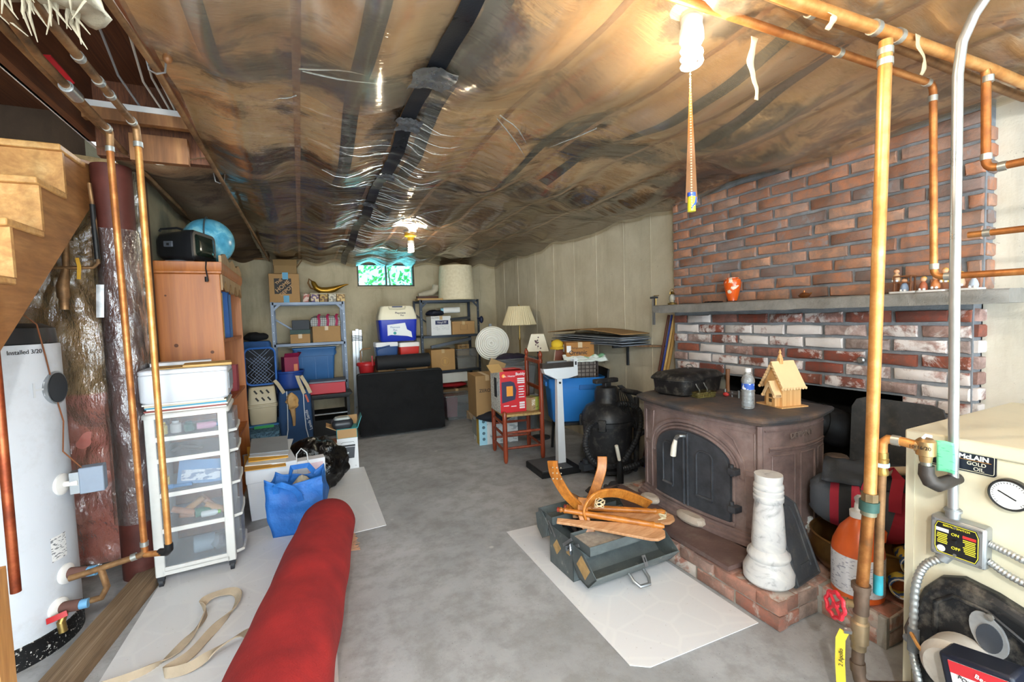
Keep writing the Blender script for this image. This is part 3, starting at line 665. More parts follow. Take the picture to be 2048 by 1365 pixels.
HE = thing('brick_hearth', 'low pale brick hearth platform under the stove', 'hearth', (2.1, 1.7, 0))
def ho(b): return b.mv((-2.1, -1.7, 0))
HZ = .125
obj('mortar_core', ho(MB().box(1.675, 2.6, 1.14, 2.45, 0, HZ-.006).box(1.93, 2.6, .89, 1.14, 0, HZ-.006)), MORTH, HE, smooth=0)
for k in range(2):
    z = .004+k*.062
    for i in range(6):
        y = 1.13+.107*(k % 2)+i*.215
        if y+.2 < 2.47: brick(HE, .203, .055, .05, BR_H, (1.667-2.1, y+.1-1.7, z+.028))
        elif y+.1 < 2.47: brick(HE, .1, .055, .05, BR_H, (1.667-2.1, y+.05-1.7, z+.028))
    if k: brick(HE, .1, .055, .05, BR_H, (1.667-2.1, 1.182-1.7, z+.028))
    x = 1.672
    while x < 1.92: brick(HE, .12, .055, .05, BR_H, (x+.062-2.1, 1.132-1.7, z+.028), (0, 0, PI/2)); x += .128
    for x in (1.95, 2.16, 2.37): brick(HE, .2, .055, .05, BR_H, (x+.1-2.1, .885-1.7, z+.028), (0, 0, PI/2))
    for y in (.99,): brick(HE, .2, .055, .05, BR_H, (1.925-2.1, y-1.7+.03, z+.028))
for i in range(6):
    for j in range(8):
        x, y = 1.672+j*.112, 1.137+i*.215+(.1 if j % 2 else 0)
        L = .205 if y+.205 < 2.46 else .1
        if y+L < 2.47: brick(HE, L, .103, .05, BR_H, (x+.053-2.1, y+L/2-1.7, HZ), (0, PI/2, 0))
    if True:
        x = 1.672
for j in range(1, 8, 2): brick(HE, .092, .103, .05, BR_H, (1.672+j*.112+.053-2.1, 1.137+.048-1.7, HZ), (0, PI/2, 0))
for j in range(6): brick(HE, .225, .103, .05, BR_H, (1.945+j*.112+.053-2.1, 1.005-1.7, HZ), (0, PI/2, 0))

# ================================================================== WOOD STOVE
SX, SY, SZ = 2.15, 1.78, .165
t = NT('stove_enamel'); v = t.co(); n = t.noise(v, 6, 7, .65, .3)
c = t.ramp(n, [(.3, '#665755'), (.5, '#86726f'), (.72, '#a08e8a')]); c = t.mix(t.ramp(t.noise(v, 3, 5, .6), [(.55, 0.0), (.72, .8)]), c, '#2c2a2d')
IRON = t.set(c, .42, .15, t.bump(t.noise(v, 60, 4), .2, .003))
t = NT('stove_door_iron'); v = t.co(); n = t.noise(v, 8, 7, .65)
DIRON = t.set(t.ramp(n, [(.3, '#34373d'), (.7, '#565a62')]), .45, .3, t.bump(t.noise(v, 70, 4), .15, .003))
t = NT('stove_top_iron'); v = t.co(); n = t.noise(v, 5, 8, .7, .4)
TIRON = t.set(t.mix(t.ramp(n, [(.45, 0.0), (.65, .8)]), '#4d4c4f', '#80695a'), .55, .2, t.bump(t.noise(v, 40, 5), .3, .004))
SV = thing('wood_stove', 'brown cast iron wood stove with arched double doors', 'stove', (SX, SY, SZ))
FX, HY, BACK = -.24, .39, .25
def front(y, z, off=0.0): return (FX-.05*(1-(y/HY)**2)-off, y, z)
def side(x, z, off=0.0, s=-1): return (x, s*(HY+.05*(1-((x+.0)/.245)**2)+off), z)
def foot(g):
    p = [front(HY-2*HY*i/14, 0) for i in range(15)] + [side(FX+(BACK-FX)*i/10, 0) for i in range(1, 11)] + [(BACK, HY*1.0, 0)] + [side(BACK-(BACK-FX)*i/10, 0, 0, 1) for i in range(0, 10)]
    return [(x*(1+g/.27), y*(1+g/.42), 0) for x, y, _ in p]
def ringz(g, z): return [(x, y, z) for x, y, _ in foot(g)]
obj('body', MB().loft([ringz(0, .05), ringz(0, .59)]), IRON, SV)
obj('plinth', MB().loft([ringz(.035, .004), ringz(.035, .02), ringz(.022, .026), ringz(.022, .038), ringz(.010, .044), ringz(.010, .056), ringz(0, .06)]), IRON, SV)
obj('top_plate', MB().loft([ringz(.0, .585), ringz(.018, .590), ringz(.022, .602), ringz(.034, .606), ringz(.036, .618), ringz(.028, .626), ringz(.012, .628), ringz(-.1, .627)]), TIRON, SV)
def bead(pts, r, m, nm='moulding', par=SV): return obj(nm, MB().tube(pts, r, 6), m, par)
def archpts(y0, y1, zb, zs, zt, off, base=True, n=18):
    c, w = (y0+y1)/2, (y1-y0)/2; p = [front(y0, zb, off)] if base else []
    for i in range(n+1):
        a = PI*i/n; p.append(front(c-w*math.cos(a), zs+(zt-zs)*math.sin(a), off))
    return p + ([front(y1, zb, off)] if base else [])
DY0, DY1, DZB, DZS, DZT = -.262, .235, .085, .345, .485
for g, r in ((.054, .013), (.034, .009), (.014, .009)): bead(archpts(DY0-g, DY1+g, DZB if g < .03 else DZS-.03, DZS, DZT+g, .002), r, IRON, 'arch_moulding')
bead([front(DY0-.018+(DY1-DY0+.036)*i/14, DZB-.012, .004) for i in range(15)], .011, IRON, 'door_sill')
def doorshape(ya, yb, off):
    c, w = (DY0+DY1)/2, (DY1-DY0)/2; n = 16; top = []; bot = []
    for i in range(n+1):
        y = ya+(yb-ya)*i/n; zz = DZS+(DZT-DZS)*math.sqrt(max(0, 1-((y-c)/w)**2)); top.append(front(y, zz, off)); bot.append(front(y, DZB, off))
    return top, bot
ym = -.0135
for ya, yb in ((DY0, ym-.003), (ym+.003, DY1)):
    b = MB(); tf, bf = doorshape(ya, yb, .016); tb, bb = doorshape(ya, yb, -.004); n = 16
    for A_, B_, C_, D_ in ((tf, bf, tb, bb),):
        rings = [[tf[i], bf[i], bb[i], tb[i]] for i in range(n+1)]; b.loft(rings)
    d = obj('door', b, DIRON, SV, smooth=30)
    e = .05
    if ya < ym-.1: pp = archpts(-.17, -.075, .16, .37, .405, .018)
    else: pp = archpts(.09, .17, .16, .37, .40, .018)
    pp = pp[:]
    bead(pp+[pp[0]], .0055, DIRON, 'panel_moulding', d)
    obj('panel_ledge', MB().tube([pp[0], pp[-1]], .010, 6), DIRON, d)
bead([front(ym+.02, DZB, .02), front(ym+.02, .47, .02)], .007, DIRON, 'centre_strip'); bead([front(ym-.005, DZB, .02), front(ym-.005, .475, .02)], .006, DIRON, 'centre_strip')
hd = obj('door_handle', MB().tube([front(-.005, .46, .0), front(-.005, .463, .03), front(.005, .464, .045), front(.022, .455, .05), front(.03, .44, .052)], .011, 10), STEEL, SV)
obj('grip', MB().tube([front(.03, .44, .052), front(.042, .40, .053), front(.05, .345, .053)], [.010, .015, .016], 12), P('#e4dfd2', .3, 0, .04, 4, .02), hd, label='white ceramic handle grip')
for z in (.35, .165):
    h = obj('hinge', MB().tube([front(DY0-.012, z-.028, .02), front(DY0-.012, z+.028, .02)], .010, 10), DIRON, SV)
    obj('hinge_leaf', MB().box(-.31, -.262, DY0-.05, DY0-.01, z-.014, z+.014), DIRON, h)
bead([front(HY-.01-2*(HY-.01)*i/14, .565, .003) for i in range(15)], .005, IRON)
def panel(pts, r=.0045): bead(pts+[pts[0]], r, IRON, 'panel_moulding')
panel([front(.36, .545, .001), front(.275, .545, .001), front(.285, .46, .001), front(.305, .36, .001), front(.36, .36, .001)])
panel([front(.36, .34, .001), front(.30, .34, .001), front(.30, .08, .001), front(.36, .08, .001)])
panel([front(-.37, .545, .001), front(-.20, .545, .001), front(-.27, .50, .001), front(-.32, .40, .001), front(-.325, .36, .001), front(-.37, .36, .001)])
panel([front(-.37, .335, .001), front(-.325, .335, .001), front(-.325, .08, .001), front(-.37, .08, .001)])
obj('corner_post', MB().tube([(FX, -HY, .06), (FX, -HY, .585)], .014, 8), IRON, SV)
sw = lambda a, c, z, o=.002, n=8: [side(a+(c-a)*i/n, z, o) for i in range(n+1)]
bead(sw(-.20, .22, .475), .008, IRON); bead(sw(-.20, .22, .462), .005, IRON); bead(sw(-.22, .23, .56), .005, IRON)
for a, c in ((-.185, -.06), (-.02, .10), (.14, .22)): panel(sw(a, c, .44)+sw(c, a, .08))
text('DEFIANT', .038, P('#8d7f7a', .4, .3, .1, 9, .05), SV, (side(-.015, .53, .004)[0], side(-.015, .53, .004)[1], .53), (PI/2, 0, .02), ext=.002, sx=1.15)
# ash lip slab
SLAB = P('#6a5450', .75, .1, .3, 6, .3, .3)
LS = obj('stove_floor_slab', MB().box(-.06, .14, -.53, .48, .0, .02).rough(.002, 9), SLAB, label='thin reddish slab sticking out in front of the stove', cat='slab', loc=(1.72, 1.88, HZ+.022), rot=(0, 0, -.02))
for y in (1.5, 2.2): obj('slab_shim', MB().box(1.78, 1.84, y, y+.1, 0, .024).mv((-1.72, -1.88, -.0225)), MORTH, LS)
def rock(name, label, loc, s, m, seed, cat='stone'):
    b = MB().sph((0, 0, s[2]*.5), (s[0], s[1], s[2]*.55), 14, 9)
    for i, v in enumerate(b.v):
        v = Vector(v); q = noise.noise_vector(v*14+Vector((seed, seed, 0)))*.25
        v2 = Vector((v.x*(1+q.x), v.y*(1+q.y), max(0, v.z*(1+.3*q.z)))); v2.z = min(v2.z, s[2]*.92); b.v[i] = v2
    return obj(name, b, m, label=label, cat=cat, loc=loc, smooth=25)
RK = P('#b9ada0', .9, 0, .15, 12, .5)
rock('stone', 'flat pale stone in front of the stove door, farther from the column', (1.83, 2.04, HZ+.042), (.045, .075, .05), RK, 1)
rock('stone', 'long pale stone on the reddish slab, nearer the marble column', (1.83, 1.73, HZ+.042), (.045, .095, .055), RK, 5.3)
b = MB()
for i in range(26):
    c = (random.uniform(-.12, .10), random.uniform(-.10, .12), random.uniform(.01, .03)); s = random.uniform(.02, .04)
    st = len(b.v); b.sph(c, (s, s*.8, s*.6), 7, 5); 
    for q in range(st, len(b.v)): b.v[q] = Vector(b.v[q])+noise.noise_vector(Vector(b.v[q])*22)*.012
obj('coal_pile', b, P('#2f2d2e', .7, .05, .4, 12, .4), kind='stuff', label='heap of black coal lumps at the left front of the stove', cat='coal', loc=(1.74, 2.30, HZ+.005), smooth=20)
# flue
T = thing('stove_pipe', 'black sooty flue pipe behind the stove', 'stovepipe', (2.39, 1.62, .70))
SP = P('#2a2a2c', .45, .3, .4, 5, .2)
obj('flue_tube', MB().tube([(.012, 0, 0), (.07, -.005, .0), (.15, -.06, -.03), (.26, -.12, -.07), (.34, -.14, -.10)], .105, 28), SP, T)
obj('flue_collar', MB().tube([(.012, 0, 0), (.04, 0, 0)], .118, 28), SP, T)
obj('flue_seam', MB().tube([(.19, -.085, -.045), (.215, -.097, -.053)], .109, 28), SP, T)
rock('ash_clump', 'crumbling grey ash clump hanging below the flue pipe', (2.52, 1.40, .46), (.07, .06, .06), P('#6f5d50', .95, 0, .4, 14, .8), 8, 'ash')
# sheet board leaning in the fireplace
obj('fire_board', MB().loft([[(x, y, z) for y, z in [(-.18, 0), (.19, 0), (.19, .66), (.17, .70), (.13, .715), (-.13, .715), (-.17, .70), (-.18, .66)]] for x in (0, .012)]), P('#4a4d51', .5, .3, .35, 6, .15, .3), label='dark grey metal sheet with rounded corners leaning in the fireplace mouth', cat='metal sheet', loc=(2.49, 1.14, HZ+.002), rot=(0, .06, 0))
# marble column
t = NT('white_marble'); v = t.co((1, 1, 1.3)); n = t.noise(v, 9, 8, .65, 1.6)
MARB = t.set(t.ramp(n, [(.30, '#8f9194'), (.42, '#c9c9ca'), (.7, '#dcdbd8')]), .35, 0)
prof = [(.088, 0), (.098, .012), (.099, .05), (.092, .066), (.083, .085), (.078, .10), (.084, .112), (.082, .125), (.064, .145), (.066, .17), (.058, .30), (.053, .345), (.058, .352), (.059, .37), (.054, .376), (.058, .384), (.058, .395), (.054, .40), (.058, .408), (.057, .42), (.052, .426), (.055, .45), (.054, .463), (.0, .464)]
obj('marble_column', MB().lathe(prof, 40), MARB, label='turned white marble column standing on the hearth corner', cat='column', loc=(1.765, 1.245, HZ+.008))
# cast iron plate leaning against the stove
T = thing('cast_iron_plate', 'grey cast iron arched plate leaning beside the marble column', 'iron plate', (1.905, 1.16, HZ+.008), rot=(-.33, 0, .12))
CI = P('#4f5359', .55, .25, .3, 7, .25, .35)
shape = lambda g: [(-.10+g, g), (.10-g, g), (.085-g, .30)] + [(.085-g-(.17-2*g)*i/8, .30+(.085-g)*math.sin(PI*(i/8)*.5+.0) if False else .30+(.09-g)*math.sin(PI*i/16)) for i in range(1, 8)] + [(-.085+g, .30+.09-g)]
obj('plate', MB().prism(shape(0), 0, .012, 'y'), CI, T)
obj('rim', MB().tube([(x, -.002, z) for x, z in shape(.008)]+[(-.092, -.002, .008)], .006, 6), CI, T)
obj('raised_panel', MB().tube([(.05, -.001, .05), (.05, -.001, .24), (.03, -.001, .30), (-.01, -.001, .315)], .004, 6), CI, T)
obj('raised_ledge', MB().box(-.03, .06, -.004, .002, .06, .07), CI, T)

# ================================================================== ON THE STOVE TOP
TZ = SZ+.628
T = thing('roasting_pan', 'black lidded roasting pan on the far end of the stove top', 'roasting pan', (2.16, 2.06, TZ), math.radians(8))
def rr(a, b_, r, z, n=5):
    p = []
    for cx, cy, s in ((a-r, b_-r, 0), (-(a-r), b_-r, 1), (-(a-r), -(b_-r), 2), (a-r, -(b_-r), 3)):
        for i in range(n+1):
            an = PI/2*(s+i/n); p.append((cx+r*math.cos(an), cy+r*math.sin(an), z))
    return p
PANM = P('#1d1c1d', .5, .2, .4, 9, .2, .4)
obj('pan_body', MB().loft([rr(.165, .10, .04, .0), rr(.185, .12, .05, .012), rr(.195, .13, .055, .092), rr(.207, .142, .06, .095), rr(.207, .142, .06, .102)]), PANM, T)
obj('lid', MB().loft([rr(.205, .14, .06, .103), rr(.20, .135, .055, .112), rr(.175, .115, .05, .134), rr(.10, .06, .04, .142)]), PANM, T)
obj('bail_handle', MB().tube([(.05, .02, .135), (.045, .04, .16), (.075, .05, .165), (.11, .05, .16), (.115, .03, .135)], .003, 6), STEEL, T)
for x in (-.12, -.045): obj('wire_handle', MB().tube([(x, -.143, .08), (x+.005, -.150, .06), (x+.025, -.147, .045), (x+.035, -.146, .025)], .0032, 6), P('#b9bcbc', .3, .8, .1, 9, .05), T)
T = thing('tackle_box', 'flat amber clear plastic box on the stove top', 'plastic box', (2.12, 1.935, TZ), math.radians(-12))
TB = GLASSY('amber_plastic', '#c6b673', .35, .15, 0, fres=1.0, haze='#8f8450')
obj('box_base', MB().loft([rr(.06, .075, .008, .0), rr(.062, .077, .008, .022)]), TB, T)
obj('lid', MB().loft([rr(.064, .079, .008, .023), rr(.064, .079, .008, .033)]), TB, T)
for x in (-.02, .02): obj('divider', MB().box(x, x+.003, -.07, .07, .002, .021), flat('#857a45'), T)
obj('contents', MB().box(-.052, .052, -.066, .066, .003, .01).rough(.004, 40), P('#6d6648', .6, .3, .4, 40, .3), T)
obj('latch', MB().box(-.068, -.062, -.014, .014, .012, .028), flat('#d3c878'), T)
T = thing('steel_fitting', 'small grey pipe fitting with red cap on the stove top', 'fitting', (2.235, 1.80, TZ))
obj('bar', MB().cyl((0, -.045, .018), (0, .045, .018), .007), STEEL, T)
for y in (-.045, 0, .045): obj('peg', MB().cyl((0, y, 0), (0, y, .042 if y else .03), .007), STEEL, T)
obj('red_cap', MB().sph((-.012, .03, .012), (.012, .02, .012), 10, 8), flat('#c03a3a'), T)
T = thing('water_bottle', 'clear plastic water bottle with blue label on the stove top', 'bottle', (2.035, 1.545, TZ))
BOT = GLASSY('clear_bottle', '#f4f8fa', .22, .06, .35, (30, 30, 60), 1.5)
rib = lambda z: .0315+.0018*math.sin(z*280)
obj('bottle_body', MB().lathe([(.026, 0), (.031, .006)]+[(rib(.006+.012*i/1.5), .006+.008*i) for i in range(1, 12)]+[(.0285, .10), (.0285, .13), (.032, .138), (.031, .15), (.022, .172), (.0125, .185), (.0125, .192)], 24), BOT, T)
obj('water', MB().lathe([(.024, .003), (.0285, .008), (.0285, .095), (.0265, .10), (.0265, .13), (.028, .14), (.024, .16), (.0, .16)], 20), GLASSY('water_fill', '#e3edf2', .03, .02, 0, fres=1.3), T)
obj('label_band', MB().lathe([(.0292, .1), (.0294, .102), (.0294, .128), (.0292, .13)], 24, caps=False), PRINT('bottle_label', '#2f57b0', '#e9eef6', 40, .56, (1, 1, 1)), T)
obj('cap', MB().lathe([(.0145, .188), (.0145, .203), (.013, .206), (0, .206)], 18), WHITE, T)
BP = WOODM('birch_ply', ('#c08a50', '#dcae74', '#e8c08c'), (9, 9, .5), .55); BP2 = P('#e6c394', .6, 0, .06, 10, .08)
T = thing('wooden_house', 'little pale wood gingerbread house with steeple on the stove top', 'model house', (2.24, 1.515, TZ), math.radians(-12))
obj('base_plate', MB().box(-.07, .09, -.085, .085, 0, .006), BP, T)
obj('walls', MB().box(-.045, .07, -.06, .055, .006, .115), BP, T)
for s in (-1, 1): obj('gable', MB().prism([(-.06, .115), (.055, .115), (-.0025, .215)], -.045 if s < 0 else .066, -.041 if s < 0 else .07, 'x'), BP, T)
def slabroof(y1, z1, y2, z2, x0, x1, nm='roof'):
    b = MB().add([(x0, y1, z1), (x1, y1, z1), (x1, y2, z2), (x0, y2, z2), (x0, y1, z1+.006), (x1, y1, z1+.006), (x1, y2, z2+.006), (x0, y2, z2+.006)], [(0, 3, 2, 1), (4, 5, 6, 7), (0, 1, 5, 4), (1, 2, 6, 5), (2, 3, 7, 6), (3, 0, 4, 7)])
    r = obj(nm, b, BP2, T)
    bb = MB(); n = 9
    for i in range(n):
        f_ = i/(n-1); bb.cyl((x0-.001, y1+(y2-y1)*f_, z1+(z2-z1)*f_-.004), (x0+.004, y1+(y2-y1)*f_, z1+(z2-z1)*f_-.004), .0075, n=8)
    for i in range(n):
        f_ = i/(n-1); bb.cyl((x0+(x1-x0)*f_, y2-.002, z2-.003), (x0+(x1-x0)*f_, y2+.002, z2-.003), .0075, n=8)
    obj('scalloped_edge', bb, BP2, r)
slabroof(-.0025, .225, -.078, .10, -.06, .082); slabroof(-.0025, .225, .073, .10, -.06, .082)
obj('porch', MB().box(-.075, -.045, -.045, .012, .006, .07).prism([(-.045, .07), (.012, .07), (-.0165, .12)], -.075, -.045, 'x'), BP, T)
slabroof(-.0165, .128, -.055, .062, -.088, -.045, 'porch_roof'); slabroof(-.0165, .128, .022, .062, -.088, -.045, 'porch_roof')
for z in (.025, .05): obj('window_opening', MB().box(-.0765, -.0745, -.026, -.008, z, z+.018), flat('#51402a'), T)
obj('chimney', MB().box(-.012, .008, -.012, .008, .195, .245), BP, T)
obj('steeple', MB().lathe([(.012, .245), (.012, .25), (.008, .262), (.004, .268), (.007, .275), (.002, .29), (0, .292)], 10, (-.002, -.002, 0)), BP, T)
obj('wooden_dowel', MB().tube([(0, 0, 0), (0, .0, .05), (0, 0, .14)], [.012, .011, .013], 12), WOODM('hickory', ('#5f3d26', '#8a5f40', '#a07752')), label='brown wooden dowel standing upright behind the stove top', cat='dowel', loc=(2.36, 1.93, TZ+.0005))
# ================================================================== ON THE MANTEL AND BY THE BRICK
MZ = 1.3465
T = thing('vase', 'orange glazed vase with white painted flowers on the mantel', 'vase', (2.50, 2.005, MZ))
t = NT('orange_glaze'); v = t.co(); n = t.noise(v, 22, 3, .5)
sepn = t.new('ShaderNodeSeparateXYZ'); t.l(v, sepn.inputs[0])
msk = t.math('MULTIPLY', t.ramp(n, [(.56, 0.0), (.59, 1.0)]), t.ramp(t.math('MULTIPLY', sepn.outputs['Z'], 6.0), [(.3, 0.0), (.35, 1.0)]))
VZ = t.set(t.mix(msk, '#d4581a', '#d9cdb8'), .2, 0)
obj('vase_body', MB().lathe([(.028, 0), (.026, .006), (.036, .04), (.047, .09), (.052, .12), (.047, .14), (.036, .147), (.036, .152), (.03, .152), (.03, .14)], 32), VZ, T)
obj('foot_ring', MB().lathe([(.027, 0), (.0285, .004), (.027, .007)], 24), flat('#1c130e'), T)
T = thing('brass_lantern', 'tiny brass lantern at the far end of the mantel', 'lantern', (2.53, 2.55, MZ))
obj('lantern_base', MB().lathe([(.03, 0), (.032, .012), (.015, .02), (0, .02)], 14), BRASS, T)
obj('lantern_glass', MB().lathe([(.016, .02), (.022, .04), (.022, .06), (.014, .078)], 14), GLASSY('lantern_glass', '#e8dfb8', .25, .1, 0), T)
obj('lantern_top', MB().lathe([(.018, .078), (.022, .083), (.008, .10), (0, .10)], 14).tube([(-.02, 0, .08), (-.018, 0, .11), (0, 0, .12), (.018, 0, .11), (.02, 0, .08)], .0025, 5), BRASS, T)
T = thing('bronze_ornament', 'small round bronze pot ornament in the middle of the mantel', 'ornament', (2.47, 1.535, MZ))
obj('pot', MB().lathe([(.015, 0), (.026, .010), (.028, .018), (.018, .028), (.006, .031), (.004, .042), (0, .044)], 18), P('#a87046', .3, .9, .2, 12, .1), T)
obj('spout', MB().tube([(0, -.02, .018), (0, -.034, .022), (0, -.038, .03)], [.006, .005, .003], 8), P('#a87046', .3, .9, .2, 12, .1), T)
def figurine(x, y, label, kind):
    T = thing('figurine', label, 'figurine', (x, y, MZ))
    sk = P('#d8a27c', .5, 0, .15, 20, .1); wd = P('#7a4a2a', .6, 0, .3, 20, .2)
    obj('white_base', MB().loft([rr(.03, .05, .012, 0), rr(.03, .05, .012, .008)]), WHITE, T)
    if kind == 0:
        for a, b_ in ((-.018, -.03), (-.018, .03), (.018, -.03), (.018, .03)): obj('frame_post', MB().cyl((a, b_, .008), (a, b_, .075), .004), wd, T)
        obj('frame_rail', MB().box(-.022, .022, -.034, .034, .072, .078).box(-.022, -.016, -.034, .034, .045, .05), wd, T)
        figs = [(0, 0, .0, '#8a9cb8'), (0, .03, .045, '#d8b48c')]
    elif kind == 1: figs = [(-.005, .03, 0, '#a0583a'), (0, -.01, .005, '#c77d4a'), (.0, -.04, .03, '#d9b04a')]
    else: figs = [(0, -.02, 0, '#aab6c8'), (0, .02, .01, '#cfa68a')]
    for fx, fy, fz, c in figs:
        bo = obj('figure_body', MB().lathe([(.014, .008), (.016, .02), (.012, .036), (.006, .046), (0, .046)], 12, (fx, fy, fz)), flat(c, .5), T)
        obj('figure_head', MB().sph((fx, fy, fz+.055), .011, 10, 8), sk, bo)
        obj('figure_hair', MB().sph((fx+.003, fy, fz+.059), (.011, .0115, .010), 10, 6), flat('#c99b4a' if kind else '#6b4426', .6), bo)
        obj('figure_feet', MB().sph((fx-.012, fy-.007, fz+.012), (.009, .006, .006), 8, 6).sph((fx-.012, fy+.007, fz+.012), (.009, .006, .006), 8, 6), WHITE, bo)
figurine(2.46, 1.085, 'porcelain figurine in a wooden frame on the mantel, left of the thin pipe', 0)
figurine(2.46, .985, 'porcelain figurine group on the mantel behind the thin vertical copper pipe', 1)
figurine(2.46, .875, 'porcelain figurine pair on the mantel right of the grey conduit', 2)
T = thing('bar_clamp', 'steel bar clamp gripping the far tip of the mantel', 'clamp', (2.46, 2.68, 1.30))
obj('clamp_bar', MB().box(-.006, .006, -.02, .0, -.10, .12), STEEL, T); obj('clamp_jaw', MB().box(-.008, .008, -.05, .02, .10, .115), DKGREY, T)
obj('clamp_screw', MB().cyl((0, -.035, .05), (0, -.035, .10), .005).cyl((-.02, -.035, .12), (.03, -.035, .122), .003), BRASS, T)
obj('black_rag', MB().grid(lambda u, w: (-.03+.06*u, -.05+.1*w, .004+.012*abs(noise.noise(Vector((u*3, w*4, 1))))), 8, 10), BLACK, label='scrap of black cloth beside the orange vase', cat='rag', loc=(2.5, 2.15, MZ), solid=.003)
for i, (dy, c, r, lb) in enumerate(((.0, '#5a3022', .011, 'dark brown rod, farthest from the brick'), (.03, '#2f3f8c', .009, 'blue rod, second from the brown one'), (.055, '#c9a86a', .011, 'pale wood rod between the blue and tan ones'), (.085, '#b08a4c', .013, 'tan wood rod, nearest the brick'))):
    p0 = Vector((2.55, 2.93-dy*1.0, .0)); p1 = Vector((2.672, 2.73-dy*1.1, 1.27))
    obj('curtain_rod', MB().cyl((0, 0, 0), p1-p0, r, n=10), P(c, .5, 0, .15, 8, .1), label='leaning '+lb, cat='rod', group='rods leaning by the brick', loc=p0)

# ================================================================== BY THE HEARTH END
T = thing('duffel_bag', 'red and grey duffel bag slumped at the hearth end', 'bag', (2.26, 1.075, .295), math.radians(-65))
b = MB(); rings = []
for i in range(17):
    u = i/16; x = -.25+.5*u; s = (math.sin(PI*min(1, max(0, u*.94+.03))))**.35; sag = .02*noise.noise(Vector((u*5, 1, 1)))
    rings.append([(x+.02*noise.noise(Vector((u*3, j*.7, 2))), (.15+.015*noise.noise(Vector((u*4, j*.9, 5))))*s*math.copysign(abs(math.cos(2*PI*j/20))**.7, math.cos(2*PI*j/20)), max(0, .13+sag+(.14+.02*noise.noise(Vector((u*4, j*.8, 8))))*s*math.copysign(abs(math.sin(2*PI*j/20))**.7, math.sin(2*PI*j/20)))) for j in range(20)])
b.loft(rings)
t = NT('duffel_cloth'); v = t.co(); sp = t.new('ShaderNodeSeparateXYZ'); t.l(v, sp.inputs[0])
xs = t.math('ABSOLUTE', sp.outputs['X']); zz = sp.outputs['Z']
red = t.math('MULTIPLY', t.math('LESS_THAN', xs, .17), t.math('GREATER_THAN', t.math('ADD', xs, t.math('MULTIPLY', zz, -.2)), .02))
dk = t.math('LESS_THAN', t.math('ABSOLUTE', t.math('SUBTRACT', xs, .115)), .022)
c = t.mix(red, '#4f555e', '#b02c42'); c = t.mix(dk, c, '#2c3036')
DUF = t.set(c, .8, 0, t.bump(t.noise(v, 9, 6, .6), .5, .02))
obj('bag_body', b, DUF, T, smooth=80)
obj('flap', MB().grid(lambda u, w: (-.20+.30*u, -.13+.2*w, .285+.018*math.sin(PI*w)+.02*noise.noise(Vector((u*4, w*4, 2)))-.05*(1-w)**3), 12, 12), P('#3b4048', .8, 0, .2, 8, .3), T, solid=.006)
obj('handle_strap', MB().strip([(-.02, -.15, .16), (-.04, -.17, .24), (-.02, -.15, .305), (.04, -.08, .315), (.06, -.13, .29), (.05, -.165, .22), (.05, -.155, .16)], [(1, 0, 0)]*7, .04, .003), P('#a5283c', .8, 0, .15, 8, .2), T)
obj('rolled_paper', MB().cyl((.0, -.09, .30), (.20, -.03, .33), .018), P('#cdbda6', .8, 0, .1, 6, .1), T)
T = thing('copper_log_bucket', 'round tarnished brass log bucket under the duffel bag', 'bucket', (2.21, 1.115, HZ+.003))
BB = P('#8d6a3e', .4, .7, .3, 7, .2)
obj('bucket_body', MB().lathe([(.13, 0), (.16, .01), (.195, .06), (.20, .10), (.19, .145), (.198, .15), (.192, .155), (.185, .145), (.19, .1), (.15, .02)], 36), BB, T)
obj('bail', MB().tube([(.2*math.cos(a), .2*math.sin(a), .145-.05*math.sin((a+PI*.6)*1.2)) for a in [-2.6+1.9*i/12 for i in range(13)]], .004, 6), BRASS, T)
T = thing('cleaner_jug', 'orange hand cleaner jug with white pump top', 'jug', (1.99, 1.02, HZ+.004), math.radians(35))
OR = P('#d9622a', .35, 0, .08, 5, .03)
obj('jug_body', MB().lathe([(.08, 0), (.088, .01), (.088, .19), (.084, .215), (.062, .27), (.035, .305), (.026, .315), (.026, .325), (0, .325)], 36), OR, T)
obj('jug_handle', MB().tube([(.0, -.078, .235), (.0, -.082, .27), (.0, -.06, .295), (0, -.03, .31)], .012, 8), OR, T)
obj('label_wrap', MB().lathe([(.0886, .03), (.0892, .032), (.0892, .178), (.0886, .18)], 36, caps=False), PRINT('jug_label', '#d9dbe2', '#9a9db0', 50, .58, (1, 1, 4)), T)
obj('label_block', MB().grid(lambda u, w: (.0898*math.cos(-1.05+.55*u), .0898*math.sin(-1.05+.55*u), .03+.14*w), 8, 2), flat('#2a4fb0', .5), T)
obj('label_stripe', MB().grid(lambda u, w: (.0902*math.cos(-.5+.4*u), .0902*math.sin(-.5+.4*u), .03+.15*w), 8, 2), flat('#e0762e', .5), T)
obj('pump_collar', MB().lathe([(.028, .32), (.029, .345), (.014, .35), (.012, .375), (.0, .375)], 18), WHITE, T)
obj('pump_head', MB().tube([(0, 0, .37), (0, 0, .395), (-.02, .0, .405), (-.06, .0, .42), (-.075, 0, .415)], [.008, .014, .013, .010, .006], 10), WHITE, T)
CANM = PRINT('spray_can_print', '#cdb34a', '#3a5a8c', 26, .5, (1, 1, 1))
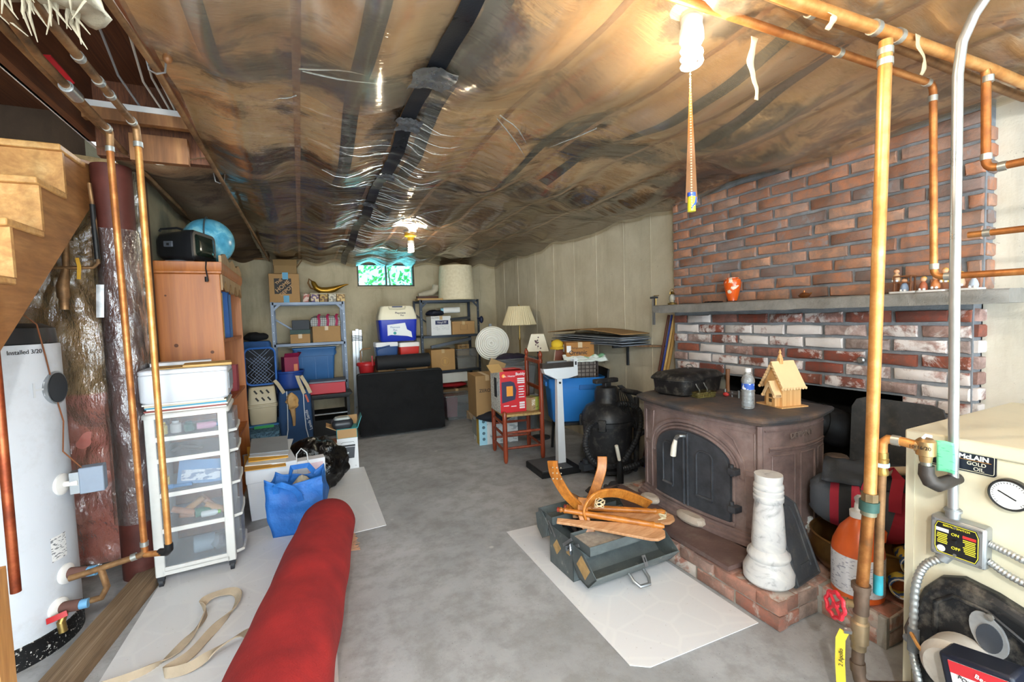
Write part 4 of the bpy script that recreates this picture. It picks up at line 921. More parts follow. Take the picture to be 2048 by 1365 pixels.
for i, (x, y, z, lb) in enumerate(((2.06, .90, .19, 'opened tin with pale rim lying on its side near the boiler, lower one'), (2.12, .89, .265, 'opened tin with pale rim lying on its side near the boiler, upper one'))):
    T = thing('paint_tin', lb, 'tin', (x, y, z), rot=(0, 0, math.radians(25)))
    obj('tin_body', MB().cyl((0, 0, 0), (.15, .03, .0), .036, n=24, caps=False), CANM, T, solid=.003)
    obj('tin_rim', MB().tube([(.002+.0, .037*math.cos(a), .037*math.sin(a)) for a in [2*PI*k/20 for k in range(21)]], .004, 6), WHITE, T)
    obj('tin_inside', MB().cyl((.05, .01, 0), (.055, .011, 0), .034, n=20), P('#a85a34', .8, 0, .5, 30, .2), T)
T = thing('fire_tool', 'black iron fire shovel leaning between the jug and the boiler', 'fire tool', (2.12, .84, .0), rot=(.10, .05, 0))
obj('shaft', MB().cyl((0, 0, .2), (.0, .08, .68), .007), BLACK, T); obj('shovel_pan', MB().frus(.0, .24, .06, .012, .045, .008), BLACK, T); obj('handle', MB().tube([(0, .08, .66), (0, .085, .72), (0, .09, .78)], [.009, .012, .007]), BRASS, T)
T = thing('hatchet', 'white handled black tool leaning at the far side of the stove', 'tool', (2.06, 2.60, 0), rot=(.10, -.12, 0))
obj('shaft', MB().tube([(0, 0, 0), (.0, 0, .12), (0, 0, .24)], [.02, .026, .018], 10), BLACK, T); obj('handle', MB().tube([(0, 0, .24), (-.01, 0, .30), (-.02, 0, .36)], [.012, .014, .013], 10), P('#d8d3c4', .5, 0, .08, 5, .05), T)
obj('soap_bottle', MB().lathe([(.02, 0), (.03, .005), (.03, .08), (.012, .10), (.012, .12), (0, .12)], 16), P('#cfdbe2', .3, 0, .05, 4, .02), label='small white bottle top behind the duffel bag', cat='bottle', loc=(2.20, 1.335, HZ+.36-.36+.03))
# ================================================================== BOILER
CRM = P('#d9d1b8', .4, 0, .04, 3, .03, .12)
BO = thing('boiler', 'cream oil boiler cabinet in the right foreground', 'boiler', (1.70, .40, 0))
obj('cabinet', MB().box(0, .75, -.42, .335, 0, .868), CRM, BO, bev=.006)
obj('top_lid', MB().box(-.006, .76, -.43, .341, .868, .908), CRM, BO, bev=.006)
obj('edge_strip', MB().box(-.004, .0, .315, .337, 0, .866), CRM, BO)
obj('clean_out_cover', MB().lathe([(.14, .908), (.145, .911), (.14, .917), (0, .917)], 40, (.25, -.02, 0)), P('#d9d0b6', .45, 0, .06, 4, .05), BO)
fx = (PI/2, 0, -PI/2)
np_ = obj('nameplate', MB().loft([[(x, p[0]+.21, p[1]+.846) for p in [(q[0], q[1]) for q in rr(.075, .03, .006, 0)]] for x in (-.004, 0)]), P('#1f2530', .35, .1, .1, 6, .03), BO, label='dark nameplate with white lettering')
obj('nameplate_border', MB().tube([(-.0045, p[0]+.21, p[1]+.846) for p in rr(.071, .026, .005, 0)]+[(-.0045, .281, .851)], .0008, 4), flat('#d8d2b8'), np_)
text('WEIL-McLAIN', .0185, flat('#f2f2f0'), np_, (-.0048, .205, .859), fx, bold=.0006)
text('GOLD', .0145, flat('#d9d4c0'), np_, (-.0048, .175, .842), fx); text('OIL', .0145, flat('#d9d4c0'), np_, (-.0048, .170, .828), fx)
obj('rule_line', MB().box(-.0048, -.004, .145, .27, .8505, .8515), flat('#c98a3a'), np_)
obj('leaf_mark', MB().tube([(-.0048, .255, .836), (-.0048, .245, .842), (-.0048, .228, .840), (-.0048, .222, .833), (-.0048, .24, .830), (-.0048, .255, .834)], .0008, 4), flat('#d9d4c0'), np_)
g = obj('gauge', MB().lathe([(.040, 0), (.042, .004), (.042, .022), (.038, .026), (.036, .022), (0, .0221)], 36).rot(-PI/2, 'Y').mv((0, .104, .782)), P('#15161a', .35, .1, .1, 6, .03), BO)
obj('dial_face', MB().cyl((-.0215, .104, .782), (-.0228, .104, .782), .036, n=32), P('#eef0f0', .4, 0, .02, 4, .02), g)
obj('needle', MB().strip([(-.024, .125, .79), (-.024, .09, .772)], (0, .4, 1), .003, .0005), BLACK, g)
b = MB()
for k in range(26):
    a = -.8+4.7*k/25; b.strip([(-.0234, .104+.030*math.cos(a), .782+.030*math.sin(a)), (-.0234, .104+.034*math.cos(a), .782+.034*math.sin(a))], (0, -math.sin(a), math.cos(a)), .0012, .0003)
obj('dial_ticks', b, BLACK, g)
# burner door and burner
BK = P('#1e1f22', .4, .3, .3, 6, .2, .5)
dp = [(y, z*1.1) for y, z in [(.325, .255), (.30, .33), (.275, .40), (.24, .445), (.19, .465), (.12, .455), (-.05, .40), (-.25, .33), (-.25, -.0), (.22, 0), (.29, .12)]]
dr = obj('burner_door', MB().loft([[(0, y, z) for y, z in dp], [(-.03, y, z) for y, z in dp], [(-.05, y*.93+.01, z*.93+.012) for y, z in dp]]), BK, BO, bev=.006, label='black burner door')
inner = [(.24, .33), (.24, .42), (.20, .46), (.13, .455), (.02, .39), (-.02, .24), (.12, .2), (.2, .24)]
obj('door_rim', MB().tube([(-.051, y, z) for y, z in inner]+[(-.051, .24, .33)], .007, 8), BK, dr)
for y, z in ((.305, .265), (.14, .19)): obj('bolt', MB().lathe([(.013, 0), (.013, .008), (.006, .012), (0, .012)], 12).rot(-PI/2, 'Y').mv((-.045, y, z)), STEEL, dr)
ov = [(.052*math.cos(a)*.75+.03*math.sin(a)*.0, .065*math.sin(a)) for a in [2*PI*k/24 for k in range(24)]]
pt = obj('sight_port', MB().loft([[(x, .125+p[0]*math.cos(.55)-p[1]*math.sin(.55)*-1*.6, .396+p[1]*math.cos(.55)-p[0]*math.sin(.55)*.6) for p in ov] for x in (-.05, -.06)]), P('#a8a9aa', .4, .4, .25, 18, .2), dr)
obj('port_glass', MB().loft([[(x, .122+p[0]*.68, .388+p[1]*.6) for p in ov] for x in (-.06, -.063)]), P('#4a4e56', .2, .3, .2, 9, .1), pt)
obj('port_bolt', MB().lathe([(.009, 0), (.009, .008), (0, .009)], 12).rot(-PI/2, 'Y').mv((-.06, .122, .449)), P('#8a8680', .4, .7, .2, 9, .1), pt)
bu = obj('burner_housing', MB().lathe([(.072, 0), (.076, .02), (.076, .08), (.06, .10), (0, .10)], 36).rot(-PI/2, 'Y').mv((-.04, .172, .285)), P('#c9c4bc', .45, .2, .2, 8, .1, .5), BO)
ib = obj('ignition_box', MB().box(-.19, -.11, .020, .165, .21, .375).rot(-.2, 'X', (0, .10, .29)), P('#1d2130', .4, .1, .15, 6, .05), BO, bev=.008)
obj('ignition_label', MB().box(-.1915, -.19, .030, .145, .23, .362).rot(-.2, 'X', (0, .10, .29)), flat('#e6e6e8', .5), ib)
obj('label_heading', MB().box(-.1925, -.191, .030, .145, .332, .362).rot(-.2, 'X', (0, .10, .29)), flat('#c62b34', .5), ib)
text('POWERLIGHT', .0145, flat('#22232a'), ib, (-.1935, .092, .312), (PI/2-.0, .2, -PI/2)); text('Beckett', .016, flat('#f2f2f2'), ib, (-.1945, .080, .343), (PI/2, .2, -PI/2)); text('V/60 HZ', .009, flat('#33343c'), ib, (-.1935, .097, .28), (PI/2, .2, -PI/2))
obj('fuel_line', MB().tube([(-.02, .29, .25), (-.09, .28, .31), (-.12, .25, .30), (-.13, .20, .27)], .005, 7), COPB, BO)
obj('burner_motor', MB().cyl((-.03, -.02, .09), (-.22, -.02, .09), .085, n=28), BK, BO)
# service switch with conduit
SW = thing('service_switch', 'grey metal service switch box with black and yellow plate on the boiler front', 'switch', (1.70, .60, .62))
SL = P('#a9adb0', .4, .75, .12, 12, .08)
obj('switch_box', MB().box(-.045, -.002, -.062, .058, -.058, .058), SL, SW, bev=.006)
fp = obj('cover_plate', MB().box(-.049, -.045, -.058, .054, -.054, .054), SL, SW, bev=.003)
dpn = [(.046, .030), (.040, .046), (-.044, .046), (-.050, .030), (-.050, -.030), (-.044, -.046), (.040, -.046), (.046, -.030)]
obj('black_plate', MB().prism(dpn, -.0505, -.0488, 'x'), flat('#16171a', .4), fp)
obj('yellow_border', MB().tube([(-.0507, y*.96, z*.96) for y, z in dpn]+[(-.0507, .046*.96, .03*.96)], .0011, 4), flat('#d9cf2e', .5), fp)
YE = flat('#e6dc3a', .5)
text('SERVICE SWITCH', .0076, YE, fp, (-.0512, -.002, .0375), fx); text('ON', .011, YE, fp, (-.0512, .0, .018), fx); text('OFF', .0115, YE, fp, (-.0512, -.002, -.021), fx)
obj('danger_block', MB().box(-.0512, -.0505, -.044, -.016, .016, .024), flat('#c8322e', .5), fp); obj('white_block', MB().box(-.0512, -.0505, .014, .042, .018, .028), WHITE, fp)
b = MB()
for k in range(9):
    for s, e in ((.016, .042), (-.044, -.016)):
        if s < 0 and k > 7 or s > 0 and k > 5: continue
        b.box(-.0512, -.0505, s+.002*random.random(), e-.006*random.random(), .010-k*.0052, .0125-k*.0052)
obj('small_print', b, YE, fp)
obj('round_mark', MB().tube([(-.0512, .030+.0085*math.cos(a), -.032+.0085*math.sin(a)) for a in [2*PI*k/18 for k in range(19)]], .0013, 4).cyl((-.0505, .03, -.032), (-.051, .03, -.032), .008), flat('#d8d8d8', .5), fp)
obj('toggle', MB().box(-.062, -.05, -.004, .004, -.004, .004), BLACK, fp)
for y, z in ((.0, .040), (0, -.040), (.049, .049), (-.053, .049), (.049, -.049), (-.053, -.049)): obj('screw', MB().cyl((-.05, y, z), (-.0525, y, z), .004, n=10), STEEL, fp)
obj('box_connector', MB().cyl((-.022, .016, .056), (-.022, .016, .085), .017).cyl((-.022, .016, .075), (-.022, .016, .082), .02), SL, SW)
CO = thing('steel_conduit', 'tall grey steel conduit rising from the service switch to the ceiling', 'conduit', (1.678, .616, .70))
obj('conduit_tube', MB().tube([(0, 0, 0), (-.012, .002, .6), (-.018, .003, 1.22), (-.017, -.004, 1.30), (-.012, -.025, 1.36), (.0, -.06, 1.42), (.02, -.12, 1.47)], .0122, 14), P('#c2c7cb', .3, .8, .1, 12, .06), CO)
def armored(name, pts, label, r=.0115):
    pts = [Vector(p) for p in pts]; fine = []
    for i in range(len(pts)-1):
        p0, p1, p2, p3 = pts[max(0, i-1)], pts[i], pts[i+1], pts[min(len(pts)-1, i+2)]
        for k in range(24):
            s = k/24; fine.append(.5*((2*p1)+(-p0+p2)*s+(2*p0-5*p1+4*p2-p3)*s*s+(-p0+3*p1-3*p2+p3)*s**3))
    fine.append(pts[-1]); o = fine[0]
    T = thing(name, label, 'cable', o)
    obj('armour', MB().tube([p-o for p in fine], [r*(1.0 if k % 4 < 2 else .86) for k in range(len(fine))], 10), P('#b9bcbc', .38, .8, .12, 12, .08), T, smooth=80)
    return T, fine
T, fp_ = armored('armored_cable', [(1.668, .622, .558), (1.655, .665, .52), (1.645, .685, .45), (1.645, .69, .33), (1.64, .688, .24), (1.628, .67, .17), (1.62, .65, .05)], 'curved armoured cable from the service switch down to the burner')
obj('connector', MB().cyl((.0, .0, .012), (-.004, .012, -.008), .017), SL, T)
obj('tape_wrap', MB().cyl(Vector((1.644, .689, .31))-fp_[0], Vector((1.639, .687, .24))-fp_[0], .0145), P('#6f747a', .5, .2, .15, 14, .2), T)
armored('armored_cable', [(1.675, .537, .635), (1.672, .50, .628), (1.672, .44, .615), (1.672, .30, .60)], 'upper armoured cable leaving the switch box to the right', .010)
armored('armored_cable', [(1.675, .538, .585), (1.672, .50, .568), (1.672, .44, .555), (1.672, .30, .54)], 'lower armoured cable leaving the switch box to the right', .010)

# ================================================================== COPPER RISER AND RELIEF VALVE
RI = thing('copper_riser', 'thick copper riser pipe with red wheel valve standing in front of the boiler', 'pipe', (1.55, .80, .10))
o = Vector(RI.location)
L_ = lambda *ps: [Vector(p)-o for p in ps]
obj('upper_pipe', MB().tube(L_((1.553, .737, 2.05), (1.55, .763, .70)), .0168, 18), COPB, RI)
obj('union_nut', MB().tube(L_((1.55, .763, .725), (1.55, .763, .70)), .0225, 8), P('#8f7a5c', .4, .7, .25, 12, .15), RI); obj('union_ring', MB().tube(L_((1.55, .764, .70), (1.55, .765, .67)), .026, 18), P('#3f5f58', .6, .4, .35, 12, .25), RI); obj('union_tail', MB().tube(L_((1.55, .765, .672), (1.55, .766, .655)), .021, 14), P('#8f8f7a', .5, .6, .25, 12, .15), RI)
obj('middle_pipe', MB().tube(L_((1.55, .766, .66), (1.55, .781, .42)), .0168, 18), COPPER('copper_streaked', '#8a5528', '#b98048', '#5f4a34', .4), RI)
IRN = P('#6d5a4c', .55, .6, .35, 12, .2)
te = obj('tee', MB().tube(L_((1.55, .781, .425), (1.55, .782, .40), (1.55, .782, .399), (1.55, .784, .33)), [.021, .023, .020, .021], 16).tube(L_((1.55, .784, .41), (1.55, .784, .425)), .026, 16), IRN, RI)
vs = obj('valve_stem', MB().tube(L_((1.55, .783, .355), (1.535, .83, .345)), .013, 12).tube(L_((1.54, .815, .348), (1.535, .83, .345)), .017, 8), P('#9a8664', .4, .7, .25, 12, .15), RI)
c0 = Vector((1.515, .84, .335))-o; d = Vector((-.8, .35, .12)).normalized(); a_ = d.orthogonal().normalized(); c_ = d.cross(a_)
RW = P('#c22a38', .35, 0, .08, 9, .05)
hw = obj('hand_wheel', MB().tube([c0+(a_*math.cos(t_)+c_*math.sin(t_))*(.038+.003*math.cos(t_*8)) for t_ in [2*PI*k/48 for k in range(49)]],   .0065, 8), RW, RI, label='red hand wheel')
obj('wheel_hub', MB().cyl(c0-d*.008, c0+d*.006, .009), RW, hw)
for k in range(4): obj('spoke', MB().cyl(c0, c0+(a_*math.cos(k*PI/2)+c_*math.sin(k*PI/2))*.036, .005, n=6), RW, hw)
bv = obj('ball_valve', MB().tube(L_((1.55, .784, .33), (1.55, .785, .305), (1.55, .786, .30), (1.55, .788, .235), (1.55, .789, .23), (1.55, .79, .21)), [.019, .019, .025, .025, .021, .021], 12), P('#a08a6c', .4, .7, .25, 12, .15), RI)
obj('valve_nut', MB().cyl(Vector((1.535, .80, .265))-o, Vector((1.522, .818, .262))-o, .010, n=6), STEEL, bv)
lv = obj('yellow_lever', MB().strip(L_((1.520, .815, .262), (1.518, .825, .23), (1.522, .828, .15), (1.526, .825, .05)), (.5, -.85, 0), .026, .002), P('#d8be3c', .4, 0, .08, 6, .03), bv, label='yellow lever')
text('2 Apollo', .017, flat('#3a3418'), lv, Vector((1.516, .822, .17))-o, (PI/2, -PI/2, math.radians(-60)))
obj('lower_pipe', MB().tube(L_((1.55, .79, .22), (1.55, .792, .15)), .017, 14).tube(L_((1.55, .792, .165), (1.55, .79, .135)), .021, 14), IRN, RI)
obj('bottom_elbow', MB().tube(L_((1.55, .79, .14), (1.55, .785, .11), (1.565, .77, .09), (1.60, .755, .085), (1.70, .70, .085)), .0185, 14), IRN, RI)
for z in (1.99, 2.02): collar(Vector((1.553, .738, z))-o, (0, 0, 1), .0195, RI, SOLDER, .018)
RV = thing('relief_valve', 'brass relief valve and discharge pipe with green paper tag beside the riser', 'valve', (1.585, .745, .44))
o = Vector(RV.location)
obj('discharge_pipe', MB().tube(L_((1.585, .755, .46), (1.585, .752, .68), (1.583, .748, .80)), .0125, 14), COPD, RV)
obj('blue_end', MB().tube(L_((1.585, .755, .40), (1.585, .755, .462)), .0128, 14), P('#2a8794', .6, .1, .3, 14, .15), RV)
obj('brass_fitting', MB().tube(L_((1.583, .748, .78), (1.583, .748, .79), (1.583, .748, .80), (1.583, .748, .83), (1.583, .748, .832), (1.583, .748, .85)), [.016, .018, .015, .018, .016, .016], 12), P('#a8894e', .35, .8, .25, 14, .15), RV)
obj('blue_tape', MB().tube(L_((1.583, .748, .806), (1.583, .748, .818)), .0192, 14), P('#a9c6dc', .5, 0, .1, 9, .05), RV)
obj('elbow_pipe', MB().tube(L_((1.583, .748, .845), (1.583, .747, .88), (1.585, .735, .893), (1.59, .70, .893), (1.597, .665, .888)), .0135, 14), COPB, RV)
collar(Vector((1.588, .715, .893))-o, (.1, -1, 0), .0155, RV); 
rb = obj('valve_body', MB().tube(L_((1.602, .65, .845), (1.602, .65, .862), (1.602, .65, .865), (1.602, .65, .905), (1.602, .65, .912)), [.014, .016, .023, .023, .016], 16).tube(L_((1.596, .672, .888), (1.60, .65, .886)), .017, 12), P('#b39468', .35, .75, .2, 14, .1), RV)
obj('lift_lever', MB().strip(L_((1.595, .655, .912), (1.60, .65, .922), (1.61, .64, .918)), (0, .4, 1), .008, .001), STEEL, rb)
text('10/16/20', .014, flat('#191513'), rb, Vector((1.577, .654, .888))-o, (PI/2, 0, math.radians(-82)))
obj('nipple', MB().tube(L_((1.602, .65, .85), (1.602, .648, .825)), .013, 12), P('#8d8d86', .4, .8, .2, 14, .1), RV)
obj('outlet_elbow', MB().tube(L_((1.602, .648, .835), (1.602, .648, .81), (1.605, .64, .79), (1.62, .63, .78), (1.65, .622, .785), (1.698, .615, .79)), [.018, .019, .020, .020, .018, .016], 14), P('#4a4542', .5, .5, .3, 12, .2), RV)
obj('paper_tag', MB().grid(lambda u, w: Vector((1.628+.01*math.sin(w*2), .640-.042*u, .905-.09*w+.004*math.sin(u*3)))-o, 6, 8), PRINT('green_tag', '#7fe0b0', '#5bbf92', 60, .6, (1, 1, 4)), RV, solid=.0008, label='green paper tag')

# ================================================================== PIPES UNDER THE CEILING AT RIGHT
def run(label, pts, r, m, joints=(), bend=.03, name='copper_pipe_run', cat='pipe'):
    o = Vector(pts[0]); T = thing(name, label, cat, o)
    pipe('tube', [Vector(p)-o for p in pts], r, m, T, bend=bend, n=14)
    for p, d in joints: collar(Vector(p)-o, d, r*1.22, T)
    return T
CZ = 2.075
run('thick copper pipe under the ceiling feeding the riser', [(.55, .765, CZ+.005), (1.18, .757, CZ), (1.553, .738, CZ), (2.1, .705, CZ-.01), (2.7, .69, CZ-.02)], .0168, COPB, [((1.50, .74, CZ), (1, 0, 0)), ((1.61, .735, CZ), (1, 0, 0))], .01)
run('second copper pipe under the ceiling just behind the thick one', [(.55, .80, CZ+.03), (1.3, .79, CZ+.025), (2.2, .775, CZ+.01), (2.6, .77, CZ+.01)], .0145, COPD, [((1.3, .79, CZ+.025), (1, 0, 0))])
run('copper pipe crossing the ceiling and dropping down the brick to the mantel', [(.75, .885, CZ+.015), (1.3, .868, CZ+.01), (2.08, .842, CZ), (2.08, .83, 1.392), (2.08, .30, 1.385)], .0115, COP, [((2.08, .842, CZ-.05), (0, 0, 1)), ((2.04, .843, CZ), (1, 0, 0)), ((2.08, .83, 1.43), (0, 0, 1)), ((2.08, .79, 1.391), (0, 1, 0)), ((1.55, .86, CZ+.006), (1, 0, 0))])
run('copper pipe drop in the top right corner turning toward the wall', [(2.03, .715, CZ-.005), (2.08, .705, CZ-.01), (2.08, .70, 1.735), (2.08, .30, 1.725)], .0125, COP, [((2.08, .70, CZ-.05), (0, 0, 1)), ((2.08, .70, 1.775), (0, 0, 1)), ((2.08, .66, 1.733), (0, 1, 0))])
run('short straight copper pipe on the white wall behind the conduit', [(2.25, .80, 1.545), (2.25, .60, 1.54), (2.25, .30, 1.535)], .0115, COP, [((2.25, .75, 1.544), (0, 1, 0))])
run('dark copper pipe along the top of the brick chimney', [(2.55, .40, 2.12), (2.56, 1.0, 2.123), (2.56, 2.38, 2.138)], .012, COPD, [((2.55, .75, 2.122), (0, 1, 0))], .02)
for i, (x, y, l) in enumerate(((1.22, .90, .18), (1.66, .70, .12), (1.30, .74, .05))):
    b = MB().grid(lambda u, w: (-.015+.03*u*(1-.5*w)+.012*noise.noise(Vector((w*4, i, u))), .01*math.sin(w*5+i), -l*w), 4, 14)
    obj('torn_strip', b, P('#cbb997', .85, 0, .2, 9, .3), label=('long torn paper strip hanging below the ceiling pipes', 'curled torn flap hanging between riser and conduit', 'tiny torn paper flap on the thick ceiling pipe')[i], cat='torn paper', loc=(x, y, 2.075), solid=.0015)
T = thing('ceiling_beam', 'whitewashed joists above the top right corner pipes', 'framing', (2.3, .45, 2.14))
obj('beam', MB().box(-.4, .38, -.1, .1, .0, .12), P('#a9adb0', .7, 0, .2, 6, .2), T); obj('joist', MB().box(-.5, .38, .16, .2, .0, .12), DKW, T)
# ================================================================== FLOOR COVERINGS
t = NT('white_vinyl'); v = t.co(); vo = t.new('ShaderNodeTexVoronoi'); vo.feature = 'DISTANCE_TO_EDGE'; vo.inputs['Scale'].default_value = 6.0; t.l(v, vo.inputs['Vector'])
c = t.mix(t.ramp(vo.outputs['Distance'], [(.02, 1.0), (.05, 0.0)]), '#dcdde0', '#e0e1e3'); c = t.mix(t.ramp(t.noise(v, 40, 5, .75), [(.64, 0.0), (.72, .55)]), c, '#8b857c')
VINYL = t.set(c, .5, 0, t.bump(t.noise(v, 30, 4), .08, .003))
def sheet(poly, label, z=.002):
    c = Vector((sum(p[0] for p in poly)/len(poly), sum(p[1] for p in poly)/len(poly), 0))
    return obj('vinyl_sheet', MB().prism([(p[0]-c.x, p[1]-c.y) for p in poly], z, z+.003), VINYL, label=label, cat='floor sheet', loc=(c.x, c.y, 0), smooth=0)
sheet([(1.057, 2.424), (1.66, 2.40), (1.645, 1.205), (1.09, 1.228), (1.03, 1.27)], 'white patterned vinyl sheet under the open toolbox')
sheet([(.447, 4.15), (.05, 4.2), (-.24, 3.25), (-.70, 3.05), (-.74, 2.1), (-.74, 1.5), (.05, 1.5), (.10, 2.86), (.427, 2.878)], 'white patterned vinyl sheet under the drawer cart and red carpet roll')
# carpet roll
t = NT('red_carpet'); v = t.co(); n = t.noise(v, 5, 6, .6)
c = t.ramp(n, [(.3, '#82161a'), (.7, '#ac2322')]); c = t.mix(t.ramp(t.noise(v, 55, 5, .8), [(.69, 0.0), (.76, .5)]), c, '#d8b0a4')
RUGM = t.set(c, .95, 0, t.bump(t.noise(v, 160, 3, .6), .6, .004))
A_, B_ = Vector((.105, 2.86, .145)), Vector((-.215, 1.0, .175)); D_ = (B_-A_).normalized(); U_ = Vector((0, 0, 1)); W_ = D_.cross(U_).normalized()
T = thing('carpet_roll', 'rolled red carpet lying on the floor', 'carpet', (A_.x, A_.y, 0))
rings = []
for i in range(60):
    s = i/59; c = A_+(B_-A_)*s; e = 1.0 if i > 3 else (.55, .85, .96, 1.0)[i]
    off = -D_*(.0) + Vector((0, 0, 0))
    rings.append([c+off+(W_*math.cos(a)*(1+.06*noise.noise(Vector((s*7, math.cos(a), math.sin(a)))))+U_*math.sin(a)*(.93+.07*noise.noise(Vector((s*9, 3, math.sin(a))))))*(.143+.03*s)*e - A_ + Vector((0, 0, A_.z)) for a in [2*PI*j/40 for j in range(40)]])
for r in rings:
    for k in range(len(r)): r[k] = Vector((r[k].x, r[k].y, max(.006, r[k].z)))
obj('roll', MB().loft(rings), RUGM, T, smooth=70)
b = MB()
for i in range(50):
    p = Vector((.075+random.uniform(-.008, .012), -.02-.2*i/50, .01)); b.tube([p, p+Vector((.035+random.random()*.02, random.uniform(-.02, .02), .0))], [.004, .002], 5)
obj('frayed_edge', b, P('#b98f74', .95, 0, .25, 12, .3), T, kind='stuff')
obj('loose_edge', MB().box(.0, .085, -.22, -.01, .004, .012), RUGM, T)
# fabric strap
STP = P('#b8a892', .9, 0, .12, 14, .5)
def fl_(px, py, z=.012): return at(px, py, Z=z)
def smooth_pts(P_, k=8):
    out = []
    for i in range(len(P_)-1):
        p0, p1, p2, p3 = P_[max(0, i-1)], P_[i], P_[i+1], P_[min(len(P_)-1, i+2)]
        for j in range(k):
            s = j/k; out.append(.5*((2*p1)+(-p0+p2)*s+(2*p0-5*p1+4*p2-p3)*s*s+(-p0+3*p1-3*p2+p3)*s**3))
    return out+[P_[-1]]
pp = smooth_pts([fl_(190, 1380), fl_(290, 1345), fl_(350, 1305), fl_(395, 1255, .03), fl_(412, 1225, .03), fl_(405, 1208, .04), fl_(425, 1192, .045), fl_(462, 1183, .045), fl_(477, 1192, .04), fl_(465, 1222, .03), fl_(425, 1262, .02), fl_(380, 1310, .02), fl_(330, 1345, .02), fl_(380, 1335, .03), fl_(440, 1295, .07), fl_(488, 1266, .16), fl_(510, 1282, .245), fl_(530, 1320, .285), fl_(537, 1380, .30)])
T = thing('fabric_strap', 'beige cloth strap looped over the vinyl and the red carpet', 'strap', pp[0])
nn = len(pp); ups = [Vector((.3+.7*math.sin(i*.12), .6, .55+.45*math.cos(i*.19))) for i in range(nn)]
obj('webbing', MB().strip([p-pp[0] for p in pp], ups, .036, .0025), STP, T, smooth=60)

# ================================================================== DRAWER CART
CT = thing('drawer_cart', 'white five drawer plastic storage cart on casters', 'drawer cart', (-.545, 2.74, 0), math.radians(3))
CW = P('#d6d6d3', .45, 0, .04, 4, .04, .15); FROST = GLASSY('frosted_drawer', '#f2f4f7', .11, .35, .2, (60, 60, 60), .6, .5, '#dfe4ea')
hw, dp_ = .172, .36
for x in (-hw, hw-.042):
    for y in (0, dp_-.04): obj('post', MB().box(x, x+.042, y, y+.04, .055, .855), CW, CT, bev=.005)
obj('top', MB().loft([[(a*s, (b_*s)+dp_/2, z) for a, b_, _ in rr(hw+.012, dp_/2+.01, .04, 0)] for z, s in ((.852, 1.0), (.868, 1.0), (.875, .97))]), CW, CT)
ZD = [(.758, .848), (.65, .74), (.475, .632), (.295, .457), (.10, .277)]
for z0, z1 in ZD:
    obj('rail', MB().box(-hw+.04, hw-.04, .0, .02, z0-.022, z0), CW, CT)
    d = obj('drawer', MB().box(-hw+.043, hw-.043, .004, .007, z0+.002, z1).box(-hw+.043, -hw+.046, .007, dp_-.02, z0+.002, z1-.01).box(-hw+.043, hw-.043, .007, dp_-.02, z0+.001, z0+.004), FROST, CT, label='frosted clear drawer')
    obj('drawer_side', MB().loft([[(hw, .03, z), (hw+.03, .05, z), (hw+.035, .18, z), (hw+.03, dp_-.06, z), (hw, dp_-.04, z)] for z in (z0-.012, z1-.012)]), FROST, d)
    obj('drawer_lip', MB().tube([(hw, .03, z0-.014), (hw+.032, .05, z0-.014), (hw+.037, .18, z0-.014), (hw+.032, dp_-.06, z0-.014), (hw, dp_-.04, z0-.014)], .008, 6), CW, d)
obj('base_rail', MB().box(-hw+.03, hw-.03, 0, .03, .06, .082), CW, CT)
for x in (-hw+.02, hw-.02):
    for y in (.02, dp_-.03):
        k = obj('caster', MB().cyl((x-.009, y, .023), (x+.009, y, .023), .0225), P('#2a2d33', .5, .1, .2, 9, .1), CT); obj('caster_fork', MB().box(x-.014, x+.014, y-.015, y+.015, .03, .058), P('#2a2d33', .5, .1, .2, 9, .1), k)
def inc(dx, dy, z): return CT.matrix_basis @ Vector((dx, dy, z))
def simple(name, label, cat, b, m, loc, rz=0, group=None, bev=0, rot=None, **kw):
    return obj(name, b, m, label=label, cat=cat, loc=loc, rot=rot or (0, 0, rz), group=group, bev=bev, **kw)
def bottle(name, label, loc, r, h, c, cc, rot=(0, 0, 0)):
    T = thing(name, label, 'bottle', loc, rot=rot)
    obj('bottle_body', MB().lathe([(r*.9, 0), (r, .004), (r, h*.7), (r*.5, h*.85), (r*.5, h*.9), (0, h*.9)], 14), P(c, .4, 0, .1, 9, .05), T); obj('cap', MB().lathe([(r*.6, h*.86), (r*.6, h), (0, h)], 12), flat(cc, .4), T)
Z1 = .7635
bottle('jar', 'yellow capped jar in the top drawer of the cart', inc(-.105, .05, Z1), .018, .06, '#c9b24a', '#d8c23c')
bottle('jar', 'white tub in the top drawer of the cart', inc(-.055, .06, Z1), .024, .06, '#d8d4cc', '#e8e6e0')
bottle('jar', 'dark green jar in the top drawer of the cart', inc(.0, .06, Z1), .024, .05, '#1f5a4a', '#1f5a4a')
bottle('spray_bottle', 'pink and blue bottle lying in the top drawer of the cart', inc(.035, .05, Z1+.02), .018, .10, '#d89ab0', '#4a8ac0', (0, PI/2, .1))
simple('hand_tool', 'dark curved tool in the second drawer of the cart', 'tool', MB().tube([(-.06, 0, .01), (-.02, .01, .03), (.03, .0, .02), (.07, .01, .01)], [.006, .014, .016, .005], 8), P('#4a4038', .6, 0, .2, 9, .1), inc(-.02, .06, .657))
T = thing('game_box', 'blue and white boxed set in the middle drawer of the cart', 'box', inc(.03, .06, .482), rot=(-.25, .12, .05))
obj('box', MB().box(-.10, .10, 0, .03, 0, .12), P('#6d9cc9', .5, 0, .12, 10, .05), T); obj('print_panel', MB().box(-.085, .085, -.001, 0, .015, .07), PRINT('game_print', '#dfe4e8', '#8a9ab0', 22, .5, (1, 1, 2)), T); text('PLAY SET'[:0] or ' ', .02, WHITE, T) if False else None
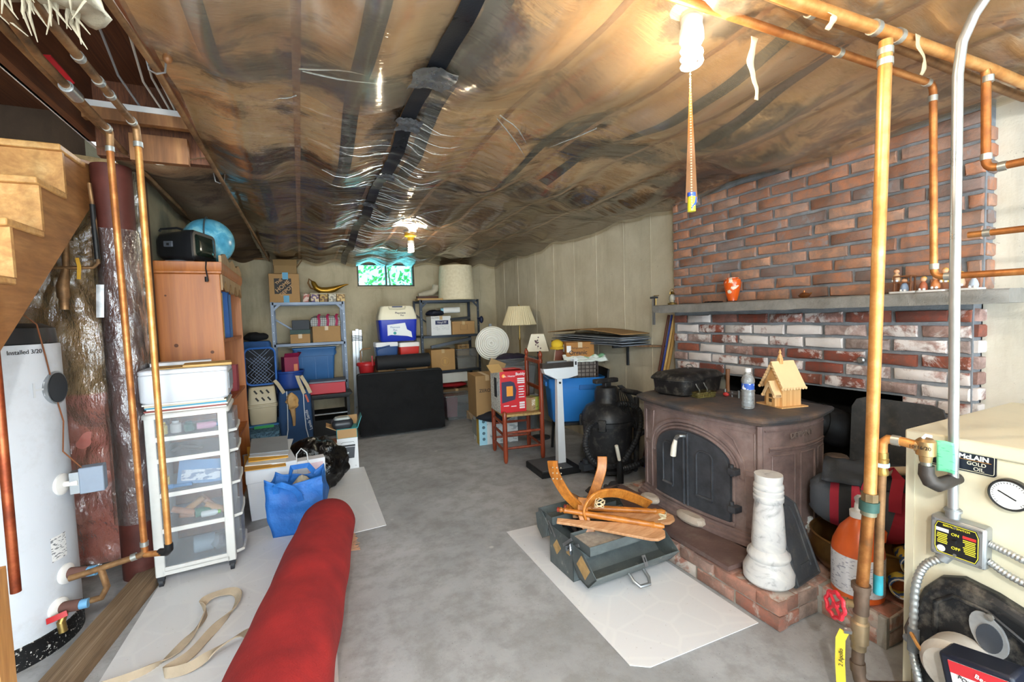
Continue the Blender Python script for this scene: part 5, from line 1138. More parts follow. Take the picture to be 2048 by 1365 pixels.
simple('yellow_tube', 'yellow tube in the middle drawer of the cart', 'tube', MB().cyl((0, 0, 0), (0, 0, .06), .014), flat('#d8b84a'), inc(-.11, .06, .482)); simple('blue_marker', 'blue capped marker lying in the middle drawer of the cart', 'marker', MB().cyl((-.06, 0, .012), (-.02, 0, .012), .012).cyl((-.02, 0, .012), (.06, 0, .012), .009), flat('#3a8ac4'), inc(-.06, .035, .482))
for i, (x, z, a) in enumerate(((-.05, .05, .4), (.0, .07, -.6), (.055, .06, .9), (.09, .04, .5), (-.02, .02, 0.1))):
    simple('wooden_toy_piece', ('pale rounded wooden piece at the left', 'steeply tilted pine piece left of centre', 'upright tan wooden piece right of centre', 'pine piece at the far right', 'flat tan wooden piece at the bottom')[i]+' in the fourth cart drawer', 'wood piece', MB().cyl((-.05, 0, 0), (.05, 0, 0), .016, n=10).rot(a, 'Y'), PINE if i % 2 else P('#c08a68', .5, 0, .15, 9, .1), inc(x, .06+.02*(i % 3), .30+z), group='wooden pieces in the fourth drawer')
bottle('glue_bottle', 'dark green bottle in the fourth drawer of the cart', inc(.0, .05, .33), .024, .09, '#1f6a4a', '#2a7a5a', (0, PI/2, .3)); bottle('glue_bottle', 'white and lime bottle in the fourth drawer of the cart', inc(.03, .035, .322), .016, .085, '#e4eae4', '#8ed04a', (0, PI/2, 0))
bottle('glass_jar', 'dark lidded glass jar in the bottom drawer of the cart', inc(-.02, .08, .15), .042, .13, '#8fa0aa', '#2c3640', (0, PI/2, .15))
simple('clear_wrap', 'crumpled clear wrap in the bottom drawer of the cart', 'wrap', MB().sph((0, 0, .04), (.05, .04, .04), 14, 10).rough(.02, 30), GLASSY('crumpled_wrap', '#eef2f5', .2, .1, .5, (40, 40, 40), 1.4), inc(.09, .08, .106))
# magazines + printer + envelopes on the cart
MAGS = ['#d8d6d0', '#8a3b34', '#e4e2dc', '#3a8fae', '#c9c0aa', '#e8e6e2']
for i, c in enumerate(MAGS):
    simple('magazine', ('pale grey magazine at the very bottom', 'dark red magazine second from the bottom', 'cream magazine third from the bottom', 'teal magazine fourth from the bottom', 'beige magazine second from the top', 'white magazine at the top')[i]+' of the pile under the printer', 'magazine', MB().box(-.17, .17, -.15, .15, 0, .0075), P(c, .5, 0, .1, 9, .05), inc(-.003+random.uniform(-.008, .012), .17, .8755+i*.008), math.radians(3+random.uniform(-4, 4)), 'magazines under the printer')
PR = thing('printer', 'white flatbed printer on top of the drawer cart', 'printer', inc(.0, .18, .925), math.radians(3))
PW = P('#d4d7de', .35, 0, .03, 3, .02)
obj('printer_body', MB().loft([[(a, b_, z) for a, b_, _ in rr(.185+s, .175+s, .03, 0)] for z, s in ((.0, -.008), (.01, 0), (.135, .002), (.142, -.002))]), PW, PR)
obj('scanner_lid', MB().loft([[(a, b_, z) for a, b_, _ in rr(.187+s, .177+s, .03, 0)] for z, s in ((.144, 0), (.16, 0), (.166, -.006))]), PW, PR)
obj('control_panel', MB().box(.178, .192, -.14, .10, .04, .13), P('#9aa1aa', .4, .1, .1, 9, .05), PR, bev=.006)
T = thing('envelope', 'large manila envelope lying on the printer', 'envelope', inc(.04, .11, 1.094), math.radians(8))
obj('paper', MB().box(-.16, .16, -.10, .10, 0, .004).box(-.05, .16, -.11, .08, .004, .014), P('#c9a366', .7, 0, .08, 6, .08), T, bev=.002)
simple('paper_stack', 'loose white papers on the printer lid behind the envelope', 'papers', MB().box(-.15, .12, .0, .13, 0, .018).rough(.003, 8), P('#d9dbe0', .6, 0, .05, 6, .05), inc(-.02, .22, 1.094), .15)

# ================================================================== BOOKCASE
BC = thing('bookcase', 'tall orange pine bookcase seen from its side', 'bookcase', (-.60, 3.30, 0))
BCW = WOODM('bookcase_pine', ('#8a4c20', '#b0682e', '#c07a3c'), (1, 1, .6), .42, 11, .1)
KN = P('#5f3318', .5, 0, .2, 20, .1)
obj('side_panel', MB().box(-.165, .165, 0, .022, .0, 1.63), BCW, BC, bev=.003); obj('side_panel', MB().box(-.165, .165, 1.02, 1.042, .0, 1.63), BCW, BC)
obj('back_panel', MB().box(-.165, -.155, .022, 1.02, 0, 1.63), BCW, BC)
obj('crown', MB().loft([[(x0, y0, z), (x1, y0, z), (x1, y1, z), (x0, y1, z)] for z, x0, x1, y0, y1 in ((1.618, -.167, .168, -.002, 1.044), (1.625, -.167, .175, -.012, 1.05), (1.635, -.167, .175, -.012, 1.05), (1.642, -.167, .18, -.018, 1.055), (1.69, -.167, .182, -.022, 1.06), (1.693, -.167, .18, -.02, 1.058))]), BCW, BC)
for z in (.06, .50, .80, 1.215): obj('shelf', MB().box(-.155, .158, .022, 1.02, z-.02, z), BCW, BC)
sc = [(.022, 1.62)]+[(.022+.998*i/36, 1.555-.022*math.cos(i/36*4*2*PI)-.012*math.cos(i/36*8*PI+.5)) for i in range(37)]+[(1.02, 1.62)]
obj('valance', MB().prism(sc, .158, .175, 'x'), WOODM('valance_wood', ('#7d6040', '#a5835a', '#bb996e'), (1, 1, 1), .55), BC, label='scalloped valance')
sc2 = [(.0, 1.69)]+[(1.04*i/40, 1.735+.03*math.sin(i/40*3*PI)**2) for i in range(41)]+[(1.04, 1.69)]
obj('gallery', MB().prism(sc2, .165, .18, 'x'), WOODM('valance_wood', ()), BC)
for x, z, r in ((-.115, 1.49, .006), (-.08, 1.19, .011), (.10, 1.14, .010)): obj('knot', MB().lathe([(r, 0), (r*.9, .001), (0, .001)], 12).rot(PI/2, 'X').mv((x, 0, z)), KN, BC)
obj('power_cord', MB().tube([(.10, -.02, 1.70), (.105, -.035, 1.69), (.10, -.03, 1.65), (.105, -.028, 1.60), (.108, -.028, 1.575)], .004, 6).tube([(.10, -.03, 1.60), (.10, -.03, 1.57)], .009, 8), BLACK, BC)
def book(y, w, h, d, c, z, label, grp='books on the bookcase shelves', lean=0):
    T = thing('book', label, 'book', (-.455, y, z), rot=(lean, 0, 0), group=grp)
    obj('cover', MB().box(-d, 0, 0, .003, 0, h).box(-d, 0, w-.003, w, 0, h).box(-.003, .0015, 0, w, 0, h), P(c, .5, 0, .1, 9, .06), T)
    obj('pages', MB().box(-d+.004, -.003, .003, w-.003, .004, h-.004), P('#d9cfb4', .8, 0, .06, 60, .2), T)
book(3.345, .05, .335, .22, '#cbb06a', 1.2155, 'tall mustard yellow book on the upper bookcase shelf')
book(3.44, .06, .30, .22, '#b59a58', 1.2155, 'shorter yellow ring binder on the upper bookcase shelf')
book(3.76, .05, .325, .22, '#2f62a8', 1.2155, 'tall blue book on the upper bookcase shelf, left one')
book(3.82, .07, .31, .22, '#3a74b8', 1.2155, 'wide blue book on the upper bookcase shelf, right one')
book(3.36, .04, .22, .2, '#c04a2c', .8005, 'orange red book on the lower bookcase shelf'); book(3.41, .05, .25, .2, '#b8862c', .8005, 'ochre book on the lower bookcase shelf')
book(3.47, .05, .27, .2, '#22406e', .8005, 'navy book on the lower bookcase shelf'); book(3.53, .06, .26, .2, '#2c5490', .8005, 'mid blue book on the lower bookcase shelf'); book(3.98, .08, .20, .2, '#a04048', .8005, 'red and white book on the lower bookcase shelf')
book(3.5, .06, .2, .2, '#d8d4cc', .5005, 'white book on the third bookcase shelf'); book(3.6, .05, .22, .2, '#8a6a5a', .5005, 'brown book on the third bookcase shelf')
# TV set and globe on top
TV = thing('portable_television', 'small black portable television on top of the bookcase', 'television', (-.62, 3.44, 1.6935), math.radians(-18))
TVM = P('#1c1d20', .35, .05, .15, 6, .05)
def rx(a, b_, r, x): return [(x, p[0], p[1]) for p in rr(a, b_, r, 0)]
obj('cabinet', MB().loft([[(x, p[1]*1.0, p[2]+.10) for p in rx(a, h, .03, x)] for x, a, h in ((-.125, .075, .06), (-.10, .095, .078), (.03, .12, .088), (.05, .135, .092), (.10, .135, .092), (.108, .128, .086))]), TVM, TV)
obj('screen', MB().loft([[(x, p[1], p[2]+.105) for p in rx(a, h, .02, x)] for x, a, h in ((.106, .11, .066), (.114, .10, .06), (.118, .06, .03))]), P('#16241f', .12, .1, .1, 6, .02), TV)
obj('side_handle', MB().box(-.06, -.01, -.125, -.113, .09, .125), P('#5f636b', .35, .4, .1, 9, .05), TV, bev=.003); obj('handle_button', MB().box(-.042, -.028, -.127, -.124, .098, .112), BLACK, TV)
obj('foot', MB().box(-.08, .08, -.09, .09, 0, .016), P('#8d939b', .4, .4, .1, 9, .05), TV, bev=.004); obj('top_handle', MB().tube([(-.09, -.10, .185), (-.08, -.10, .20), (.01, -.10, .205), (.04, -.10, .195)], .007, 6), TVM, TV)
t = NT('globe_map'); v = t.co(); n = t.noise(v, 9, 6, .6, .5)
GLB = t.set(t.ramp(n, [(.35, '#3f8fb0'), (.52, '#5fb0cf'), (.60, '#8fd0e0'), (.64, '#9fc9b8')]), .3, 0)
GL = thing('globe', 'light blue world globe on top of the bookcase', 'globe', (-.55, 3.78, 1.6935))
obj('ball', MB().sph((0, 0, .197), .158, 40, 24), GLB, GL); obj('meridian', MB().tube([(.0, .168*math.cos(a), .197+.168*math.sin(a)) for a in [PI/2+PI*k/20 for k in range(21)]], .005, 6), P('#5a6a70', .4, .4, .2, 9, .1), GL); obj('stand', MB().lathe([(.075, 0), (.075, .008), (.02, .02), (.012, .035), (0, .035)], 24), P('#4a3320', .5, 0, .2, 9, .1), GL)

# ================================================================== FLOOR CLUTTER LEFT OF THE AISLE
T = thing('banker_box', 'white cardboard file box stuffed with envelopes beside the cart', 'box', (-.25, 3.58, 0), math.radians(8))
WB = P('#dfe3ea', .6, 0, .05, 5, .05)
obj('box_body', MB().frus(0, .27, .135, .18, .15, .195), WB, T); obj('box_rim', MB().box(-.155, .155, -.20, .20, .255, .36), WB, T, bev=.003)
obj('hand_hole', MB().loft([[(.1565, p[0], p[1]+.30) for p in rr(.045, .016, .015, 0)], [(.155, p[0], p[1]+.30) for p in rr(.045, .016, .015, 0)]]), flat('#2a2d33'), T)
b = MB()
for k in range(4): b.box(.1555, .1566, -.15, .15, .06+k*.05, .062+k*.05)
obj('printed_lines', b, flat('#6a7078'), T)
for i, (c, x, y, a, ti) in enumerate((('#c8923c', -.02, -.10, .1, .25), ('#d9d9d6', .0, -.04, -.05, .3), ('#d8a03a', -.01, .02, .12, .35), ('#b9bcc0', .02, .07, -.1, .4), ('#8a8d90', .0, .12, .05, .42))):
    simple('paper_envelope', ('amber envelope at the front', 'white envelope second', 'orange envelope in the middle', 'silver mailer fourth', 'grey mailer at the back')[i]+' of the white file box', 'envelope', MB().box(-.12, .12, -.15, .15, 0, .006), P(c, .55, 0, .1, 9, .06), (-.25+x, 3.58+y, .363+i*.014), rot=(ti*.3, .05, a))
# blue shopping tote
TT = thing('shopping_tote', 'bright blue reusable shopping tote beside the red carpet', 'bag', (-.07, 3.12, 0), math.radians(-8))
t = NT('blue_nonwoven'); v = t.co(); BLU = t.set(t.ramp(t.noise(v, 6, 6, .6), [(.3, '#1a56a4'), (.7, '#2f7cd0')]), .6, 0, t.bump(t.noise(v, 11, 5, .6), .6, .02))
def bagwall(u, w):
    a = u*4; k = int(min(3.999, a)); f = a-k; hx_, hy_ = .155+.0*w, .10
    c = [(-hx_, -hy_), (hx_, -hy_), (hx_, hy_), (-hx_, hy_), (-hx_, -hy_)]
    x = c[k][0]+(c[k+1][0]-c[k][0])*f; y = c[k][1]+(c[k+1][1]-c[k][1])*f
    bl = 1+.14*math.sin(PI*min(1, w*1.1))*1; nz = noise.noise_vector(Vector((x*9, y*9, w*4)))*.022
    sag = -.03*math.sin(PI*f)*w**3
    return Vector((x*bl*(.86+.14*w), y*bl, .005+(.35+.03*noise.noise(Vector((x*8, y*8, 1))))*w+sag))+nz*(w**.5 if w > .02 else 0)
obj('bag_walls', MB().grid(bagwall, 60, 24), BLU, TT, solid=.003, smooth=80); obj('bag_base', MB().box(-.13, .13, -.095, .095, .003, .01), BLU, TT)
obj('handle', MB().strip([(-.10, -.115, .28), (-.10, -.135, .34), (-.06, -.16, .345), (.0, -.165, .315), (.03, -.15, .27), (.035, -.13, .22)], [(.6, -.2, .7)]*6, .035, .0018), BLU, TT, smooth=60); obj('handle', MB().strip([(-.07, .11, .28), (-.04, .08, .37), (.06, .06, .38), (.10, .10, .30)], (.2, 0, 1), .035, .0018), BLU, TT)
simple('knitwear', 'pale knitted bundle inside the blue tote', 'cloth', MB().sph((0, 0, 0), (.09, .06, .16), 16, 10).rough(.02, 14), P('#b3a792', .95, 0, .3, 40, .9), (-.04, 3.15, .17))
# white gift bag
T = thing('paper_gift_bag', 'white paper gift bag with twisted handle behind the blue tote', 'bag', (-.03, 3.46, 0), math.radians(5))
obj('bag_body', MB().frus(0, .345, .13, .05, .135, .045), P('#e2e2e6', .6, 0, .06, 6, .08), T); obj('handle', MB().tube([(-.05, -.05, .33), (-.045, -.052, .40), (-.015, -.05, .435), (.02, -.05, .40), (.025, -.05, .33)], .004, 6), WHITE, T); obj('pink_print', MB().box(.02, .12, -.052, -.048, .22, .32), P('#dcc0c8', .6, 0, .1, 9, .05), T)
# black rubbish bag
b = MB().sph((0, 0, .16), (.275, .20, .22), 80, 50)
for i, q in enumerate(b.v):
    d = Vector((q.x, q.y, q.z-.16)); n_ = noise.noise(d*7)*.05+abs(noise.noise(d*15+Vector((3, 1, 0))))*.05; d = d*(1+n_*3.2); b.v[i] = Vector((d.x, d.y, max(.003, d.z+.16)))
t = NT('bin_liner'); v = t.co(); BIN = t.set('#0a0a0c', .14, 0, t.bump(t.noise(v, 9, 5, .6, 1.2), .6, .03))
simple('rubbish_bag', 'shiny black rubbish bag on the floor', 'bag', b, BIN, (.015, 3.87, 0), smooth=70)
# shredder in its box
T = thing('shredder_box', 'open white and teal carton printed with a shredder', 'box', (.325, 4.24, 0), math.radians(-3))
WBX = P('#e4e6e8', .5, 0, .04, 5, .04); TEAL = P('#2f8f92', .5, 0, .08, 6, .05); KR = CARD('#b58f62')
obj('carton', MB().box(-.085, .085, -.09, .09, 0, .30).box(-.085, .085, -.09, .09, .30, .302), WBX, T); obj('teal_band', MB().box(-.0855, .0855, -.0905, .0905, .28, .365), TEAL, T)
obj('front_flap', MB().box(-.08, .08, -.097, -.092, .285, .36).rot(-.10, 'X', (0, -.09, .36)), KR, T); obj('side_flap', MB().box(.0, .005, -.085, .085, 0, .11).rot(.35, 'Y').mv((.086, 0, .36)), TEAL, T); obj('side_flap', MB().box(-.005, .0, -.085, .085, 0, .09).rot(-1.1, 'Y').mv((-.086, 0, .36)), KR, T); obj('back_flap', MB().box(-.08, .08, 0, .004, 0, .09).rot(-.4, 'X').mv((.02, .09, .36)), KR, T)
obj('printed_shredder', MB().prism([(-.06, .20), (.06, .20), (.05, .10), (-.05, .10)], -.0912, -.0902, 'y'), flat('#4a4e55'), T); obj('printed_top', MB().box(-.062, .062, -.0912, -.0902, .205, .22), flat('#2a2d33'), T); obj('printed_glint', MB().lathe([(.008, 0), (0, .0004)], 12).rot(PI/2, 'X').mv((0, -.0913, .15)), WHITE, T)
obj('printed_handle', MB().tube([(-.055, -.0914, .235), (-.04, -.0914, .245), (.05, -.0914, .245), (.055, -.0914, .235)], .0015, 4), flat('#2a2d33'), T)
text('UL', .012, flat('#4a4e55'), T, (.06, -.0912, .03))
T = thing('paper_shredder', 'black and grey paper shredder head sitting in the open carton', 'shredder', (.29, 4.23, .367))
obj('shredder_body', MB().loft([[(a, b_, z) for a, b_, _ in rr(x_, y_, .035, 0)] for z, x_, y_ in ((.0, .075, .075), (.03, .09, .085), (.055, .088, .08), (.08, .065, .06))]), P('#2b2e33', .35, .1, .1, 6, .05), T)
obj('grey_cap', MB().loft([[(a, b_-.01, z) for a, b_, _ in rr(x_, y_, .03, 0)] for z, x_, y_ in ((.078, .068, .062), (.092, .058, .05))]), P('#b9c2c2', .4, .1, .06, 6, .04), T); obj('slot', MB().box(-.045, .045, .005, .015, .092, .0935), BLACK, T)
# pile of picture frames / boards
for i, (c, dx, dy, sx, sy, h, a) in enumerate((('#d9d8d2', 0, 0, .34, .22, .03, .3), ('#c2a07a', .05, .03, .30, .20, .03, .22), ('#e6e3da', .0, .02, .28, .22, .02, .45), ('#8a5a44', .10, .05, .16, .14, .012, .35), ('#e0ded8', -.09, -.02, .12, .16, .05, .2))):
    simple('picture_frame', ('white board at the bottom', 'tan wooden frame second', 'white sheet third', 'small brown print at the top', 'thick white pad at the left')[i]+' of the pile before the black stand', 'board', MB().box(-sx/2, sx/2, -sy/2, sy/2, 0, h), P(c, .6, 0, .1, 9, .08), (.15+dx, 4.85+dy, (0, .0305, .061, .0815, .0815)[i]), a)
# ================================================================== BACK LEFT
def shelf_unit(label, x0, x1, y0, y1, levels, m, brace=True):
    T = thing('metal_shelving', label, 'shelving', ((x0+x1)/2, (y0+y1)/2, 0)); w, d = (x1-x0)/2, (y1-y0)/2
    for sx in (-1, 1):
        for sy in (-1, 1):
            p = obj('upright', MB().box(sx*w-.016 if sx > 0 else -w-.016, sx*w+.016 if sx > 0 else -w+.016, sy*d-.002, sy*d+.002, 0, levels[-1]+.005).box(sx*(w+.014)-.002, sx*(w+.014)+.002, min(sy*d, sy*(d-.03)), max(sy*d, sy*(d-.03)), 0, levels[-1]+.005), m, T)
            b = MB()
            for k in range(14):
                if sy < 0: b.cyl((sx*w, -d-.0025, .1+k*.1), (sx*w, -d-.0035, .1+k*.1), .004, n=6)
            if sy < 0: obj('bolt_holes', b, GALV, p)
    for z in levels: obj('shelf_tray', MB().box(-w, w, -d, d, z-.004, z).box(-w, w, -d-.002, -d+.001, z-.03, z).box(-w, w, d-.001, d+.002, z-.03, z), m, T)
    if brace:
        for sx in (-1, 1): obj('corner_brace', MB().strip([(sx*w, -d-.004, levels[-1]-.10), (sx*(w-.09), -d-.004, levels[-1]-.01)], (0, 0, 1), .025, .001), m, T)
        obj('cross_brace', MB().strip([(-w, d, levels[-2]+.30), (-w+.35, d, levels[-2]+.05)], (0, 0, 1), .02, .001), m, T)
    return T
SHM = P('#5c6470', .4, .6, .15, 8, .08); SHM2 = P('#3d444e', .4, .5, .15, 8, .08)
shelf_unit('grey steel shelving unit left of the window', -.285, .49, 5.90, 6.26, [.10, .585, 1.06, 1.548], SHM)
shelf_unit('dark steel shelving unit with the big lampshade on top', 1.44, 2.235, 5.85, 6.24, [.10, .60, 1.075, 1.548], SHM2)
def carton(name, label, x0, x1, y0, y1, z0, z1, m=None, rz=0, flaps=False, cat='box'):
    T = thing(name, label, cat, ((x0+x1)/2, (y0+y1)/2, z0), rz); a, b_, h = (x1-x0)/2, (y1-y0)/2, z1-z0
    if flaps:
        obj('carton_walls', MB().box(-a, a, -b_, -b_+.004, 0, h).box(-a, a, b_-.004, b_, 0, h).box(-a, -a+.004, -b_, b_, 0, h).box(a-.004, a, -b_, b_, 0, h).box(-a, a, -b_, b_, 0, .004), m or CARD(), T, smooth=0)
        obj('flap', MB().box(-a, a, 0, .003, 0, b_*.8).rot(.7, 'X').mv((0, -b_, h)), m or CARD(), T); obj('flap', MB().box(0, .003, -b_, b_, 0, a*.8).rot(.6, 'Y').mv((a, 0, h)), m or CARD(), T)
    else:
        obj('carton_body', MB().box(-a, a, -b_, b_, 0, h), m or CARD(), T, bev=.004); obj('seam_tape', MB().box(-.02, .02, -b_-.0008, b_+.0008, h-.05, h+.0008), P('#c2a67c', .3, 0, .1, 9, .05), T)
    return T
T = carton('moving_box', 'cardboard moving box with black printed square on the left shelving', -.305, .015, 5.92, 6.2, 1.549, 1.885)
obj('black_print', MB().box(-.105, .075, -.1415, -.1405, .10, .28), flat('#241d18'), T)
for k, (tx, s, dx) in enumerate((('THE', .045, -.02), ('HOME', .065, 0), ('DEPOT', .055, .012))): text(tx, s, flat('#c29a6c'), T, (-.015+dx*.6+(k-1)*.028, -.1425, .19-(k-1)*.052+.0), (PI/2, -.7, 0), bold=.001)
for z in (.0, .27): obj('blue_tape', MB().box(-.015, .045, -.1425, -.141, z, z+.08), P('#5fa6cc', .5, 0, .1, 9, .05), T)
carton('cardboard_box', 'small open cardboard box on top of the moving box', -.25, -.0, 5.97, 6.18, 1.887, 1.985, CARD('#8f744e'), 0, True)
simple('playing_card_box', 'small pink and white carton leaning beside the moving box', 'box', MB().box(-.03, .03, -.012, .012, 0, .10), PRINT('card_print', '#d8bcae', '#a85848', 30, .5, (1, 1, 1)), (.072, 5.95, 1.549), rot=(0, .18, 0))
for i, (c, k, lb) in enumerate((('#5a3f6c', '#d8c2a0', 'purple printed tin'), ('#b8974c', '#6a4a2c', 'gold printed tin'), ('#cfc8b4', '#8a8478', 'pale printed tin'), ('#8a6a3c', '#d8b878', 'brown and gold tin'))):
    T = thing('tin', lb+' in the row of tins on the left shelving', 'tin', (.175+i*.098, 5.96, 1.549), group='tins on the left shelving')
    obj('tin_body', MB().box(-.046, .046, -.04, .04, 0, .105), PRINT('tin%d' % i, c, k, 34, .5, (1, 1, 1)), T, bev=.006); obj('lid', MB().box(-.048, .048, -.042, .042, .092, .108), P('#6a5f48', .4, .4, .2, 9, .05), T)
T = thing('brass_horn', 'brass genie lamp shaped ornament lying on the row of tins', 'ornament', (.20, 5.97, 1.66), 0.0)
obj('horn_body', MB().tube([(-.045, 0, .14), (-.03, 0, .12), (-.0, 0, .06), (.05, 0, .03), (.12, 0, .028), (.20, 0, .045), (.27, 0, .075), (.33, 0, .098), (.37, 0, .105)], [.012, .028, .034, .040, .042, .035, .022, .012, .005], 14), P('#a0792c', .35, .75, .3, 9, .1), T)
obj('horn_handle', MB().tube([(-.045, 0, .14), (-.075, 0, .17), (-.09, 0, .12), (-.06, 0, .06), (.01, 0, .03)], .010, 8), P('#6b4a24', .4, .5, .3, 9, .1), T)
# middle shelf
carton('cardboard_box', 'green lidded cardboard box on the middle left shelf', -.115, .10, 5.93, 6.15, 1.061, 1.17, CARD()); simple('flat_box', 'dark green flat box resting on the lidded cardboard box', 'box', MB().box(-.11, .11, -.11, .11, 0, .05), P('#39504c', .6, 0, .15, 8, .08), (-.005, 6.04, 1.171)); simple('storage_box', 'charcoal box stacked on the green one on the left shelf', 'box', MB().box(-.095, .095, -.10, .10, 0, .115), P('#3c4148', .6, 0, .15, 8, .08), (.005, 6.04, 1.222), bev=.004)
carton('cardboard_box', 'taped cardboard box under the plaid bag', .128, .445, 5.93, 6.2, 1.061, 1.255)
T = thing('plaid_bag', 'black and white plaid bag with pink straps on the left shelving', 'bag', (.28, 6.03, 1.257))
t = NT('plaid'); v = t.co((1, 1, 1)); w1 = t.new('ShaderNodeTexWave'); w1.inputs['Scale'].default_value = 14; t.l(v, w1.inputs['Vector']); w2 = t.new('ShaderNodeTexWave'); w2.bands_direction = 'Z'; w2.inputs['Scale'].default_value = 14; t.l(v, w2.inputs['Vector'])
PL = t.set(t.mix(t.math('MULTIPLY', w1.outputs['Fac'], .6), t.mix(t.math('MULTIPLY', w2.outputs['Fac'], .6), '#d8d8d4', '#4a4e52'), '#3a3e44'), .7, 0)
obj('bag_body', MB().loft([[(a, b_, z) for a, b_, _ in rr(x_, y_, .03, 0)] for z, x_, y_ in ((.0, .17, .10), (.05, .18, .11), (.10, .16, .09), (.125, .12, .05))]).rough(.012, 12), PL, T)
for x in (-.08, .02, .12): obj('strap', MB().strip([(x, -.112, .0), (x+.01, -.118, .06), (x-.0, -.10, .115), (x+.02, -.06, .145)], (1, 0, 0), .03, .0015), P('#a02a52', .6, 0, .1, 9, .1), T)
# totes
def tote(name, label, loc, a, b_, h, m, rz=0, lid=None, ribs=3):
    T = thing(name, label, 'storage tote', loc, rz)
    obj('tote_body', MB().loft([[(x, y, z) for x, y, _ in rr(a*s, b_*s, .03, 0)] for z, s in ((0, .86), (.005, .88), (h*.78, .97), (h*.785, 1.02), (h*.98, 1.04), (h, 1.06), (h, 1.0), (h*.1, .86))]), m, T)
    for k in range(ribs):
        x = -a*.6+1.2*a*k/max(1, ribs-1); obj('rib', MB().box(x-.004, x+.004, -b_*.975, -b_*.9, .03, h*.77), m, T)
    for s in (-1, 1): obj('tote_handle', MB().box(s*a*1.04-.012, s*a*1.04+.012, -.06, .06, h*.80, h*.9), m, T, bev=.004)
    if lid: obj('lid', MB().loft([[(x, y, z) for x, y, _ in rr(a*s, b_*s, .03, 0)] for z, s in ((h, 1.07), (h+.012, 1.07), (h+.02, 1.0))]), lid, T)
    return T
BT = P('#3568a0', .5, 0, .08, 5, .1); BT2 = P('#2f7fd0', .4, 0, .06, 5, .05)
tote('storage_tote', 'big slate blue storage tote on the lower left shelf', (.14, 6.085, .586), .23, .165, .40, BT, 0, BT)
for i in range(5): simple('loose_slat', ('cream slat at the front', 'grey slat second from the front', 'white slat in the middle', 'dark brown slat second from the back', 'beige slat at the back')[i]+' of the bundle on the slate blue tote', 'slat', MB().box(-.28, .28, -.012, .012, 0, .008), P(('#c9c0aa', '#8a8478', '#d8d2c0', '#6a5a48', '#b0a890')[i], .7, 0, .1, 9, .1), (.14+.01*i, 5.98+.028*i, 1.0085+.0*i), .06*(i-2)*.3, 'slats on the blue tote')
# wastebasket + carton
T = thing('plastic_bin', 'round blue plastic bin holding a crimson carton', 'bin', (-.14, 5.73, 0))
obj('bin_wall', MB().lathe([(.11, 0), (.115, .005), (.145, .74), (.155, .745), (.155, .765), (.147, .766), (.14, .74), (.11, .02)], 32), P('#24489a', .45, 0, .1, 5, .05), T)
T = carton('open_carton', 'crimson open top carton sitting in the blue bin', -.205, -.055, 5.65, 5.80, .60, .92, P('#8f2048', .5, 0, .12, 9, .05), .25, True); obj('carton_label', MB().box(.02, .06, -.082, -.081, .16, .24), flat('#d8825a'), T)
# pet carriers by the bookcase end
T = thing('clear_tub', 'clear blue plastic tub of shredded paper at the bottom of the carrier stack', 'tub', (-.40, 5.42, 0), .1)
obj('tub_wall', MB().frus(0, .25, .13, .15, .15, .17), GLASSY('blue_tub', '#bcd8ea', .30, .12, 0, haze='#7fb0d0'), T); obj('tub_lid', MB().box(-.155, .155, -.175, .175, .25, .268), P('#3a78b8', .4, 0, .08, 5, .05), T, bev=.006); obj('shredded_paper', MB().frus(.01, .18, .12, .135, .13, .15).rough(.02, 30), PRINT('shreds', '#d8dde2', '#7a8088', 40, .5, (1, 1, 1)), T, kind='stuff'); obj('green_strip', MB().box(-.10, .08, -.19, -.178, .235, .262), P('#3aa860', .4, 0, .08, 5, .05), T)
T = thing('pet_kennel', 'beige plastic pet kennel with slanted slots under the mesh carrier', 'pet carrier', (-.41, 5.45, .27), .1)
BE = P('#cfc2a4', .45, 0, .06, 5, .05)
obj('lower_half', MB().loft([[(x, y, z) for x, y, _ in rr(.13*s, .18*s, .03, 0)] for z, s in ((0, .92), (.01, .94), (.17, 1.0), (.175, 1.05), (.19, 1.05))]), BE, T); obj('upper_half', MB().loft([[(x, y, z) for x, y, _ in rr(.13*s, .18*s, .03, 0)] for z, s in ((.192, 1.05), (.205, 1.05), (.21, 1.0), (.37, .92), (.385, .85))]), BE, T)
for r_ in range(2):
    for k in range(3): obj('slot', MB().box(-.008, .008, -.004, .002, -.022, .022).rot(-.6, 'Y').mv((-.06+.055*k+.01*r_, -.176+.006*(1-r_), .335-.075*r_)), flat('#1c1a17'), T)
T = thing('mesh_carrier', 'blue rimmed mesh pet carrier on the beige kennel', 'pet carrier', (-.41, 5.45, .66), .1)
obj('rim', MB().tube([(x, -.12, y+.205) for x, y, _ in rr(.14, .19, .06, 0)]+[(.14, -.12, .335)], .011, 8), P('#2a66b8', .5, 0, .1, 6, .08), T); obj('carrier_body', MB().loft([[(x, yy, y+.205) for x, y, _ in rr(.135, .185, .06, 0)] for yy in (-.11, .14)]), P('#22252c', .8, 0, .2, 8, .2), T)
b = MB()
for k in range(-8, 9):
    for s in (-1, 1):
        x0 = k*.036; pts = [(x0+s*u*.36, -.1155, .03+u*.36) for u in (0, .25, .5, .75, 1)]; pts = [p for p in pts if abs(p[0]) < .13]
        if len(pts) > 1: b.tube(pts, .0016, 4)
obj('net', b, P('#9fb4d8', .5, 0, .1, 6, .05), T); obj('dark_blanket', MB().box(-.125, .125, -.114, -.10, .02, .24).rough(.004, 12), P('#16171b', .9, 0, .3, 9, .4), T)
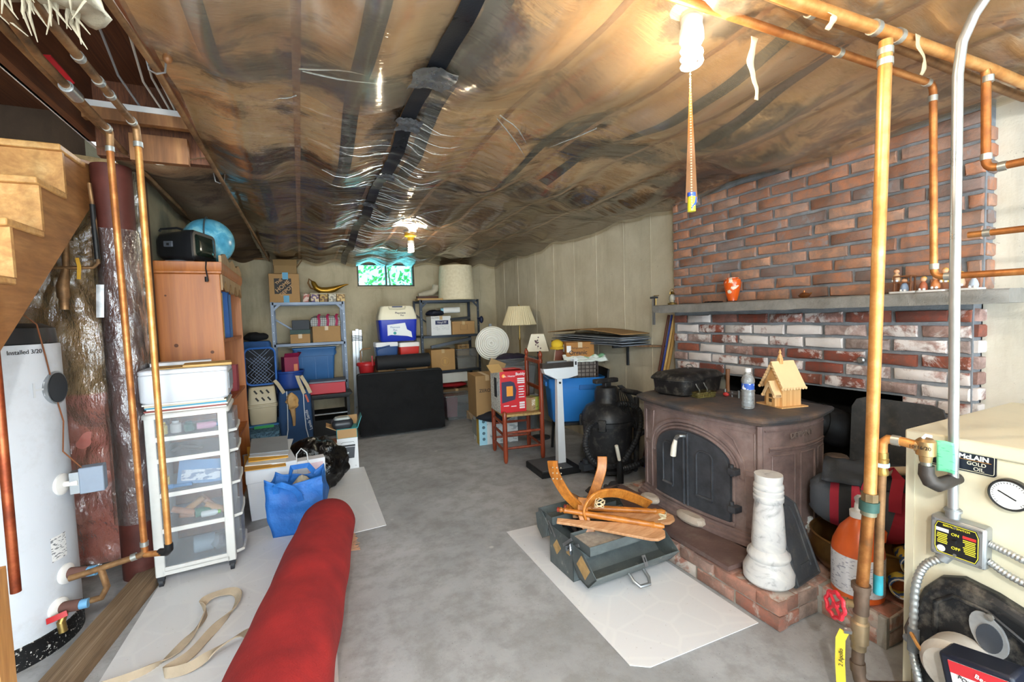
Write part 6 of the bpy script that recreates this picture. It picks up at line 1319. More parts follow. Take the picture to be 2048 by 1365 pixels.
simple('folded_clothes', 'black folded clothes on the blue bag behind the mesh carrier', 'clothes', MB().sph((0, 0, .05), (.13, .09, .055), 20, 12).rough(.02, 14), P('#17181c', .85, 0, .3, 9, .3), (-.47, 5.90, 1.11)); simple('blue_holdall', 'blue cloth holdall behind the mesh carrier', 'bag', MB().loft([[(x, y, z) for x, y, _ in rr(.15*s, .10*s, .04, 0)] for z, s in ((0, .95), (.5, 1.0), (1.08, 1.0), (1.11, .9))]).rough(.01, 8), P('#2c5c9c', .7, 0, .15, 8, .2), (-.47, 5.92, 0))
# canvas bag
T = thing('canvas_bag', 'navy canvas boat bag with tan handles and a gold bow', 'bag', (-.09, 5.30, 0), .0)
CB = P('#27466e', .8, 0, .12, 9, .3); TAN = P('#b9ab90', .8, 0, .1, 9, .2)
obj('bag_body', MB().loft([[(x, y, z) for x, y, _ in rr(.15*s, .11*s*(1.1-.3*z/.62), .03, 0)] for z, s in ((0, .92), (.02, 1), (.3, 1.08), (.55, 1.02), (.60, .98))]).rough(.014, 7), CB, T)
for x in (-.075, .08): obj('piping', MB().tube([(x*1.5, -.115, .02), (x*1.1, -.128, .2), (x, -.124, .42), (x, -.10, .60)], .005, 5), P('#c9cfd6', .7, 0, .05, 9, .1), T)
obj('handle', MB().strip([(-.10, -.09, .58), (-.15, -.10, .68), (-.18, -.09, .72), (-.19, -.06, .70)], (1, .2, .3), .035, .003), TAN, T); obj('handle', MB().strip([(.09, -.11, .56), (.05, -.12, .68), (.03, -.09, .75), (.07, -.06, .74), (.12, -.09, .64), (.15, -.11, .56)], [(1, .2, .3)]*6, .035, .003), TAN, T, smooth=60)
obj('gold_bow', MB().sph((-.03, -.135, .49), (.06, .03, .085), 18, 12).rough(.025, 26), P('#c29a62', .6, .1, .25, 18, .3), T); obj('bow_tail', MB().tube([(-.03, -.14, .42), (-.02, -.145, .33), (-.02, -.145, .24)], [.03, .018, .012], 8).rough(.006, 30), P('#a8865a', .6, .1, .25, 18, .3), T)
for tx, x, z in (('Lands Sands', .105, .22),): text(tx, .045, flat('#d8dde4'), T, (.118, -.125, .28), (PI/2, -PI/2-.2, .3))
obj('red_tag', MB().strip([(.10, -.128, .55), (.125, -.132, .47)], (1, 0, .3), .018, .002), flat('#c0583c'), T)
# stand with red case
T = thing('printer_stand', 'black plastic two shelf stand with flared top behind the frames', 'stand', (.265, 5.60, 0))
for s in (-1, 1): obj('side_panel', MB().box(s*.185-.012, s*.185+.012, -.15, .15, 0, .46), BLACK, T)
obj('top_shelf', MB().loft([[(x0, y0, z), (x1, y0, z), (x1, y1, z), (x0, y1, z)] for z, x0, x1, y0, y1 in ((.44, -.19, .19, -.16, .16), (.455, -.195, .20, -.165, .16), (.49, -.195, .24, -.165, .16))]), BLACK, T); obj('shelf', MB().box(-.175, .175, -.14, .15, .26, .275), BLACK, T); obj('shelf_trim', MB().box(-.175, .175, -.146, -.14, .262, .272), STEEL, T); obj('base', MB().box(-.175, .175, -.14, .15, .02, .20), P('#101113', .6, 0, .2, 8, .1), T)
T = thing('metal_case', 'bright red metal case with grey top on the black stand', 'case', (.25, 5.60, .492), -.05)
obj('case_body', MB().box(-.19, .19, -.12, .12, 0, .125), P('#b4202c', .4, .05, .08, 5, .04), T, bev=.005); obj('case_lid', MB().box(-.192, .192, -.122, .122, .125, .145), P('#6f7480', .5, .2, .15, 14, .15), T, bev=.004)
# aluminium bundle
T = thing('aluminium_rails', 'bundle of aluminium rails tied with black cord against the back wall', 'rails', (.64, 6.22, 0), rot=(.04, .02, 0))
for k, (x, h) in enumerate(((-.04, 1.18), (0, 1.2), (.04, 1.19))): obj('rail', MB().box(x-.017, x+.017, -.012, .012, 0, h).box(x-.002, x+.002, -.016, -.012, .02, h-.02), P('#c2c7cc', .3, .8, .1, 8, .05), T)
b = MB()
for k in range(4): b.tube([(-.065, -.02, 1.05+.02*k), (0, -.026, 1.06+.018*k), (.065, -.02, 1.045+.02*k), (.07, .018, 1.05+.02*k), (0, .02, 1.05+.02*k), (-.065, .018, 1.05+.02*k), (-.065, -.02, 1.05+.02*k)], .005, 5)
obj('cord', b, BLACK, T)
# portfolio case
b = MB().loft([[(p[0], y, p[1]+.36) for p in rr(a, h, .03, 0)] for y, a, h in ((-.05, .455, .335), (-.042, .475, .352), (.03, .475, .352), (.04, .455, .335))])
for i, q in enumerate(b.v): b.v[i] = q+Vector((0, .012*noise.noise(Vector((q.x*4, q.z*4, 2))), .012*noise.noise(Vector((q.x*3, 2, q.z*3)))))
t = NT('black_nylon'); v = t.co(); NYL = t.set('#0b0b0d', .75, 0, t.bump(t.noise(v, 6, 6, .6, .6), .8, .03), **{'Specular IOR Level': .25})
T = thing('portfolio_case', 'large black soft portfolio case standing at the end of the aisle', 'case', (1.01, 5.19, .005), rot=(-.06, 0, -.045))
b2 = MB().grid(lambda u, w: (-.475+.95*u, -.062-.022*noise.noise(Vector((u*3.1, w*2.6, 4)))-.018*abs(noise.noise(Vector((u*5+w*3, w*4-u*2, 9))))-.01, .02+.67*w), 40, 30)
obj('case_body', b, NYL, T, smooth=60); obj('front_panel', b2, NYL, T, smooth=80); obj('binding', MB().tube([(p[0], -.05, p[1]+.36) for p in rr(.468, .345, .03, 0)]+[(.468, -.05, .675)], .007, 6), BLACK, T); obj('handle', MB().tube([(-.06, -.0, .70), (-.04, -.0, .73), (.06, 0, .73), (.08, 0, .70)], .010, 8), BLACK, T)
simple('rolled_mat', 'black rolled mat lying across the top of the portfolio case', 'roll', MB().cyl((-.31, 0, .085), (.31, 0, .085), .083, n=28).cyl((-.20, 0, .085), (-.18, 0, .085), .086, n=28), P('#1a1b1e', .7, 0, .2, 8, .3), (1.08, 5.36, .725), .02)
# coolers
carton('cardboard_box', 'plain carton hidden behind the portfolio case under the coolers', .80, 1.40, 5.46, 5.82, 0, .82); carton('cardboard_box', 'low plain carton under the red bucket', .60, .79, 5.55, 5.85, 0, .64)
def cooler(label, loc, a, b_, h, c, lidc, rz=0):
    T = thing('cooler', label, 'cooler', loc, rz)
    obj('cooler_body', MB().loft([[(x, y, z) for x, y, _ in rr(a*s, b_*s, .02, 0)] for z, s in ((0, .9), (.01, .92), (h, 1.0))]), P(c, .35, 0, .06, 5, .04), T); obj('lid', MB().loft([[(x, y, z) for x, y, _ in rr(a*s, b_*s, .02, 0)] for z, s in ((h, 1.03), (h+.045, 1.03), (h+.052, .98))]), P(lidc, .35, 0, .04, 5, .03), T)
    return T
T = cooler('small navy cooler with white lid under the big blue cooler', (.925, 5.60, .822), .13, .10, .165, '#27487c', '#dfe2e6'); obj('handle', MB().tube([(-.13, -.105, .12), (-.10, -.112, .15), (.03, -.112, .175)], .010, 8), P('#27487c', .35, 0, .06, 5, .04), T)
cooler('small red cooler with white lid under the big blue cooler', (1.195, 5.60, .822), .12, .10, .15, '#c23028', '#e6e4e0')
T = thing('cooler', 'big blue cooler with cream swing lid stacked on the small coolers', 'cooler', (1.07, 5.62, 1.045), -.04, None)
BC_ = P('#1f35b0', .35, 0, .06, 5, .03); LID = P('#e2dec8', .4, 0, .04, 5, .03)
obj('cooler_body', MB().loft([[(x, y, z) for x, y, _ in rr(a, b_, .04, 0)] for z, a, b_ in ((0, .20, .13), (.02, .215, .14), (.26, .23, .15))]), BC_, T)
obj('lid', MB().loft([[(x, y, z) for x, y, _ in rr(a, b_, .04, 0)] for z, a, b_ in ((.262, .23, .15), (.30, .228, .148), (.41, .195, .12), (.425, .18, .105))]), LID, T)
obj('swing_handle', MB().tube([(-.10, -.11, .415), (-.09, -.125, .39), (.0, -.13, .385), (.09, -.125, .39), (.10, -.11, .415)], .010, 8), P('#c9c5b0', .4, 0, .04, 5, .03), T); obj('handle_button', MB().box(-.06, .06, -.13, -.10, .408, .422), P('#1f2a5a', .4, 0, .06, 5, .03), T)
text('Playmate', .035, flat('#26305a'), T, (.03, -.148, .34), (PI/2-.25, 0, 0)); text('Plus', .026, flat('#26305a'), T, (.05, -.152, .31), (PI/2-.25, 0, 0))
obj('state_sticker', MB().prism([(-.13, .19), (.08, .21), (.10, .13), (.15, .10), (.16, .03), (.10, .05), (-.09, .07), (-.13, .06)], -.1535, -.150, 'y').mv((0, .0, .01)), P('#dfe4e8', .4, 0, .04, 5, .03), T); text('Playmate', .032, flat('#6a86b0'), T, (-.04, -.1545, .17)); text('Plus', .03, flat('#4a6aa8'), T, (-.04, -.1545, .135)); obj('teal_dot', MB().lathe([(.018, 0), (0, .001)], 14).rot(PI/2, 'X').mv((-.045, -.1548, .10)), flat('#3a9a9a'), T)
T = thing('toy_bucket', 'red lidded bucket with tan handle beside the coolers', 'bucket', (.70, 5.68, .642))
RD = P('#b8282c', .4, 0, .06, 5, .04)
obj('bucket_body', MB().lathe([(.075, 0), (.08, .01), (.095, .12), (.0, .12)], 24), RD, T); obj('lid', MB().lathe([(.11, .12), (.115, .125), (.115, .15), (.10, .165), (0, .17)], 24), RD, T); obj('handle', MB().tube([(-.06, 0, .16), (-.06, 0, .30), (-.04, 0, .32), (.06, 0, .325)], .010, 8), P('#8a6a48', .6, 0, .15, 9, .1), T); obj('latch', MB().box(.05, .065, -.10, -.09, .12, .24), RD, T)

# ================================================================== BACK RIGHT SHELVING CONTENTS
T = thing('large_lampshade', 'large cream drum lampshade on top of the dark shelving', 'lampshade', (1.99, 6.02, 1.549))
t = NT('shade_linen'); v = t.co(); SHD = t.set(t.ramp(t.noise(v, 30, 3, .5), [(.3, '#dccfae'), (.7, '#eadfc2')]), .8, 0)
obj('shade', MB().lathe([(.25, 0), (.252, .01), (.222, .46), (.22, .47)], 48, caps=False), SHD, T, solid=.004); obj('trim_ring', MB().tube([(.252*math.cos(a), .252*math.sin(a), .006) for a in [2*PI*k/40 for k in range(41)]], .004, 5).tube([(.221*math.cos(a), .221*math.sin(a), .468) for a in [2*PI*k/40 for k in range(41)]], .004, 5), P('#d8c79c', .6, 0, .06, 9, .05), T)
T = thing('ice_skate', 'old white and brown skate boot on top of the dark shelving', 'shoe', (1.56, 5.96, 1.575), .0)
obj('sole', MB().loft([[(x*1.0, y, z) for x, y, _ in rr(.15, .035, .03, 0)] for z in (0, .03)]), P('#4a2f22', .6, 0, .2, 9, .1), T); obj('boot', MB().tube([(-.12, 0, .05), (-.03, 0, .065), (.06, 0, .08), (.11, 0, .12), (.12, 0, .18)], [.025, .036, .042, .045, .042], 12), P('#b0a894', .7, 0, .15, 9, .15), T)
simple('box_lid_tray', 'shallow cardboard tray under the skate boot', 'tray', MB().box(-.17, .17, -.08, .08, 0, .025), CARD('#b8935f'), (1.58, 5.96, 1.549))
T = carton('paper_box', 'white carton with navy label on the upper dark shelf', 1.575, 1.85, 5.88, 6.14, 1.076, 1.335, P('#e2e4e4', .55, 0, .05, 5, .05))
obj('navy_label', MB().box(-.08, .10, -.1315, -.1305, .145, .20), flat('#27305a'), T); text('Vinyl PF', .04, WHITE, T, (.01, -.132, .172)); text('GLOVES', .03, flat('#4a4e58'), T, (-.08, -.132, .235)); obj('fine_print', MB().box(-.11, .11, -.1312, -.1305, .07, .13), PRINT('glove_print', '#e2e4e4', '#a0a4aa', 50, .6, (1, 1, 5)), T)
simple('dark_bag', 'crumpled dark bag on the white carton', 'bag', MB().sph((0, 0, .04), (.13, .09, .045), 18, 10).rough(.025, 16), P('#1b2030', .6, 0, .2, 9, .2), (1.66, 6.0, 1.337)); T = thing('paper_towel_roll', 'white roll lying on the upper dark shelf boxes', 'roll', (1.80, 5.98, 1.382)); obj('roll', MB().cyl((-.02, .0, .03), (.20, -.04, .03), .042, n=24), P('#dfe0de', .6, 0, .05, 5, .05), T); obj('roll_core', MB().cyl((.196, -.0395, .03), (.2035, -.041, .03), .016), flat('#8a9aa4'), T); obj('blue_end', MB().cyl((-.06, .006, .03), (-.015, .0, .03), .03), P('#8fc4dc', .5, 0, .06, 5, .05), T)
T = carton('cardboard_box', 'open cardboard box with printed square on the upper dark shelf', 1.865, 2.19, 5.88, 6.16, 1.076, 1.255); obj('printed_square', MB().tube([(-.045, -.141, .06), (.055, -.141, .06), (.055, -.141, .135), (-.045, -.141, .135), (-.045, -.141, .06)], .0015, 4), flat('#5f4a30'), T); simple('dark_board', 'dark flat boards lying on the open cardboard box', 'board', MB().box(-.17, .12, -.10, .10, 0, .03).rot(-.06, 'Y'), P('#23262a', .5, 0, .2, 8, .1), (2.01, 5.98, 1.28))
simple('blue_clamp', 'dark blue clamp hanging on the right upright of the dark shelving', 'clamp', MB().sph((0, 0, 0), (.03, .03, .05), 12, 8).cyl((-.06, 0, .02), (0, 0, .02), .012), P('#1c2440', .45, .1, .2, 9, .1), (2.262, 5.80, 1.27))
T = carton('cardboard_box', 'cardboard box with gold round emblem on the lower dark shelf', 1.555, 1.885, 5.87, 6.17, .601, .885, CARD('#b58e5c')); obj('round_emblem', MB().tube([(.02+.055*math.cos(a), -.151, .12+.055*math.sin(a)) for a in [2*PI*k/24 for k in range(25)]], .003, 4).box(.008, .018, -.152, -.1505, .09, .15).box(.024, .034, -.152, -.1505, .09, .15), flat('#cfa35c'), T)
T = thing('clear_bin', 'clear grey plastic bin on the lower dark shelf', 'bin', (2.06, 6.0, .601)); CLR = GLASSY('clear_bin', '#e4e8ea', .30, .15, .1, (30, 30, 30), .9, .6, '#b4b8ba'); obj('bin_wall', MB().frus(0, .27, .135, .13, .15, .14), CLR, T); obj('contents', MB().frus(.01, .16, .12, .115, .13, .12).rough(.02, 18), P('#8a8272', .8, 0, .25, 14, .2), T); obj('bin_rim', MB().tube([(p[0], p[1], .27) for p in rr(.152, .142, .02, 0)]+[(.152, .122, .27)], .006, 5), CLR, T)
T = carton('cardboard_box', 'lettered cardboard box standing in the clear bin', 1.97, 2.14, 6.0, 6.12, .77, .93, CARD('#a88658')); text('XUDEC', .036, flat('#2c2118'), T, (0, -.0615, .125), bold=.0008)
simple('grey_rail', 'long dark grey metal rail across the lower dark shelf', 'rail', MB().box(-.29, .29, -.02, .02, -.02, .02).rot(-.16, 'Y'), P('#5c626a', .4, .5, .12, 8, .06), (1.86, 5.93, .965))
simple('white_foam', 'white foam block under the dark shelving', 'foam', MB().box(-.18, .18, -.11, .11, 0, .13).rough(.006, 9), P('#d2d2cc', .8, 0, .06, 9, .15), (1.87, 5.98, .43)); simple('red_cloth', 'red cloth heap below the foam block', 'cloth', MB().sph((0, 0, .038), (.20, .12, .04), 20, 12).rough(.012, 9), P('#98181e', .85, 0, .15, 8, .3), (1.87, 5.97, .345)); 
T = thing('clear_bin', 'clear plastic bin with dark bottles on the floor below the dark shelving', 'bin', (1.80, 5.62, 0)); obj('bin_wall', MB().frus(0, .31, .16, .14, .19, .165), CLR, T); obj('red_contents', MB().box(-.16, -.02, -.10, .1, .03, .29).rough(.012, 12), P('#8a3040', .6, 0, .2, 9, .1), T); obj('dark_contents', MB().box(-.02, .13, -.11, .1, .02, .17).rough(.02, 14), P('#3c424a', .6, 0, .3, 12, .1), T); obj('bin_rim', MB().tube([(p[0], p[1], .31) for p in rr(.193, .168, .02, 0)]+[(.193, .148, .31)], .007, 5), CLR, T)
carton('cardboard_box', 'plain carton under the red cloth heap, mostly hidden', 1.68, 2.10, 5.86, 6.16, .101, .335, CARD('#7d6648'))
simple('upright_book', 'blue spined book standing beside the portfolio case', 'book', MB().box(-.018, .018, -.10, .10, 0, .30), PRINT('blue_spine', '#1f3a7a', '#a8b4cc', 26, .56, (1, 1, 1)), (1.585, 5.64, .31)); simple('crumpled_paper', 'crumpled kraft paper on the floor by the clear bin', 'paper', MB().box(-.06, .06, -.05, .05, 0, .11).rough(.035, 12), P('#bfa584', .8, 0, .15, 9, .2), (1.90, 5.30, .02), smooth=15)
# ================================================================== MIDDLE RIGHT CLUSTER
CH = thing('ladder_back_chair', 'reddish brown ladder back chair with rush seat loaded with boxes', 'chair', (1.79, 3.765, 0), math.radians(-9))
CHW = WOODM('cherry_wood', ('#5f2414', '#8a3a20', '#a04c2c'), (1, 1, 1), .35)
def turned(h, fin): return [(0.012, 0), (.019, .02), (.021, .06), (.021, h-.12), (.019, h-.10), (.021, h-.09)] + ([(.016, h-.08), (.012, h-.07), (.019, h-.05), (.020, h-.03), (.010, h-.012), (.013, h-.008), (0, h)] if fin else [(.020, h-.01), (.012, h), (0, h)])
fx_, bx_, wf, wb = -.175, .175, .205, .20
for s in (-1, 1):
    obj('leg', MB().lathe(turned(.46, False), 14, (fx_, s*wf, 0)), CHW, CH); obj('back_post', MB().lathe(turned(.985, True), 14, (bx_, s*wb, 0)), CHW, CH)
    for z in (.13, .27): obj('stretcher', MB().tube([(fx_, s*wf, z), (0, s*(wf+wb)/2, z), (bx_, s*wb, z)], [.010, .013, .010], 8), CHW, CH)
for x, w, zs in ((fx_, wf, (.10, .24, .34)), (bx_, wb, (.12,))):
    for z in zs: obj('stretcher', MB().tube([(x, -w, z), (x, 0, z), (x, w, z)], [.010, .013, .010], 8), CHW, CH)
for z in (.64, .88): obj('ladder_slat', MB().box(bx_-.008, bx_+.008, -wb, wb, z-.018, z+.018), CHW, CH, bev=.004)
RUSH = WOODM('rush', ('#8a6f44', '#b8985f', '#cfb27c'), (6, 6, 6), .8, 20, .6)
obj('seat', MB().loft([[(x, y, z) for x, y, _ in rr(.19, .215, .02, 0)] for z in (.41, .432)]), RUSH, CH, bev=.008)
# heater carton
T = thing('heater_box', 'red printed heater carton on the ladder back chair', 'box', (1.715, 3.79, .4335), math.radians(-6))
REDB = P('#c4242c', .4, 0, .05, 5, .03)
obj('carton', MB().box(-.12, .125, -.145, .145, 0, .375), REDB, T, bev=.002)
obj('side_print', MB().box(-.1212, -.12, -.144, .144, .0, .374), PRINT('heater_side', '#d8d9d6', '#6a7076', 34, .58, (1, 1, 5)), T); obj('side_picture', MB().box(-.1218, -.1212, -.05, .03, .13, .31), flat('#2a2d33'), T); obj('side_ring', MB().tube([(-.122, -.09+.025*math.cos(a), .22+.06*math.sin(a)) for a in [2*PI*k/20 for k in range(21)]], .005, 5), flat('#8a9096'), T)
obj('front_picture', MB().prism([(-.105, .09), (.02, .115), (.035, .20), (.015, .27), (-.02, .285), (-.105, .28)], -.1462, -.1452, 'y'), flat('#2b2a48'), T); obj('front_glow', MB().box(-.06, .0, -.147, -.146, .15, .24), flat('#e0932c'), T)
obj('sun_logo', MB().lathe([(.016, 0), (0, .0006)], 14).rot(PI/2, 'X').mv((-.085, -.1462, .335)), flat('#f0a030'), T); text('Mr. Heater', .026, WHITE, T, (-.03, -.1465, .33)); text('Buddy', .036, WHITE, T, (.075, -.1465, .345), bold=.001)
b = MB()
for k in range(3): b.box(.045, .115, -.1465, -.1455, .26+.018*k, .272+.018*k)
for k in range(5): b.box(.055, .11-.008*(k % 2), -.1465, -.1455, .13+.024*k, .139+.024*k)
for k in range(3): b.box(.06, .11, -.1465, -.1455, .03+.022*k, .046+.022*k)
b.box(-.09, -.04, -.1465, -.1455, .06, .068).box(-.02, .03, -.1465, -.1455, .052, .06)
for k in range(0, len(b.v)//8): obj('print_bar', MB().add(b.v[k*8:k*8+8], b.f[:6]), WHITE, T, smooth=0)
obj('open_flap', MB().box(-.13, .0, -.002, .002, .0, .10).rot(-.9, 'X').rot(.25, 'Z').mv((-.08, -.14, .375)), CARD('#b8955f'), T); obj('open_flap', MB().box(-.12, .12, 0, .003, 0, .10).rot(1.45, 'X').mv((0, .0, .378)), REDB, T)
T = thing('bulb_carton', 'small kraft and lime carton on the chair seat', 'box', (1.895, 3.665, .4335), math.radians(20))
obj('carton', MB().box(-.06, .05, -.05, .05, 0, .12), CARD('#b0926a'), T, bev=.002); obj('lime_side', MB().box(.0, .0505, -.0508, .05, 0, .1205), P('#a9ad4a', .5, 0, .08, 5, .05), T); obj('label_print', MB().box(-.05, -.005, -.0512, -.05, .05, .10), PRINT('bulb_print', '#c9b08a', '#f0ece0', 40, .5, (1, 1, 4)), T); obj('printed_glasses', MB().tube([(-.03, -.0515, .02), (-.01, -.0515, .03), (.01, -.0515, .026), (.03, -.0515, .036)], .002, 4), flat('#3a3a34'), T)
# boxes behind the chair
T = carton('brown_carton', 'tall brown carton behind the heater box', 1.555, 1.80, 4.14, 4.50, .30, .72, CARD('#96764c'), -.12); text('ZERO', .045, flat('#3a2c1c'), T, (-.03, -.1815, .27), bold=.001)
T = thing('appliance_box', 'white and pale blue appliance box on the floor behind the chair', 'box', (1.82, 4.40, 0), math.radians(-8))
obj('carton', MB().box(-.21, .20, -.20, .07, 0, .275), PRINT('appliance_print', '#d4d8d8', '#9fa6aa', 14, .56, (1, 1, 2)), T, bev=.002); obj('blue_strip', MB().box(-.212, -.13, -.2012, -.2, 0, .2755), P('#9fd0e2', .5, 0, .05, 5, .03), T); obj('yellow_strip', MB().box(-.2112, -.21, -.18, -.08, .0, .275), P('#c9a83a', .5, 0, .08, 5, .03), T); obj('grey_picture', MB().box(-.2112, -.21, -.07, .14, .06, .22), P('#8f9490', .5, 0, .15, 12, .05), T)
b = MB()
for k in range(4): b.lathe([(.016, 0), (0, .001)], 12).rot(PI/2, 'X', (0, 0, 0), len(b.v)-24).mv((-.165, -.2016, .06+.06*k), len(b.v)-24)
obj('round_icons', b, flat('#4a6a7a'), T)
simple('dark_jacket', 'dark jacket draped between the brown carton and the appliance box', 'jacket', MB().sph((0, 0, 0), (.20, .08, .05), 20, 12).rough(.03, 10), P('#1a1c26', .85, 0, .25, 8, .3), (1.72, 4.12, .30), -.2)
# white dish on post
T = thing('dish_heater', 'round white ribbed dish tilted on a grey post', 'dish', (2.03, 4.93, 0))
prof = [(0.0, .03)]+[(.19*k/16, .03-.04*(k/16)**2+(.009 if k % 2 else 0)) for k in range(1, 17)]+[(.195, -.02), (.198, -.008), (.19, .0)]
b = MB().lathe([(max(.001, r), z) for r, z in prof], 40, caps=False).rot(PI/2, 'X').rot(-.15, 'X').rot(-.55, 'Z').mv((-.02, -.09, .995))
obj('dish', b, P('#d9d9d2', .5, 0, .05, 5, .05), T, solid=.004); obj('post', MB().box(-.015, .015, -.012, .012, 0, 1.22), P('#8f949a', .4, .5, .1, 8, .05), T); obj('post_base', MB().box(-.12, .12, -.1, .1, 0, .03), DKGREY, T); obj('arm', MB().box(.0, .16, -.015, .015, 1.12, 1.15), DKGREY, T)
# floor lamp
T = thing('floor_lamp', 'brass floor lamp with pleated cream shade against the right wall', 'lamp', (2.44, 4.98, 0))
obj('base', MB().lathe([(.13, 0), (.13, .015), (.03, .03), (.012, .05), (0, .05)], 28), BRASS, T); obj('pole', MB().lathe([(.009, .04), (.009, .6), (.015, .62), (.009, .64), (.009, 1.0), (.017, 1.02), (.009, 1.05), (.008, 1.3)], 12), BRASS, T)
rings = []
for z, r in ((1.19, .205), (1.195, .207), (1.415, .128), (1.42, .127)): rings.append([((r+(.003 if j % 2 else -.003))*math.cos(2*PI*j/80), (r+(.003 if j % 2 else -.003))*math.sin(2*PI*j/80), z) for j in range(80)])
obj('lamp_shade', MB().loft(rings, True, False), P('#d9cba6', .75, 0, .06, 9, .1), T, solid=.003, smooth=20); obj('finial', MB().sph((0, 0, 1.43), .012, 10, 8), BRASS, T)
# clear bins under small shade
T = thing('clear_bin', 'clear plastic bin of dark clothes behind the chair back, lower of the stack', 'bin', (2.2, 4.68, 0)); obj('bin_wall', MB().frus(0, .38, .20, .15, .22, .16), CLR, T); obj('contents', MB().frus(.01, .32, .18, .13, .20, .145).rough(.02, 12), P('#8f9aa6', .8, 0, .25, 7, .2), T); obj('lid', MB().box(-.228, .228, -.168, .168, .38, .40), P('#c9ced2', .4, 0, .06, 5, .03), T, bev=.006)
T = thing('clear_bin', 'clear plastic bin with white cloth behind the chair back, upper of the stack', 'bin', (2.2, 4.68, .401)); obj('bin_wall', MB().frus(0, .42, .19, .145, .235, .165), CLR, T); obj('contents', MB().frus(.01, .34, .175, .13, .21, .15).rough(.02, 12), P('#c4c8ca', .8, 0, .12, 7, .2), T); obj('bin_rim', MB().tube([(p[0], p[1], .42) for p in rr(.238, .168, .03, 0)]+[(.238, .138, .42)], .008, 5), CLR, T); obj('bin_print', MB().box(-.17, -.06, -.163, -.161, .10, .30), PRINT('bin_label', '#aab0b2', '#4a5056', 20, .58, (1, 1, 1)), T)
simple('clothes_heap', 'dark purple clothes piled on the upper clear bin', 'clothes', MB().sph((0, 0, .03), (.20, .12, .06), 22, 12).rough(.03, 11), P('#2a2436', .85, 0, .3, 8, .3), (2.17, 4.66, .79)); simple('cardboard_flap', 'loose tan cardboard flap beside the white dish', 'cardboard', MB().box(-.10, .08, -.003, .003, -.04, .04).rot(.4, 'Y'), CARD('#c2a272'), (1.94, 4.52, .775), -.2)
simple('purple_bag', 'purple bag below the white dish', 'bag', MB().sph((0, 0, .16), (.09, .07, .16), 16, 12).rough(.03, 11), P('#3a2440', .7, 0, .25, 8, .2), (1.93, 4.56, .40)); carton('cardboard_box', 'plain carton under the purple bag', 1.84, 1.94, 4.48, 4.66, .0, .40, CARD('#7d6648'))
bottle('yellow_bottle', 'yellow toy behind the heater carton', (1.90, 4.25, .40), .05, .28, '#d8b82c', '#3a6ac0'); carton('cardboard_box', 'plain carton under the yellow toy', 1.85, 2.0, 4.205, 4.34, .277, .399, CARD('#7d6648'))
# small square lampshade
T = thing('square_lampshade', 'small square cream lampshade with dark flower sprigs behind the chair back', 'lampshade', (2.25, 4.16, .93), math.radians(-32))
SQ = P('#e6dfca', .7, 0, .05, 9, .05)
obj('shade', MB().loft([[(x, y, z) for x, y in ((-a, -a), (a, -a), (a, a), (-a, a))] for z, a in ((0, .115), (.175, .065))], True, False), SQ, T, solid=.003, smooth=0)
b = MB()
for sgn in (0, 1):
    st = len(b.v)
    for k in range(14):
        x, z = random.gauss(0, .016), .085+random.gauss(0, .025); b.sph((x, -.116+.05*z/.175-.0035, z), (.007, .0015, .008), 6, 4)
    b.tube([(.0, -.108, .03), (.005, -.098, .07), (-.004, -.088, .12)], .0016, 4)
    if sgn: b.rot(-PI/2, 'Z', (0, 0, 0), st)
    obj('flower_sprig', b, P('#5a3c48', .7, 0, .3, 20, .1), T); b = MB()

T = thing('shade_stand', 'dark table lamp base under the small square lampshade', 'lamp base', (2.25, 4.16, 0)); obj('stem', MB().cyl((0, 0, .02), (0, 0, .925), .012), DKGREY, T); obj('foot', MB().lathe([(.1, 0), (.1, .015), (.02, .03), (0, .03)], 20), DKGREY, T)
# blue tote on black chair with crate on it
T = thing('black_chair', 'black wooden chair almost hidden under the bright blue tote', 'chair', (2.30, 3.57, 0), math.radians(-20))
for sx, sy in ((-1, -1), (-1, 1), (1, -1), (1, 1)): obj('leg', MB().cyl((sx*.19, sy*.18, 0), (sx*.17, sy*.17, .30), .014), BLACK, T)
obj('seat', MB().box(-.20, .20, -.20, .20, .30, .325), BLACK, T, bev=.006); obj('backrest', MB().box(.215, .235, -.19, .19, .325, .80).rot(.12, 'Y', (.22, 0, .325)), BLACK, T, bev=.006)
T = tote('storage_tote', 'bright blue storage tote perched on the black chair behind the scale', (2.29, 3.57, .326), .25, .17, .40, BT2, math.radians(-20), None, 0); obj('grip_panel', MB().box(.02, .16, -.178, -.16, .29, .335), P('#2568b0', .4, 0, .06, 5, .03), T, bev=.004)
T = thing('wire_crate', 'brown plastic crate with grid sides standing in the blue tote', 'crate', (2.345, 3.55, .62), math.radians(-20))
GR = P('#3a2a24', .5, 0, .15, 8, .08); b = MB()
for k in range(9): b.box(-.15+.037*k-.003, -.15+.037*k+.003, -.122, -.117, 0, .28)
for k in range(8): b.box(-.155, .155, -.122, -.117, .035*k, .035*k+.008)
obj('grid_front', b, GR, T); b = MB()
for k in range(7): b.box(-.156, -.151, -.12+.037*k, -.114+.037*k, 0, .28)
for k in range(8): b.box(-.156, -.151, -.12, .12, .035*k, .035*k+.008)
obj('grid_side', b, GR, T); obj('crate_walls', MB().box(.15, .155, -.12, .12, 0, .28).box(-.15, .15, .115, .12, 0, .28).box(-.15, .15, -.115, .115, 0, .006), GR, T)
simple('crate_contents', 'pale crumpled things filling the brown crate', 'papers', MB().box(-.13, .13, -.10, .10, 0, .25).rough(.02, 14), P('#8a8078', .8, 0, .4, 14, .2), (2.345, 3.55, .627), math.radians(-20))
